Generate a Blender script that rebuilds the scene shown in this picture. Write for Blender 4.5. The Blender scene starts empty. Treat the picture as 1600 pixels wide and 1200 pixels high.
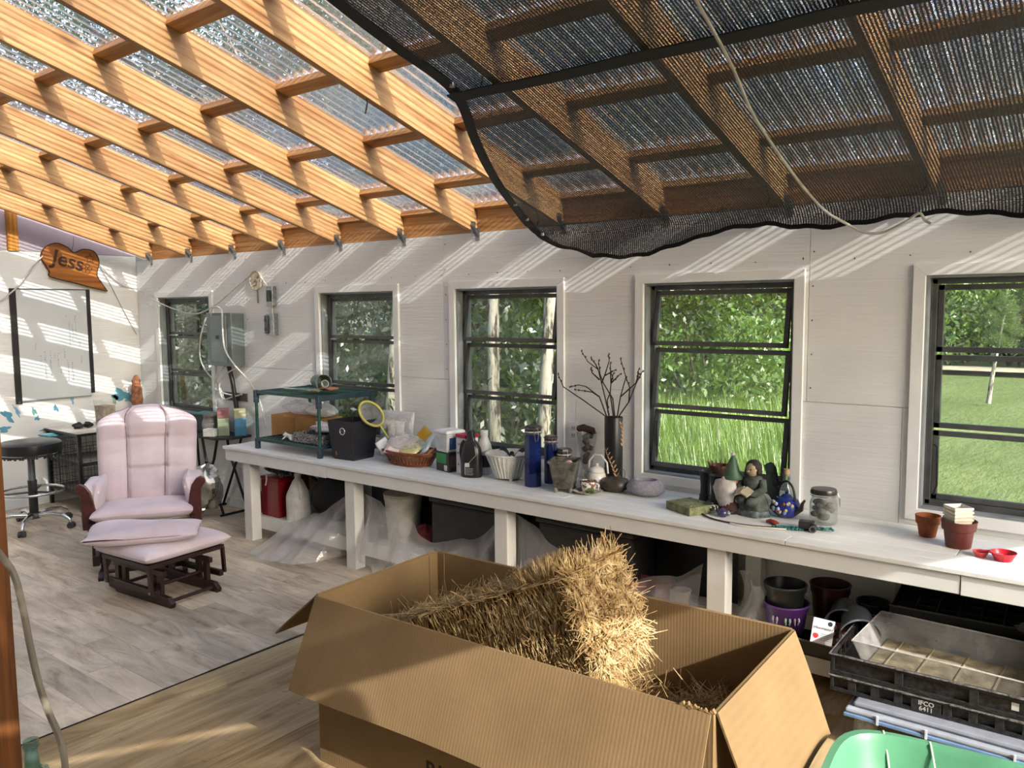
import bpy, bmesh, math, random
from mathutils import Vector, Matrix, Quaternion
random.seed(7)
sc = bpy.context.scene
C = sc.collection
PI = math.pi
R_ = math.radians
V = Vector

# ---------------------------------------------------------------- camera
cam = bpy.data.cameras.new('camera'); camo = bpy.data.objects.new('camera', cam); C.objects.link(camo)
cam.sensor_width = 36.0; cam.lens = 1267.87 / 1600 * 36.0; cam.clip_start = 0.02; cam.clip_end = 400
yaw, pitch, roll = 0.660545, 0.0916202, -0.00814295
fw = V((-math.sin(yaw), math.cos(yaw), 0)); rt = V((math.cos(yaw), math.sin(yaw), 0)); up = V((0, 0, 1))
f2 = fw * math.cos(pitch) - up * math.sin(pitch); u2 = up * math.cos(pitch) + fw * math.sin(pitch)
r3 = rt * math.cos(roll) + u2 * math.sin(roll); u3 = u2 * math.cos(roll) - rt * math.sin(roll)
m = Matrix((r3, u3, -f2)).transposed().to_4x4(); m.translation = V((0, 0, 1.85))
camo.matrix_world = m
sc.camera = camo

# ---------------------------------------------------------------- sky, sun, exposure
SUN = V((1.69, -0.42, 1.0)).normalized()
w = bpy.data.worlds.new('sky'); sc.world = w; w.use_nodes = True
nt = w.node_tree; nt.nodes.clear()
sky = nt.nodes.new('ShaderNodeTexSky'); sky.sky_type = 'NISHITA'; sky.sun_disc = False
sky.sun_elevation = math.asin(SUN.z); sky.sun_rotation = math.atan2(SUN.x, SUN.y)
sky.air_density = 1.0; sky.dust_density = 3.0; sky.ozone_density = 1.0
hs = nt.nodes.new('ShaderNodeHueSaturation'); hs.inputs['Saturation'].default_value = 0.95
bg = nt.nodes.new('ShaderNodeBackground'); bg.inputs['Strength'].default_value = 0.80
out = nt.nodes.new('ShaderNodeOutputWorld')
nt.links.new(sky.outputs[0], hs.inputs['Color']); nt.links.new(hs.outputs[0], bg.inputs[0]); nt.links.new(bg.outputs[0], out.inputs[0])
sl = bpy.data.lights.new('sun', 'SUN'); sl.energy = 5.2; sl.angle = R_(0.27); sl.color = (1.0, 0.965, 0.91)
so = bpy.data.objects.new('sun', sl); C.objects.link(so)
so.rotation_euler = SUN.to_track_quat('Z', 'Y').to_euler(); so.location = (12, -3, 9)
sc.view_settings.view_transform = 'Standard'; sc.view_settings.look = 'None'
sc.view_settings.exposure = 0.36; sc.view_settings.gamma = 1.0; sc.view_settings.use_curve_mapping = False
try:
    sc.cycles.max_bounces = 10; sc.cycles.diffuse_bounces = 5; sc.cycles.transparent_max_bounces = 24
    sc.cycles.sample_clamp_indirect = 6.0; sc.cycles.use_denoising = True
    sc.cycles.caustics_reflective = False; sc.cycles.caustics_refractive = False
except Exception:
    pass

# ---------------------------------------------------------------- mesh builder
class MB:
    def __init__(s): s.v = []; s.f = []; s.uv = None
    def add(s, vs, fs):
        n = len(s.v); s.v.extend([tuple(p) for p in vs]); s.f.extend([tuple(i + n for i in f) for f in fs]); return s
    def box(s, c, d, R=None, taper=1.0):
        if isinstance(R, (int, float)): R = Matrix.Rotation(R, 3, 'Z')
        x, y, z = d[0] / 2, d[1] / 2, d[2] / 2; c = V(c); t = taper
        P = [(-x*t, -y*t, -z), (x*t, -y*t, -z), (x*t, y*t, -z), (-x*t, y*t, -z), (-x, -y, z), (x, -y, z), (x, y, z), (-x, y, z)]
        P = [c + (R @ V(p) if R is not None else V(p)) for p in P]
        return s.add(P, [(3, 2, 1, 0), (4, 5, 6, 7), (0, 1, 5, 4), (1, 2, 6, 5), (2, 3, 7, 6), (3, 0, 4, 7)])
    def bb(s, a, b):   # box by two corners
        return s.box([(a[i] + b[i]) / 2 for i in range(3)], [abs(b[i] - a[i]) for i in range(3)])
    def bar(s, p0, p1, w, h, upv=(0, 0, 1)):
        p0, p1 = V(p0), V(p1); d = p1 - p0; L = d.length; y = d.normalized(); u = V(upv)
        if abs(y.dot(u)) > .98: u = V((1, 0, 0))
        x = y.cross(u).normalized(); z = x.cross(y)
        return s.box((p0 + p1) / 2, (w, L, h), Matrix((x, y, z)).transposed())
    def cyl(s, p0, p1, r0, r1=None, n=12, cap=True):
        r1 = r0 if r1 is None else r1
        p0, p1 = V(p0), V(p1); d = (p1 - p0).normalized(); q = d.to_track_quat('Z', 'Y')
        a = [q @ V((math.cos(2*PI*i/n), math.sin(2*PI*i/n), 0)) for i in range(n)]
        vs = [p0 + k*r0 for k in a] + [p1 + k*r1 for k in a]
        fs = [(i, (i+1) % n, n + (i+1) % n, n + i) for i in range(n)]
        if cap: fs += [tuple(range(n))[::-1], tuple(range(n, 2*n))]
        return s.add(vs, fs)
    def lathe(s, prof, n=20, c=(0, 0, 0), sx=1., sy=1., rz=0., fn=None):
        cx, cy, cz = c; vs = []; rings = []
        for r, z in prof:
            if r < 1e-5: vs.append((cx, cy, cz + z)); rings.append([len(vs) - 1])
            else:
                ring = []
                for i in range(n):
                    t = 2*PI*i/n + rz; rr = r * (fn(t, z) if fn else 1)
                    vs.append((cx + rr*math.cos(t)*sx, cy + rr*math.sin(t)*sy, cz + z)); ring.append(len(vs) - 1)
                rings.append(ring)
        fs = []
        for a, b in zip(rings, rings[1:]):
            if len(a) == 1 and len(b) == 1: continue
            for i in range(n):
                j = (i + 1) % n
                if len(a) == 1: fs.append((a[0], b[j], b[i]))
                elif len(b) == 1: fs.append((a[i], a[j], b[0]))
                else: fs.append((a[i], a[j], b[j], b[i]))
        return s.add(vs, fs)
    def ball(s, c, r, sc=(1, 1, 1), n=12, R=None):
        k = max(4, n // 2); vs = []; fs = []
        for j in range(k + 1):
            ph = PI*j/k
            for i in range(n):
                t = 2*PI*i/n; p = V((r*math.sin(ph)*math.cos(t)*sc[0], r*math.sin(ph)*math.sin(t)*sc[1], r*math.cos(ph)*sc[2]))
                if R is not None: p = R @ p
                vs.append(V(c) + p)
        for j in range(k):
            for i in range(n):
                a, b = j*n + i, j*n + (i+1) % n
                if j == 0: fs.append((a, a + n, b + n))
                elif j == k - 1: fs.append((a, a + n, b))
                else: fs.append((a, a + n, b + n, b))
        return s.add(vs, fs)
    def tube(s, pts, r, n=6, closed=False, cap=True):
        pts = [V(p) for p in pts]; N = len(pts); rs = r if isinstance(r, (list, tuple)) else [r]*N
        q = None; vs = []; prev = None
        for i, p in enumerate(pts):
            if closed: d = pts[(i+1) % N] - pts[i-1]
            else: d = pts[min(i+1, N-1)] - pts[max(i-1, 0)]
            d = d.normalized() if d.length > 1e-9 else V((0, 0, 1))
            if q is None: q = d.to_track_quat('Z', 'Y')
            else: q = prev.rotation_difference(d) @ q
            prev = d
            for k in range(n):
                t = 2*PI*k/n; vs.append(p + q @ V((math.cos(t)*rs[i], math.sin(t)*rs[i], 0)))
        fs = []
        for i in range(N if closed else N - 1):
            for k in range(n):
                a = i*n + k; b = i*n + (k+1) % n; j = (i+1) % N
                fs.append((a, b, j*n + (k+1) % n, j*n + k))
        if cap and not closed: fs += [tuple(range(n))[::-1], tuple(range((N-1)*n, N*n))]
        return s.add(vs, fs)
    def grid(s, fn, nu, nv, wrap=False, uvfn=None):
        n0 = len(s.v); vs = []; W = nu if wrap else nu + 1
        for j in range(nv + 1):
            for i in range(W): vs.append(fn(i/nu, j/nv))
        fs = []
        for j in range(nv):
            for i in range(nu):
                a = j*W + i; b = j*W + (i+1) % W
                fs.append((a, b, b + W, a + W))
        s.add(vs, fs)
        if uvfn: s.uv = [uvfn(i/nu, j/nv) for j in range(nv + 1) for i in range(W)]
        return s
    def prism(s, poly, t, M=None):   # polygon in local xy, extruded t along z
        n = len(poly); vs = [V((x, y, 0)) for x, y in poly] + [V((x, y, t)) for x, y in poly]
        if M is not None: vs = [M @ p for p in vs]
        fs = [tuple(range(n))[::-1], tuple(range(n, 2*n))] + [(i, (i+1) % n, n + (i+1) % n, n + i) for i in range(n)]
        return s.add(vs, fs)
    def xf(s, M):
        s.v = [tuple(M @ V(p)) for p in s.v]; return s
    def mesh(s, name, mat, smooth=None, recalc=True):
        me = bpy.data.meshes.new(name); me.from_pydata(s.v, [], s.f)
        if s.uv:
            l = me.uv_layers.new(name='uv')
            for lp in me.loops: l.data[lp.index].uv = s.uv[lp.vertex_index]
        if recalc:
            b = bmesh.new(); b.from_mesh(me); bmesh.ops.recalc_face_normals(b, faces=b.faces); b.to_mesh(me); b.free()
        if mat: me.materials.append(mat)
        if smooth is not None:
            me.polygons.foreach_set('use_smooth', [True]*len(me.polygons))
            if smooth < 179: me.set_sharp_from_angle(angle=R_(smooth))
        me.update()
        return me

def place(name, me, parent=None, loc=None, rot=None, bevel=0, seg=2, kind=None):
    o = bpy.data.objects.new(name, me); C.objects.link(o)
    if parent is not None: o.parent = parent
    if loc is not None: o.location = loc
    if rot is not None: o.rotation_euler = rot
    if bevel:
        b = o.modifiers.new('bevel', 'BEVEL'); b.width = bevel; b.segments = seg; b.limit_method = 'ANGLE'; b.angle_limit = R_(40)
    if kind: o['kind'] = kind
    return o

def obj(name, mb, mat, parent=None, smooth=None, bevel=0, seg=2, loc=None, rot=None, kind=None, label=None, recalc=True):
    o = place(name, mb.mesh(name, mat, smooth, recalc), parent, loc, rot, bevel, seg, kind)
    if label: o['label'] = label
    return o

def thing(name, label, cat, loc=(0, 0, 0), rz=0, group=None):
    o = bpy.data.objects.new(name, None); C.objects.link(o); o.empty_display_size = .05
    o.location = loc; o.rotation_euler = (0, 0, rz); o['label'] = label; o['category'] = cat
    if group: o['group'] = group
    return o

def tag(o, label, cat, group=None):
    o['label'] = label; o['category'] = cat
    if group: o['group'] = group
    return o

def struct(name, loc=(0, 0, 0)):
    o = bpy.data.objects.new(name, None); C.objects.link(o); o.empty_display_size = .05; o.location = loc; o['kind'] = 'structure'
    return o

def dup(root, loc, rz=None, label=None, group=None, scale=None):
    r = root.copy(); C.objects.link(r); r.location = loc
    if rz is not None: r.rotation_euler = (0, 0, rz)
    if label: r['label'] = label
    if group: r['group'] = group
    if scale: r.scale = scale
    for ch in list(root.children):
        c = ch.copy(); C.objects.link(c); c.parent = r
        for g in ch.children:
            d = g.copy(); C.objects.link(d); d.parent = c
    return r

def text(name, s, size, mat, parent, loc, rot, extrude=.0006, align='CENTER'):
    cu = bpy.data.curves.new(name, 'FONT'); cu.body = s; cu.size = size; cu.extrude = extrude; cu.align_x = align; cu.align_y = 'CENTER'
    cu.resolution_u = 3; cu.offset = size*.02
    tmp = bpy.data.objects.new('tmp', cu); C.objects.link(tmp); cu.materials.append(mat)
    bpy.context.view_layer.update(); me = bpy.data.meshes.new_from_object(tmp.evaluated_get(bpy.context.evaluated_depsgraph_get()))
    bpy.data.objects.remove(tmp); o = bpy.data.objects.new(name, me); C.objects.link(o)
    o.parent = parent; o.location = loc; o.rotation_euler = rot
    return o

# ---------------------------------------------------------------- materials
def c4(c): return (c[0], c[1], c[2], 1.0)
def hx(h):   # sRGB hex to linear
    h = h.lstrip('#'); o = []
    for i in (0, 2, 4):
        x = int(h[i:i+2], 16)/255; o.append(x/12.92 if x <= .04045 else ((x + .055)/1.055)**2.4)
    return tuple(o)
def col(c): return hx(c) if isinstance(c, str) else c

class NT:
    def __init__(s, name):
        s.m = bpy.data.materials.new(name); s.m.use_nodes = True; s.t = s.m.node_tree; s.t.nodes.clear()
        s.out = s.n('ShaderNodeOutputMaterial')
    def n(s, typ, **kw):
        nd = s.t.nodes.new(typ)
        for k, v in kw.items():
            if k.startswith('i_'): nd.inputs[k[2:].replace('_', ' ')].default_value = v
            else: setattr(nd, k, v)
        return nd
    def l(s, a, b): s.t.links.new(a, b)
    def coords(s, scale=(1, 1, 1), kind='Object', rot=(0, 0, 0), rnd=0):
        tc = s.n('ShaderNodeTexCoord'); mp = s.n('ShaderNodeMapping'); mp.inputs['Scale'].default_value = scale; mp.inputs['Rotation'].default_value = rot
        s.l(tc.outputs[kind], mp.inputs['Vector'])
        if rnd:
            oi = s.n('ShaderNodeObjectInfo'); mu = s.n('ShaderNodeMath', operation='MULTIPLY'); mu.inputs[1].default_value = rnd
            s.l(oi.outputs['Random'], mu.inputs[0]); s.l(mu.outputs[0], mp.inputs['Location'])
        return mp.outputs[0]
    def noise(s, vec, scale=5, detail=4, rough=.55, dist=0):
        n = s.n('ShaderNodeTexNoise'); n.inputs['Scale'].default_value = scale; n.inputs['Detail'].default_value = detail
        n.inputs['Roughness'].default_value = rough; n.inputs['Distortion'].default_value = dist
        if vec is not None: s.l(vec, n.inputs['Vector'])
        return n.outputs[0]
    def ramp(s, fac, stops, interp='LINEAR'):
        r = s.n('ShaderNodeValToRGB'); e = r.color_ramp; e.interpolation = interp
        while len(e.elements) < len(stops): e.elements.new(.5)
        for el, (p, c) in zip(e.elements, stops):
            el.position = p; el.color = c4(col(c)) if not isinstance(c, (int, float)) else (c, c, c, 1)
        s.l(fac, r.inputs[0]); return r.outputs[0]
    def mix(s, fac, a, b, blend='MIX'):
        n = s.n('ShaderNodeMix', data_type='RGBA', blend_type=blend)
        for k, x in ((0, fac), (6, a), (7, b)):
            if isinstance(x, (int, float)): n.inputs[k].default_value = x
            elif isinstance(x, (tuple, str)): n.inputs[k].default_value = c4(col(x))
            else: s.l(x, n.inputs[k])
        return n.outputs[2]
    def math(s, op, a, b=0.0, clamp=False):
        n = s.n('ShaderNodeMath', operation=op); n.use_clamp = clamp
        for k, x in ((0, a), (1, b)):
            if isinstance(x, (int, float)): n.inputs[k].default_value = x
            else: s.l(x, n.inputs[k])
        return n.outputs[0]
    def bump(s, h, strength=.3, dist=.01):
        n = s.n('ShaderNodeBump'); n.inputs['Strength'].default_value = strength; n.inputs['Distance'].default_value = dist
        s.l(h, n.inputs['Height']); return n.outputs[0]
    def bsdf(s, base, rough=.5, metal=0, spec=.5, nrm=None, **kw):
        p = s.n('ShaderNodeBsdfPrincipled')
        for k, x in (('Base Color', base), ('Roughness', rough), ('Metallic', metal), ('Specular IOR Level', spec)):
            if isinstance(x, (int, float)): p.inputs[k].default_value = x
            elif isinstance(x, (tuple, str)): p.inputs[k].default_value = c4(col(x))
            else: s.l(x, p.inputs[k])
        for k, x in kw.items(): p.inputs[k.replace('_', ' ')].default_value = x
        if nrm is not None: s.l(nrm, p.inputs['Normal'])
        return p.outputs[0]
    def end(s, sh): s.l(sh, s.out.inputs[0]); return s.m

_cache = {}
def M(base, rough=.5, metal=0, spec=.4, var=.12, scale=12, bump=0, bscale=60, name=None):
    """plain stuff with slight natural mottling"""
    k = (base, rough, metal, spec, var, scale, bump, bscale)
    if k in _cache: return _cache[k]
    t = NT(name or 'paint'); b = col(base)
    v = t.coords(rnd=7.3); n = t.noise(v, scale, 3)
    lo = tuple(x*(1 - var*2) for x in b); hi = tuple(min(1, x*(1 + var)) for x in b)
    cc = t.ramp(n, [(.3, lo), (.7, hi)])
    nr = t.bump(t.noise(v, bscale, 3), bump, .004) if bump else None
    _cache[k] = t.end(t.bsdf(cc, rough, metal, spec, nr)); return _cache[k]

def wood(name, light, dark, along='Y', grain=26, rough=.55, knots=True, spec=.3, rnd=.18, streak=1.0):
    t = NT(name); st = {'X': (.045, 1, 1), 'Y': (1, .045, 1), 'Z': (1, 1, .045)}[along]
    v = t.coords(st, rnd=9.7); n1 = t.noise(v, grain, 5, .6, .6); n2 = t.noise(v, grain*4, 3, .5)
    g = t.math('ADD', t.math('MULTIPLY', n1, .75), t.math('MULTIPLY', n2, .25))
    cc = t.ramp(g, [(.34, dark), (.62, light)])
    if knots:
        kv = t.coords({'X': (.35, 1, 1), 'Y': (1, .35, 1), 'Z': (1, 1, .35)}[along], rnd=5.1)
        vo = t.n('ShaderNodeTexVoronoi'); vo.inputs['Scale'].default_value = 3.2; t.l(kv, vo.inputs['Vector'])
        kf = t.ramp(vo.outputs['Distance'], [(.03, 1.0), (.10, 0.0)])
        d2 = tuple(x*.35 for x in col(dark)); cc = t.mix(t.math('MULTIPLY', kf, .75), cc, d2)
    oi = t.n('ShaderNodeObjectInfo')
    br = t.math('ADD', t.math('MULTIPLY', oi.outputs['Random'], rnd*2), 1 - rnd)
    hsv = t.n('ShaderNodeHueSaturation'); t.l(cc, hsv.inputs['Color']); t.l(br, hsv.inputs['Value'])
    return t.end(t.bsdf(hsv.outputs[0], rough, 0, spec, t.bump(g, .25, .003)))

def thin_glass(name, tint=(.95, .97, .97), haze=.04, hazecol=(.8, .8, .8), gl=1.0, tilt=0):
    t = NT(name); tr = t.n('ShaderNodeBsdfTransparent'); tr.inputs[0].default_value = c4(tint)
    g = t.n('ShaderNodeBsdfGlossy'); g.inputs['Roughness'].default_value = .03
    d = t.n('ShaderNodeBsdfDiffuse'); d.inputs[0].default_value = c4(hazecol)
    lw = t.n('ShaderNodeLayerWeight'); lw.inputs[0].default_value = .5
    fr = t.math('ADD', t.math('MULTIPLY', t.math('POWER', lw.outputs['Facing'], 4.0), .9), .04, True)
    v = t.coords(); hz = t.math('MULTIPLY', t.ramp(t.noise(v, 6, 5, .6), [(.35, .25), (.75, 1.6)]), haze)
    a = t.n('ShaderNodeMixShader'); t.l(hz, a.inputs[0]); t.l(tr.outputs[0], a.inputs[1]); t.l(d.outputs[0], a.inputs[2])
    b = t.n('ShaderNodeMixShader'); t.l(t.math('MULTIPLY', fr, gl, True), b.inputs[0]); t.l(a.outputs[0], b.inputs[1]); t.l(g.outputs[0], b.inputs[2])
    return t.end(b.outputs[0])

def film(name, alpha, white=(.85, .85, .85), fold=18):
    """thin cloudy plastic sheeting / bags"""
    t = NT(name); tr = t.n('ShaderNodeBsdfTransparent')
    d = t.n('ShaderNodeBsdfDiffuse'); d.inputs[0].default_value = c4(white)
    tl = t.n('ShaderNodeBsdfTranslucent'); tl.inputs[0].default_value = c4(white)
    g = t.n('ShaderNodeBsdfGlossy'); g.inputs['Roughness'].default_value = .18
    v = t.coords(); nb = t.bump(t.noise(v, fold, 4, .6), .6, .02)
    for x in (d, tl, g): t.l(nb, x.inputs['Normal'])
    a = t.n('ShaderNodeMixShader'); a.inputs[0].default_value = .45; t.l(d.outputs[0], a.inputs[1]); t.l(tl.outputs[0], a.inputs[2])
    b = t.n('ShaderNodeMixShader'); b.inputs[0].default_value = .22; t.l(a.outputs[0], b.inputs[1]); t.l(g.outputs[0], b.inputs[2])
    lw = t.n('ShaderNodeLayerWeight'); lw.inputs[0].default_value = .35
    f = t.math('ADD', t.math('MULTIPLY', lw.outputs['Facing'], .5), alpha, True)
    f = t.math('MULTIPLY', f, t.ramp(t.noise(v, fold*.6, 3), [(.3, .75), (.7, 1.0)]))
    c = t.n('ShaderNodeMixShader'); t.l(f, c.inputs[0]); t.l(tr.outputs[0], c.inputs[1]); t.l(b.outputs[0], c.inputs[2])
    return t.end(c.outputs[0])
# ---------------------------------------------------------------- special materials
def m_wallboard():
    t = NT('white_painted_plywood'); v = t.coords((.35, .35, 9), rnd=4.4)
    g = t.noise(v, 7, 5, .65, .4); v2 = t.coords((1, 1, 1)); n = t.noise(v2, 2.2, 3)
    cc = t.ramp(n, [(.3, (.675, .69, .67)), (.7, (.755, .77, .75))])
    gr = t.ramp(g, [(.42, .0), (.62, 1.0)])
    return t.end(t.bsdf(cc, .42, 0, .4, t.bump(gr, .35, .0035)))
def m_white(name, c=(.745, .76, .74), rough=.4, along='X'):
    t = NT(name); st = {'X': (.06, 1, 1), 'Y': (1, .06, 1), 'Z': (1, 1, .06)}[along]
    g = t.noise(t.coords(st, rnd=3.3), 30, 4, .6); n = t.noise(t.coords((1, 1, 1), rnd=2), 4, 4)
    cc = t.ramp(n, [(.25, tuple(x*.86 for x in c)), (.7, c)])
    return t.end(t.bsdf(cc, rough, 0, .4, t.bump(g, .18, .002)))
def m_ply():
    t = NT('bare_plywood'); v = t.coords((1, .16, 1), rnd=8.1)
    g = t.noise(v, 5, 6, .62, 1.6); n2 = t.noise(t.coords((1, .03, 1)), 60, 3)
    cc = t.ramp(g, [(.28, '#735b3b'), (.43, '#a58c63'), (.60, '#bfa880'), (.75, '#8d744f')])
    cc = t.mix(t.math('MULTIPLY', t.ramp(n2, [(.4, .0), (.7, 1.)]), .25), cc, '#5a4329')
    vo = t.n('ShaderNodeTexVoronoi'); vo.inputs['Scale'].default_value = 3.4; t.l(t.coords((1, .55, 1), rnd=3.3), vo.inputs['Vector'])
    kn = t.ramp(vo.outputs['Distance'], [(.03, 1.), (.11, 0.)]); cc = t.mix(t.math('MULTIPLY', kn, .7), cc, '#4a351f')
    st = t.noise(t.coords(), 1.3, 4); cc = t.mix(t.math('MULTIPLY', t.ramp(st, [(.45, 0.), (.75, 1.)]), .35), cc, '#6b5a42')
    return t.end(t.bsdf(cc, .7, 0, .25, t.bump(g, .15, .003)))
def m_vinyl():
    t = NT('printed_plank_vinyl'); v = t.coords((1, 1, 1))
    br = t.n('ShaderNodeTexBrick'); t.l(v, br.inputs['Vector'])
    br.offset = .37; br.inputs['Scale'].default_value = 1.0; br.inputs['Brick Width'].default_value = 1.05; br.inputs['Row Height'].default_value = .165
    br.inputs['Mortar Size'].default_value = .0022; br.inputs['Mortar Smooth'].default_value = .4; br.inputs['Bias'].default_value = 0
    br.inputs['Color1'].default_value = (0, 0, 0, 1); br.inputs['Color2'].default_value = (1, 1, 1, 1); br.inputs['Mortar'].default_value = (.35, .35, .35, 1)
    sep = t.math('MULTIPLY', br.outputs['Color'], 1.0)
    vv = t.n('ShaderNodeVectorMath', operation='ADD'); mp = t.coords((.22, 1, 1)); t.l(mp, vv.inputs[0])
    cm = t.n('ShaderNodeCombineXYZ'); t.l(t.math('MULTIPLY', sep, 13.), cm.inputs[0]); t.l(t.math('MULTIPLY', sep, 5.), cm.inputs[1]); t.l(cm.outputs[0], vv.inputs[1])
    g = t.noise(vv.outputs[0], 9, 7, .66, 1.2)
    cc = t.ramp(g, [(.28, '#8f8069'), (.45, '#bbad97'), (.62, '#d3c7b1'), (.78, '#b0a189')])
    tint = t.ramp(sep, [(0, (.74, .72, .70)), (.5, (.9, .89, .88)), (1, (1.06, 1.03, 1.0))]); cc = t.mix(1.0, cc, tint, 'MULTIPLY')
    cc = t.mix(t.math('MULTIPLY', br.outputs['Fac'], .28), cc, '#5e5347')
    d = t.noise(t.coords(), 1.1, 5, .6); cc = t.mix(t.math('MULTIPLY', t.ramp(d, [(.5, 0.), (.78, 1.)]), .4), cc, '#7d6d5a')
    return t.end(t.bsdf(cc, .48, 0, .35, t.bump(g, .06, .002)))
def m_card():
    t = NT('brown_cardboard'); v = t.coords((1, 1, 1))
    wv = t.n('ShaderNodeTexWave'); wv.bands_direction = 'X'; wv.inputs['Scale'].default_value = 24; wv.inputs['Distortion'].default_value = .4
    wv.inputs['Detail'].default_value = 1; t.l(v, wv.inputs['Vector'])
    n = t.noise(v, 3, 4); n2 = t.noise(v, 90, 2)
    cc = t.ramp(n, [(.3, '#826b4b'), (.7, '#937a57')]); cc = t.mix(t.math('MULTIPLY', n2, .22), cc, '#685236')
    cc = t.mix(t.math('MULTIPLY', wv.outputs['Color'], .10), cc, '#604b30')
    return t.end(t.bsdf(cc, .75, 0, .2, t.bump(wv.outputs['Color'], .18, .002)))
def m_poly():
    t = NT('clear_corrugated_polycarbonate'); v = t.coords((1, 1, 1), rnd=6)
    tr = t.n('ShaderNodeBsdfTransparent'); tr.inputs[0].default_value = (.95, .96, .96, 1)
    g = t.n('ShaderNodeBsdfGlossy'); g.inputs['Roughness'].default_value = .08; g.inputs[0].default_value = (.9, .92, .93, 1)
    tl = t.n('ShaderNodeBsdfTranslucent'); tl.inputs[0].default_value = (.5, .52, .52, 1)
    nb = t.bump(t.noise(t.coords((1, .5, 1)), 22, 4, .65), .35, .02)
    t.l(nb, g.inputs['Normal'])
    mx = t.n('ShaderNodeMixShader'); mx.inputs[0].default_value = .22; t.l(g.outputs[0], mx.inputs[1]); t.l(tl.outputs[0], mx.inputs[2])
    lw = t.n('ShaderNodeLayerWeight'); lw.inputs[0].default_value = .5
    f = t.ramp(lw.outputs['Facing'], [(.05, .02), (.13, .18), (.24, .86), (.60, .86), (.76, .26), (.97, .58)])
    f = t.math('ADD', f, t.math('MULTIPLY', t.ramp(t.noise(v, 14, 6, .7), [(.5, 0.), (.72, 1.)]), .35), True)
    a = t.n('ShaderNodeMixShader'); t.l(f, a.inputs[0]); t.l(tr.outputs[0], a.inputs[1]); t.l(mx.outputs[0], a.inputs[2])
    return t.end(a.outputs[0])
def m_net():
    t = NT('black_knitted_shade_cloth'); v = t.coords((1, 1, 1), 'UV')
    sp = t.n('ShaderNodeSeparateXYZ'); t.l(v, sp.inputs[0])
    nz = t.noise(t.coords((60, 160, 1), 'UV'), 1, 2); 
    fu = t.math('FRACT', t.math('ADD', t.math('DIVIDE', sp.outputs[0], .0135), t.math('MULTIPLY', nz, .35)))
    rib = t.math('LESS_THAN', t.math('ABSOLUTE', t.math('SUBTRACT', fu, .5)), .27)
    zz = t.noise(t.coords((130, 260, 1), 'UV'), 1, 2, .7, .5)
    fv = t.math('FRACT', t.math('ADD', t.math('DIVIDE', sp.outputs[1], .0075), t.math('MULTIPLY', zz, 2.4)))
    thr = t.math('LESS_THAN', fv, .61)
    s = t.math('MAXIMUM', rib, thr)
    tr = t.n('ShaderNodeBsdfTransparent')
    d = t.bsdf((.022, .022, .022), .5, 0, .5)
    a = t.n('ShaderNodeMixShader'); t.l(s, a.inputs[0]); t.l(tr.outputs[0], a.inputs[1]); t.l(d, a.inputs[2])
    return t.end(a.outputs[0])
WALLM = m_wallboard(); WHITE_X = m_white('white_painted_lumber'); WHITE_Z = m_white('white_painted_post', along='Z'); TRIMM = m_white('white_trim', (.78, .795, .775), .3)
PLY = m_ply(); VINYL = m_vinyl(); CARD = m_card(); POLY = m_poly(); NET = m_net()
FIR = wood('douglas_fir', '#c29a68', '#8f5f36', 'Y', 30, .55, True, .3, .14)
FIRX = wood('douglas_fir_cross', '#c39560', '#925c33', 'X', 30, .55, True, .3, .14)
FIRZ = wood('douglas_fir_upright', '#d0923f', '#8f5a20', 'Z', 26, .55, True, .3, .1)
GALV = M('#9aa1a4', .35, .9, .5, .2, 60)
DARKAL = M((.088, .093, .093), .45, .3, .5, .2, 8)
JAMB = M((.24, .26, .27), .45, .2, .5, .12, 8)
GLASS = thin_glass('dusty_window_glass', (.86, .90, .88), .055, (.55, .56, .54))
BLACK = M((.012, .012, .013), .45)
BLACKP = M((.016, .016, .017), .35, 0, .5)
CHROME = M((.62, .62, .62), .16, 1.0, .5, .05)

YW, XW, ZT = 4.377, -8.39, 2.385
SL = .2924; AN = math.atan(SL)
def zb(y): return ZT + SL*(YW - y)

# ---------------------------------------------------------------- floor
fl = struct('floor')
obj('subfloor', MB().bb((-8.5, -2.2, -.16), (4.2, 4.5, -.013)), M('#5a4630', .9), fl)
for i, x in enumerate((-4.10, -2.88, -1.66, -.44, .78, 2.0, 3.22)):
    for (y0, y1) in ((-2.1, .34), (.343, 2.78 + .9), (3.683, 4.37)):
        obj('plywood_sheet', MB().bb((x + .0025, y0, -.012), (x + 1.2175, y1, 0)), PLY, fl)
vs = MB()
def vf(u, v):
    x = XW + .01 + u*(-3.726 - XW - .01); y = -1.4 + v*(YW - .005 + 1.4)
    e = max(0, (x + 3.95)/.22)
    return (x, y, .004 + .006*e*e*(.5 + .5*math.sin(y*2.1 + 1)) + .0012*math.sin(x*3 + y*2))
vs.grid(vf, 60, 40)
n = len(vs.v); vs.v += [(x, y, .0005) for x, y, z in vs.v[:n]]
W = 61
vs.f += [(a + n, d + n, c + n, b + n) for a, b, c, d in list(vs.f)]
for i in range(60):
    vs.f += [(i, i + n, i + 1 + n, i + 1), (40*W + i + 1, 40*W + i + 1 + n, 40*W + i + n, 40*W + i)]
for j in range(40):
    vs.f += [(j*W, (j+1)*W, (j+1)*W + n, j*W + n), (j*W + 60 + n, (j+1)*W + 60 + n, (j+1)*W + 60, j*W + 60)]
obj('vinyl_sheet', vs, VINYL, fl, smooth=30)
obj('vinyl_edge_shade', MB().bb((-3.7255, -1.4, .0003), (-3.7165, YW - .02, .0035)), M('#1d1612', .9), fl)  # dark strip paints the lip's shadow along with the vinyl's dark backing

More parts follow.
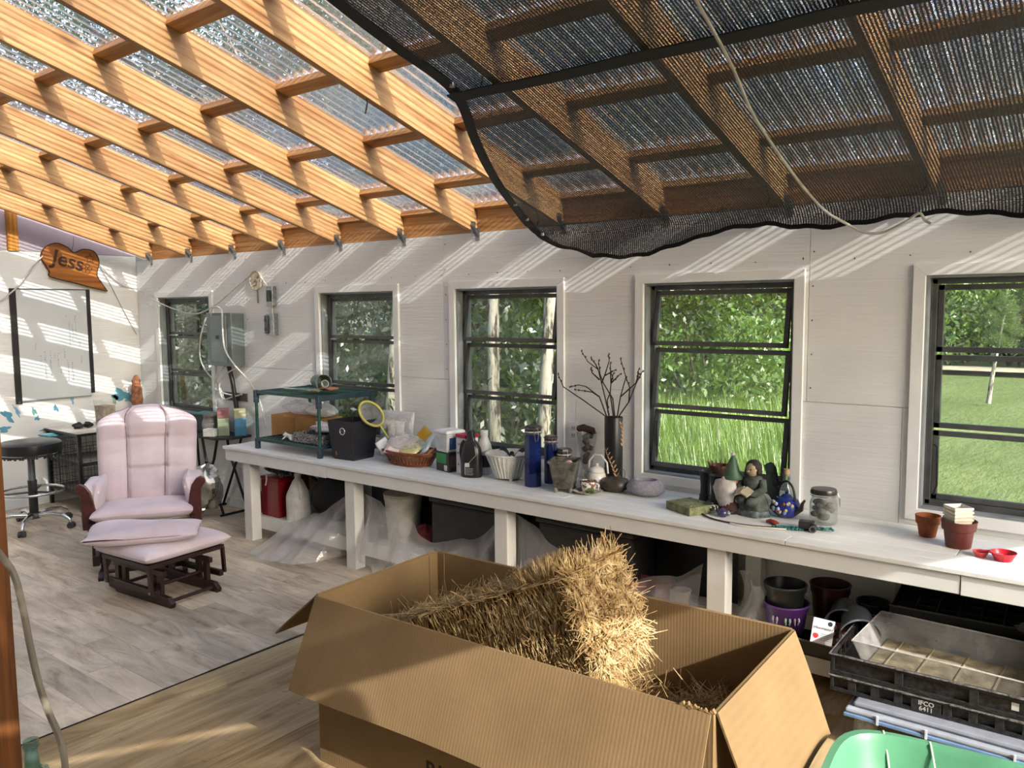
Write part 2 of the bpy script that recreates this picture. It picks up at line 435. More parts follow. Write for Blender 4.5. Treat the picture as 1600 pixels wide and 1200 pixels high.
# ---------------------------------------------------------------- window wall
WINS = [(-7.962, -7.033), (-5.411, -4.533), (-3.905, -3.015), (-2.385, -1.479), (-.844, .062), (.70, 1.60)]
WZ0, WZ1 = .845, 1.998
def rects(x0, x1, z0, z1):   # rectangle minus the window openings
    xs = sorted({x0, x1, *[min(max(a, x0), x1) for w_ in WINS for a in w_]}); zs = sorted({z0, z1, min(max(WZ0, z0), z1), min(max(WZ1, z0), z1)})
    for a, b in zip(xs, xs[1:]):
        for c, d in zip(zs, zs[1:]):
            mx, mz = (a + b)/2, (c + d)/2
            if any(p < mx < q for p, q in WINS) and WZ0 < mz < WZ1: continue
            yield a, b, c, d
wb = struct('wall_back')
core = MB()
for a, b, c, d in rects(-8.5, 4.0, -.16, ZT - .002): core.bb((a, YW + .012, c), (b, YW + .14, d))
obj('wall_core', core, M('#8a8a86', .8), wb)
up_x = [-8.39, -6.46, -4.022, -1.405, .98, 4.0]; lo_x = [-8.39, -5.30, -2.88, -.93, 1.5, 4.0]
for xs, z0, z1 in ((up_x, 1.347, ZT), (lo_x, 0.0, 1.3445)):
    for a, b in zip(xs, xs[1:]):
        p = MB(); fr = {}
        for q in rects(a + .0012, b - .0012, z0, z1): p.bb((q[0], YW, q[2]), (q[1], YW + .0118, q[3]))
        obj('wall_panel', p, WALLM, wb)
scr = MB()
for a in up_x[1:-1]:
    for k in range(6): 
        z = 1.42 + k*.18; scr.cyl((a + .02 + random.uniform(-.004, .004), YW - .0012, z), (a + .02, YW + .002, z), .0045, n=8)
for k in range(46):
    x = -8.2 + k*.26; scr.cyl((x, YW - .0012, 2.10 + random.uniform(-.012, .012)), (x, YW + .002, 2.10), .0035, n=8)
obj('screw_heads', scr, M('#55524e', .6, .3), wb, kind='stuff')

CAS = .055
def window(i, x0, x1, tilt):
    wn = struct(f'window_{i}')
    y = YW
    for (a, b, c, d) in ((x0 - CAS, x1 + CAS, WZ1, WZ1 + CAS), (x0 - CAS, x1 + CAS, WZ0 - CAS, WZ0)):
        pr = [(a, c), (b, c), (b, d), (a, d)]
        if c >= WZ1: pr = [(x0, c), (x1, c), (b, d), (a, d)]
        else: pr = [(a, c), (b, c), (x1, d), (x0, d)]
        obj('casing_board', MB().prism(pr, .019, Matrix.Translation((0, y, 0)) @ Matrix.Rotation(PI/2, 4, 'X')), TRIMM, wn, bevel=.002)
    for a, b, inner in ((x0 - CAS, x0, 1), (x1, x1 + CAS, 0)):
        pr = [(a, WZ0 - CAS), (b, WZ0), (b, WZ1), (a, WZ1 + CAS)] if inner else [(a, WZ0), (b, WZ0 - CAS), (b, WZ1 + CAS), (a, WZ1)]
        obj('casing_board', MB().prism(pr, .019, Matrix.Translation((0, y, 0)) @ Matrix.Rotation(PI/2, 4, 'X')), TRIMM, wn, bevel=.002)
    j_ = MB(); ja, jb_, tj = y + .003, y + .060, .012
    j_.bb((x0, ja, WZ0), (x0 + tj, jb_, WZ1)); j_.bb((x1 - tj, ja, WZ0), (x1, jb_, WZ1)); j_.bb((x0 + tj, ja, WZ0), (x1 - tj, jb_, WZ0 + tj)); j_.bb((x0 + tj, ja, WZ1 - tj), (x1 - tj, jb_, WZ1))
    obj('jamb', j_, JAMB, wn, bevel=.001)
    f = MB(); t1 = .018; ya, yb = y + .0605, y + .145
    f.bb((x0, ya, WZ0), (x0 + t1, yb, WZ1)); f.bb((x1 - t1, ya, WZ0), (x1, yb, WZ1)); f.bb((x0, ya, WZ0), (x1, yb, WZ0 + t1)); f.bb((x0, ya, WZ1 - t1), (x1, yb, WZ1))
    t2 = .040; yc, yd = y + .062, y + .112
    f.bb((x0, yc, WZ0), (x0 + t2, yd, WZ1)); f.bb((x1 - t2, yc, WZ0), (x1, yd, WZ1)); f.bb((x0, yc, WZ0), (x1, yd, WZ0 + t2)); f.bb((x0, yc, WZ1 - t2), (x1, yd, WZ1))
    obj('frame', f, DARKAL, wn, bevel=.0015)
    zs = [WZ0 + .043, 1.235, 1.612, WZ1 - .043]
    for k in range(3):
        za, zc = zs[k] + (.012 if k else 0), zs[k+1] - .002
        s = struct('sash', (0, y + .088, zc)); s.parent = wn; del s['kind']
        s.rotation_euler = (-R_(tilt), 0, 0)
        xa, xb = x0 + t2 + .003, x1 - t2 - .003; h = zc - za; b = .026
        sf = MB().bb((xa, -.012, -b), (xb, .012, 0)).bb((xa, -.012, -h), (xb, .012, -h + b)).bb((xa, -.012, -h), (xa + b, .012, 0)).bb((xb - b, -.012, -h), (xb, .012, 0))
        obj('sash_frame', sf, DARKAL, s, bevel=.0015)
        obj('pane', MB().bb((xa + b, -.0025, -h + b), (xb - b, .0025, -b)), GLASS, s)
    st = MB(); st.tube([(x0 + t2 + .012, yc - .01, WZ0 + .32), (x0 + t2 + .03, yc - .02, WZ0 + .31), (x0 + t2 + .034, yc - .02, WZ0 + .12), (x0 + t2 + .02, yc - .02, WZ0 + .07)], .005, 6)
    obj('crank_rod', st, BLACK, wn, smooth=40)
for i, (x0, x1) in enumerate(WINS[:5]): window(i + 1, x0, x1, (0.0, 3.0, 9.0, 9.0, 0.0)[i])
window(6, *WINS[5], 0.0)

# ---------------------------------------------------------------- left wall
wl = struct('wall_left')
obj('wall_core', MB().bb((XW - .14, -2.2, -.16), (XW - .012, 4.5, 2.44)), M('#8a8a86', .8), wl)
for ys in ((-2.2, -.1), (-.098, 2.34), (2.342, 4.376)):
    obj('wall_panel', MB().bb((XW - .0118, ys[0], 1.44), (XW, ys[1], 2.432)), WALLM, wl)
    obj('wall_panel', MB().bb((XW - .0118, ys[0], 0), (XW, ys[1], 1.4385)), WALLM, wl)
t = NT('pale_gable_sheeting'); d = t.n('ShaderNodeBsdfDiffuse'); d.inputs[0].default_value = c4(hx('#b9adb4')); tl = t.n('ShaderNodeBsdfTranslucent'); tl.inputs[0].default_value = c4(hx('#c4b6c0'))
mx = t.n('ShaderNodeMixShader'); mx.inputs[0].default_value = .3; t.l(d.outputs[0], mx.inputs[1]); t.l(tl.outputs[0], mx.inputs[2]); GABLE = t.end(mx.outputs[0])
MYZ = Matrix(((0, 0, 1, 0), (1, 0, 0, 0), (0, 1, 0, 0), (0, 0, 0, 1)))   # local (x,y,z) -> world (y,z,x)
obj('gable_sheet', MB().prism([(-2.2, 2.434), (4.4, 2.434), (4.4, zb(4.4) + .19), (-2.2, zb(-2.2) + .19)], .01, Matrix.Translation((XW - .03, 0, 0)) @ MYZ), GABLE, wl)
for y in (3.205, 2.55, 1.9, 1.25, .6, -.05):
    obj('gable_stud', MB().bb((XW - .018, y - .045, 2.434), (XW + .02, y + .045, zb(y) + .15)), FIRZ, wl)
obj('top_plate', MB().bb((XW - .12, -2.2, 2.4325), (XW - .035, 4.4, 2.4335)), FIR, wl)
# blue and green paint marks near the bottom of the left wall
pm = [(3.03, .77, .05, .03, 0), (3.07, .89, .03, .07, .6), (3.15, .93, .015, .06, .4), (3.30, .91, .02, .035, .3), (3.325, .84, .022, .02, 0), (3.50, .92, .018, .035, .5),
      (3.66, .985, .015, .04, .1), (4.08, .96, .03, .05, 0), (4.16, .99, .10, .055, -.25), (4.28, .995, .035, .03, .3), (4.24, .93, .05, .02, -.2), (3.40, .72, .05, .015, 0), (2.95, .83, .05, .02, .5)]
for i, (y, z, ry, rz_, ro) in enumerate(pm):
    poly = []
    for k in range(18):
        a = 2*PI*k/18; r = 1 + .28*math.sin(3*a + i) + .22*math.sin(5*a + 2*i)
        py, pz = ry*r*math.cos(a), rz_*r*math.sin(a); poly.append((y + py*math.cos(ro) - pz*math.sin(ro), z + py*math.sin(ro) + pz*math.cos(ro)))
    obj('paint_mark', MB().prism(poly, .0012, Matrix.Translation((XW - .0002, 0, 0)) @ MYZ), M(('#5f9fb5', '#4f93a8', '#7fa9c4', '#5d9a92')[i % 4], .5), wl)
obj('baseboard_left', MB().bb((XW, -1.4, .004), (XW + .015, 4.36, .09)), TRIMM)['kind'] = 'structure'
obj('baseboard_back', MB().bb((XW + .016, YW - .015, .004), (4, YW, .09)), TRIMM)['kind'] = 'structure'

# ---------------------------------------------------------------- roof
ce = struct('ceiling')
RX = [-8.103, -7.36, -6.634, -5.905, -5.17, -4.452, -3.730, -3.005, -2.28, -1.553, -.825, -.095, .63, 1.36, 2.09, 2.80]
YA, YB = 4.50, -2.0
L = (YA - YB)/math.cos(AN); cy = (YA + YB)/2; D = .192
raf = MB().box((0, 0, 0), (.040, L, D)).mesh('rafter', FIR)
ROT = (-AN, 0, 0)
for x in RX:
    place('rafter', raf, ce, (x, cy, zb(cy) + D/2/math.cos(AN)), ROT, bevel=.0025)
    tm = MB().bb((x + .0205, YW - .055, ZT - .01), (x + .0225, YW - .004, ZT + .075)).bb((x + .0205, YW - .004, ZT - .055), (x + .055, YW - .0015, ZT + .03)).box((x + .034, YW - .03, ZT + .012), (.03, .002, .10), Matrix.Rotation(.6, 3, 'X'))
    obj('rafter_tie', tm, GALV, ce)
# rim boards between rafters and flat blocking
up2 = V((0, -math.sin(AN)*-1, math.cos(AN)))   # roof plane normal
N_ = V((0, SL, 1)).normalized()
gap = RX[1] - RX[0]
wavy = lambda x: .011*math.sin(2*PI*x/.0667)
blk = MB().box((0, 0, 0), (.684, .089, .038)).mesh('blocking', FIRX)
def closure_mesh():
    mb = MB(); k = 66; vs = []
    for j, yy in enumerate((-.028, .028)):
        for i in range(k + 1):
            x = -.342 + .684*i/k; vs.append((x, yy, .019)); vs.append((x, yy, .031 + wavy(x) + random.uniform(-.002, .004)))
    n = 2*(k + 1); fs = []
    for i in range(k):
        a = 2*i; fs += [(a, a + 2, a + 3, a + 1), (n + a, n + a + 1, n + a + 3, n + a + 2), (a + 1, a + 3, n + a + 3, n + a + 1)]
    mb.add(vs, fs); return mb.mesh('closure_strip', M('#d8c8c4', .7), None)
clo = closure_mesh()
for a, b in zip(RX, RX[1:]):
    xm = (a + b)/2
    for k in range(10):
        y = 3.955 - .607*k
        if y < -1.6: break
        c = V((xm, y, zb(y))) + N_*(D - .019)
        o = place('blocking', blk, ce, c, ROT, bevel=.002); place('closure_strip', clo, o)
    obj('rim_board', MB().bb((a + .0205, YW + .015, ZT + .001), (b - .0205, YW + .053, zb(YW + .03) + .165)), FIRX, ce, bevel=.002)
    o = place('blocking', blk, ce, V((xm, YW - .02, zb(YW - .02))) + N_*(D - .017), ROT, bevel=.002); place('closure_strip', clo, o)
def sheet_mesh():
    pitch = .0667; w_ = .70; k = 84
    mb = MB().grid(lambda u, v: (-w_/2 + u*w_, (v - .5)*(L + .25), .011*math.sin(2*PI*(-w_/2 + u*w_)/pitch)), k, 8)
    return mb.mesh('roof_sheet', POLY, 180, recalc=False)
shm = sheet_mesh()
x = -8.35
i = 0
while x < 2.7:
    c = V((x, cy, zb(cy))) + N_*(D + .013 + .0012*(i % 2))
    place('roof_sheet', shm, ce, c, ROT); x += .0667*10; i += 1

# right end and rear of the room stay open, a beam carries the high side of the roof
tb = obj('trim_1', MB().bb((-8.4, -1.96, zb(-1.9) - .30), (2.9, -1.87, zb(-1.9) - .01)), FIRX); tb['kind'] = 'structure'

# ---------------------------------------------------------------- shade net
edge = [(-1.7, 4.10, -2.39), (-.6, 3.78, -2.40), (.6, 3.44, -2.405), (1.4, 3.20, -2.41), (2.0, 3.005, -2.42), (2.35, 2.91, -2.44), (2.72, 2.80, -2.45), (3.1, 2.685, -2.65), (3.45, 2.585, -2.83), (3.78, 2.49, -2.975),
        (4.0, 2.43, -3.06), (4.14, 2.385, -3.10), (4.22, 2.33, -3.08), (4.25, 2.265, -2.95), (4.245, 2.16, -2.66)]
XR = 2.45
def smp(v):
    t = v*(len(edge) - 1); i = min(int(t), len(edge) - 2); f = t - i
    def cr(k):
        p = [edge[max(0, min(len(edge) - 1, i + q))][k] for q in (-1, 0, 1, 2)]
        return p[1] + .5*f*(p[2] - p[0] + f*(2*p[0] - 5*p[1] + 4*p[2] - p[3] + f*(3*(p[1] - p[2]) + p[3] - p[0])))
    return cr(0), cr(1), cr(2)
HOOKS = [-3.0, -2.28, -1.553, -.825, -.095, .63, 1.36, 2.09]
def netf(u, v):
    y, z, xl = smp(v); x = xl + u*(XR - xl)
    k = (x + 2.28)/.7275; sag = abs(math.sin(PI*k))
    top = min(1, max(0, (4.0 - y)/.6))
    z -= .028*sag*(1 - .3*top) * (min(1, abs(y - 2.73)/.5)) * (1 if y < 4.15 else .4)
    fl = max(0, (v - 12/14)/(2/14))          # the part that hangs past the last fastening
    if fl > 0:
        k2 = (x + 2.66)/.62
        hem = 2.165 + .035*min(1, max(0, (x + 2.6)/.5)) + .060*min(1, max(0, (x + 2.0)/.4)) + .025*math.sin(x*6.1) + .012*math.sin(x*2.9)
        z = 2.33 + (hem - 2.33)*fl - .02*sag*(1 - fl); y += .03*math.sin(x*7)*fl - .02*fl
        z += .006*math.sin(x*31)*fl
    return (x, min(y, 4.30), z)
import itertools
ys_ = [smp(j/104) for j in range(105)]
dist = [0]
for a, b in zip(ys_, ys_[1:]): dist.append(dist[-1] + math.hypot(a[0] - b[0], a[1] - b[1]))
nt_ = thing('shade_net', 'black knitted shade cloth slung under the rafters on the right', 'net', (0, 0, 0))
mb = MB().grid(netf, 120, 104, uvfn=lambda u, v: (netf(u, v)[0], dist[int(round(v*104))]))
obj('cloth', mb, NET, nt_, smooth=180, recalc=False)
HEMM = M((.010, .010, .011), .6)
def strip(name, f, k, w_, off):   # a flat webbing band along a curve of (point, side) pairs
    mb = MB(); vs = []
    for i in range(k + 1):
        p, sd = f(i/k); p = V(p); sd = V(sd).normalized()*w_
        vs += [p + V((0, 0, -off)), p + sd + V((0, 0, -off)), p + sd + V((0, 0, off)), p + V((0, 0, off))]
    fs = [tuple(range(4)), tuple(range(4*k, 4*k + 4))[::-1]]
    for i in range(k):
        for q in range(4): a = 4*i + q; b = 4*i + (q+1) % 4; fs.append((a, b, b + 4, a + 4))
    return obj(name, mb.add(vs, fs), HEMM, nt_, smooth=40)
strip('side_hem', lambda s: (netf(0, s), V(netf(.012, s)) - V(netf(0, s)) + V((.02, 0, 0))), 104, .058, .004)
strip('bottom_hem', lambda s: (netf(s, 1), V((0, .0, 1))), 120, .018, .003)
strip('seam_band', lambda s: (V((-2.45 + s*(XR + 2.44), 2.705 + .006*math.sin(s*9), 0)) + V((0, 0, 2.785 - .006*abs(math.sin(PI*(-2.45 + s*(XR + 2.44) + 2.28)/.7275)))), V((0, 1, -.29))), 80, .062, .003)
for v_ in (.42, .66, .745, .86):
    p = V(netf(.006, v_)); obj('grommet', MB().cyl(p + V((.02, 0, -.012)), p + V((.02, 0, .006)), .012, n=14), GALV, nt_, smooth=40)
for x in HOOKS:
    tie = MB().tube([(x, 2.73, 2.79), (x + .012, 2.735, 2.84), (x - .01, 2.75, zb(2.75) + .02)], .004, 5)
    obj('tie_cord', tie, BLACK, nt_, smooth=40); tie = MB()
    tie.tube([(x, 4.13, 2.37), (x + .02, 4.12, 2.40), (x, 4.10, zb(4.1) + .02)], .004, 5)
    obj('tie_cord', tie, BLACK, nt_, smooth=40)
# ---------------------------------------------------------------- far walls behind the camera
wr = struct('wall_right_sun_block')      # open above a low wall; unseen, shaped to stop floor sun and low sky
obj('wall_board', MB().bb((2.86, -2.1, 0), (2.92, YW, 1.60)), WALLM, wr)
obj('wall_board', MB().prism([(-2.1, 1.601), (.55, 1.601), (.55, zb(.55) - .003), (-2.1, zb(-2.1) - .003)], .06, Matrix.Translation((2.86, 0, 0)) @ MYZ), WALLM, wr)  # full-height piece added to shade the floor while sun reaches the box
for y in (.60, 4.30): obj('corner_post', MB().bb((2.84, y - .045, 1.601), (2.93, y + .045, zb(y) - .003)), FIRZ, wr)
wf = struct('wall_front')
obj('wall_board', MB().bb((-8.4, -2.16, 0), (2.92, -2.1, zb(-2.1) + .1)), WALLM, wf)

# ---------------------------------------------------------------- outdoors
GZ = -.25
t = NT('mown_lawn'); n1 = t.noise(t.coords(), .35, 5, .6); n2 = t.noise(t.coords((1, .35, 1)), 9, 4, .7)
cc = t.ramp(n1, [(.3, '#58633a'), (.7, '#747d50')]); cc = t.mix(t.math('MULTIPLY', t.ramp(n2, [(.35, 1.), (.6, 0.)]), .45), cc, '#4a5f22')
LAWN = t.end(t.bsdf(cc, .9, 0, .1, t.bump(n2, .6, .06)))
g = obj('ground', MB().grid(lambda u, v: (-70 + 140*u, YW + .2 + 110*v, GZ + .15*math.sin(u*23)*math.sin(v*17)*min(1, v*4)), 60, 50), LAWN, smooth=180); g['kind'] = 'structure'
g2 = obj('ground_apron', MB().bb((-70, -30, GZ - .2), (70, YW + .25, GZ - .02)), M('#6d6a52', .95)); g2['kind'] = 'structure'
road = obj('road', MB().grid(lambda u, v: (-60 + 100*u, 26.6 + 2.0*v + 1.2*math.sin(u*5), GZ + .20), 60, 2), M('#b3a68e', .95, 0, .1, .12, 2), smooth=180); road['kind'] = 'structure'

def leafmat(name, a, b):
    t = NT(name); oi = t.n('ShaderNodeObjectInfo'); n = t.noise(t.coords(), 3.1, 2); n2 = t.noise(t.coords(), 37, 2)
    cc = t.ramp(t.math('ADD', t.math('MULTIPLY', n, .5), t.math('MULTIPLY', n2, .5)), [(.36, a), (.64, b)])
    d = t.n('ShaderNodeBsdfDiffuse'); t.l(cc, d.inputs[0]); tl = t.n('ShaderNodeBsdfTranslucent'); t.l(t.mix(.35, cc, '#a9c23a'), tl.inputs[0])
    gl = t.n('ShaderNodeBsdfGlossy'); gl.inputs['Roughness'].default_value = .35
    m1 = t.n('ShaderNodeMixShader'); m1.inputs[0].default_value = .4; t.l(d.outputs[0], m1.inputs[1]); t.l(tl.outputs[0], m1.inputs[2])
    m2 = t.n('ShaderNodeMixShader'); m2.inputs[0].default_value = .06; t.l(m1.outputs[0], m2.inputs[1]); t.l(gl.outputs[0], m2.inputs[2])
    return t.end(m2.outputs[0])
LEAF_A = leafmat('poplar_leaves', '#35491f', '#5d7832'); LEAF_B = leafmat('dark_wood_leaves', '#18240f', '#2d401a'); LEAF_C = leafmat('bright_shrub_leaves', '#3c5624', '#6d8c3e')
rl = random.Random(3)
def leaf(mb, p, s, rnd=rl):
    d = V((rnd.gauss(0, 1), rnd.gauss(0, 1), rnd.gauss(0, .7))).normalized(); q = d.to_track_quat('Z', 'Y')
    a = rnd.uniform(0, 6.28); u = q @ V((math.cos(a), math.sin(a), 0)); w_ = q @ V((-math.sin(a), math.cos(a), 0))
    mb.v += [tuple(p - u*s), tuple(p + w_*s*.45), tuple(p + u*s), tuple(p - w_*s*.45)]; n = len(mb.v); mb.f.append((n - 4, n - 3, n - 2, n - 1))
def crown(name, clumps, n, s, mat):
    mb = MB(); tot = sum(c[3]**2 for c in clumps)
    for (x, y, z, r) in clumps:
        for _ in range(int(n*r*r/tot)):
            d = V((rl.gauss(0, 1), rl.gauss(0, 1), rl.gauss(0, 1))).normalized()*r*(rl.random()**.35)
            leaf(mb, V((x, y, z)) + V((d.x, d.y, d.z*.85)), s*rl.uniform(.6, 1.2))
    return mb.mesh(name, mat, None, recalc=False)
def clumps(h, w_, z0, k, r0):
    o = []
    for i in range(k):
        f = (i + .5)/k; z = z0 + (h - z0)*f; ww = w_*math.sin(PI*(.16 + .8*f))
        a = rl.uniform(0, 6.28); q = ww*rl.uniform(.3, 1); o.append((q*math.cos(a), q*math.sin(a), z, r0*rl.uniform(.7, 1.2)*(1 - .4*f)))
    return o
BARK = M('#443e34', .9, 0, .2, .3, 6, .5, 20)
t = NT('birch_bark'); n = t.noise(t.coords((1, 1, .25)), 16, 5, .7); cc = t.ramp(n, [(.42, '#3a342c'), (.50, '#8f897c'), (.7, '#aca698')]); BIRCH = t.end(t.bsdf(cc, .8, 0, .2))
def trunk(h, r, lean=.3, forks=5):
    mb = MB(); pts = [(lean*(i/8)**1.5*math.sin(i*.5 + .6), lean*(i/8)*math.cos(i*.7), h*i/8) for i in range(9)]
    mb.tube(pts, [r*(1 - .75*i/8) for i in range(9)], 8)
    for k in range(forks):
        i = 3 + k % 5; p = V(pts[i]); a = k*2.4; L_ = h*.28
        mb.tube([p, p + V((math.cos(a)*L_*.5, math.sin(a)*L_*.5, L_*.45)), p + V((math.cos(a)*L_*.9, math.sin(a)*L_*.9, L_*1.05))], [r*.4, r*.25, r*.08], 6)
    return mb
crA = [crown('crown', clumps(9.5, 1.9, 2.0, 16, 1.25), 20000, .058, LEAF_A) for _ in range(2)]
crB = [crown('crown', clumps(8.5, 2.2, 1.2, 17, 1.35), 20000, .058, LEAF_B) for _ in range(2)]
tkA = [trunk(7.6, .13).mesh('trunk', BIRCH, 40), trunk(7.0, .16, .7).mesh('trunk', BARK, 40)]
def tree(x, y, kind, sc_, rz, label, group):
    r = thing('tree', label, 'tree', (x, y, GZ), rz, group); r.scale = (sc_, sc_, sc_)
    place('trunk', tkA[kind % 2], r); place('crown', (crA if kind < 2 else crB)[kind % 2], r, kind='stuff')
    return r
# woods close behind the four left-hand windows
woods = [(-7.4, 9.0), (-10.4, 8.6), (-14.0, 8.2), (-8.8, 12.2), (-12.2, 12.4), (-16.5, 11.2), (-7.0, 13.0), (-8.0, 16.4), (-11.0, 16.2), (-15.4, 15.6), (-20.5, 13.6), (-18.2, 7.4), (-7.6, 19.6)]
for i, (x, y) in enumerate(woods):
    tree(x, y, (3, 2, 3, 3, 2, 3)[i % 6], rl.uniform(.95, 1.25), rl.uniform(0, 6), 'leafy tree of the dark wood standing close behind the window wall', 'trees of the dark wood')
for i in range(13):
    x = -15 + i*3.1 + rl.uniform(-.5, .5); y = 33 + rl.uniform(0, 5)
    tree(x, y, (0, 1, 1, 3)[i % 4], rl.uniform(1.45, 1.9), rl.uniform(0, 6), 'tall leafy tree in the far row beyond the gravel track', 'trees beyond the gravel track')
# undergrowth along the foot of the far trees and of the wood
shA = crown('foliage', [(rl.uniform(-1.3, 1.3), rl.uniform(-.6, .6), rl.uniform(.3, 1.5), .6) for _ in range(12)], 7000, .05, LEAF_C)
shB = crown('foliage', [(rl.uniform(-1.5, 1.5), rl.uniform(-.8, .8), rl.uniform(.3, 1.4), .65) for _ in range(12)], 5000, .06, LEAF_B)
stem = MB()
for k in range(7): a = k*.9; stem.tube([(0.1*math.cos(a), .1*math.sin(a), 0), (.4*math.cos(a), .3*math.sin(a), .7), (.9*math.cos(a), .5*math.sin(a), 1.5)], [.025, .018, .006], 6)
stm = stem.mesh('stem', BARK, 40)
def shrub(x, y, me, s, label, group=None, rz=0):
    r = thing('shrub', label, 'shrub', (x, y, GZ), rz, group); r.scale = (s, s, s*1.05); place('stem', stm, r); place('foliage', me, r, kind='stuff'); return r
shrub(-5.6, 12.4, shA, 1.2, 'tall bright green shrub close outside the fourth window', None, .2)
shrub(-8.2, 11.4, shA, 1.25, 'leafy shrub between the birches and the fourth window view', None, 1.2)
shrub(-7.2, 14.6, shA, 1.45, 'taller pale green shrub behind the one at the fourth window', None, 2.2)
shrub(-9.6, 13.6, shB, 1.4, 'dark shrub behind the bright ones in the fourth window', None, .7)
for i, (x, y) in enumerate([(-6.5, 8.0), (-8.2, 7.6), (-10, 7.8), (-12, 7.2), (-14.4, 7.4), (-9.0, 9.8), (-12.6, 10), (-16, 9)]):
    shrub(x, y, shB, rl.uniform(.8, 1.1), 'low dark shrub at the foot of the wood', 'shrubs at the foot of the wood', rl.uniform(0, 6))
for i in range(9):
    shrub(-12.5 + i*3.1, 31.2 + rl.uniform(-.5, .9), (shB, shA)[i % 2], rl.uniform(1.6, 2.1), 'bushy undergrowth shrub along the far side of the gravel track', 'shrubs beyond the gravel track', rl.uniform(0, 6))
for (px, py, lean, lb) in ((-4.62, 6.4, .10, 'pale birch trunk nearest the third window'), (-5.35, 6.6, -.05, 'thin dark trunk left of the pale birch in the third window'), (-6.9, 6.5, .2, 'slim birch outside the second window')):
    r = thing('birch_tree', lb, 'tree', (px, py, GZ))
    obj('trunk', MB().tube([(0, 0, 0), (lean*.5, 0, 1.2), (lean, .05, 2.4), (lean*1.3, .1, 5.5)], [.075, .066, .06, .03], 10), BIRCH if 'birch' in lb.split()[1:2] or 'pale' in lb else BARK, r, smooth=50)
    o = place('crown', crA[0], r, kind='stuff'); o.scale = (.5, .5, .55); o.location = (lean, 0, 1.9)
yt = thing('young_tree', 'thin young tree standing alone on the lawn', 'tree', (-2.55, 20.0, GZ))
obj('trunk', MB().tube([(0, 0, 0), (.04, 0, .5), (.10, 0, 1.0), (.22, 0, 1.9)], [.05, .042, .035, .02], 8), BIRCH, yt, smooth=50)
o = place('crown', crA[1], yt, kind='stuff'); o.scale = (.16, .16, .14); o.location = (.2, 0, 1.0)
gr_ = MB()
def blade(x, y, h):
    a = rl.uniform(0, 6.28); w_ = .009; dx, dy = math.cos(a), math.sin(a); b = rl.uniform(.1, .45)*h; z = GZ + .02
    gr_.v += [(x - dy*w_, y + dx*w_, z), (x + dy*w_, y - dx*w_, z), (x + dx*b*.35 + dy*w_*.8, y + dy*b*.35 - dx*w_*.8, z + h*.6), (x + dx*b*.35 - dy*w_*.8, y + dy*b*.35 + dx*w_*.8, z + h*.6), (x + dx*b, y + dy*b, z + h)]
    n = len(gr_.v); gr_.f += [(n-5, n-4, n-3, n-2), (n-2, n-3, n-1)]
for _ in range(30000):
    y = rl.uniform(5.4, 13.0); x = rl.uniform(-.60*y, -.20*y)
    f = max(0, min(1, (-.24*y - x)/(.07*y))); 
    if rl.random() > .15 + .85*f: continue
    blade(x, y, rl.uniform(.35, .85)*(.2 + .8*f))
tg = tag(obj('tall_grass', gr_, leafmat('grass_blades', '#55722a', '#86a048'), kind='stuff', recalc=False), 'unmown tall grass outside below the fourth window', 'grass')
# ---------------------------------------------------------------- workbench
BT = .759
wk = thing('workbench', 'long white painted plank workbench along the window wall', 'workbench', (-3.0, 4.05, 0))
def L_(p): return (p[0] + 3.0, p[1] - 4.05, p[2])
def wbx(name, a, b, m=WHITE_X, bev=.003): return obj(name, MB().bb(L_(a), L_(b)), m, wk, bevel=bev)
XB = 3.2
for k in range(6):
    y0 = 3.727 + k*.1078
    if k == 0: wbx('top_board', (-5.895, y0 - .004, BT - .022), (-1.28, y0 + .103, BT)); wbx('top_board', (-1.277, y0 - .004, BT - .022), (XB, y0 + .103, BT))
    else:
        xs = -5.895 + (.012 if k % 2 else 0); xm = (-2.6, -.6, -3.4, -1.9, -.2)[k - 1]
        wbx('top_board', (xs, y0, BT - .022), (xm, y0 + .1045, BT)); wbx('top_board', (xm + .003, y0, BT - .022), (XB, y0 + .1045, BT))
wbx('apron_board', (-5.875, 3.735, .645), (-4.62, 3.773, .736)); wbx('apron_board', (-4.617, 3.738, .650), (-.55, 3.776, .736)); wbx('apron_board', (-.547, 3.735, .648), (XB, 3.773, .736))
wbx('end_apron', (-5.875, 3.777, .645), (-5.838, 4.36, .736))
for x in (-5.652, -4.41, -3.031, -1.641, -.10, 1.14, 2.5):
    wbx('leg', (x - .05, 3.777, 0), (x + .05, 3.867, .736), WHITE_Z, .004)
    wbx('rear_leg', (x - .045, 4.275, 0), (x + .045, 4.355, .736), WHITE_Z, .004)
for (a, b) in ((-5.70, -3.032), (-3.029, XB)):
    wbx('shelf_rail', (a, 3.868, .085), (b, 3.905, .192))
for k in range(4):
    wbx('shelf_board', (-5.70, 3.906 + k*.112, .170), (XB, 4.015 + k*.112, .190))
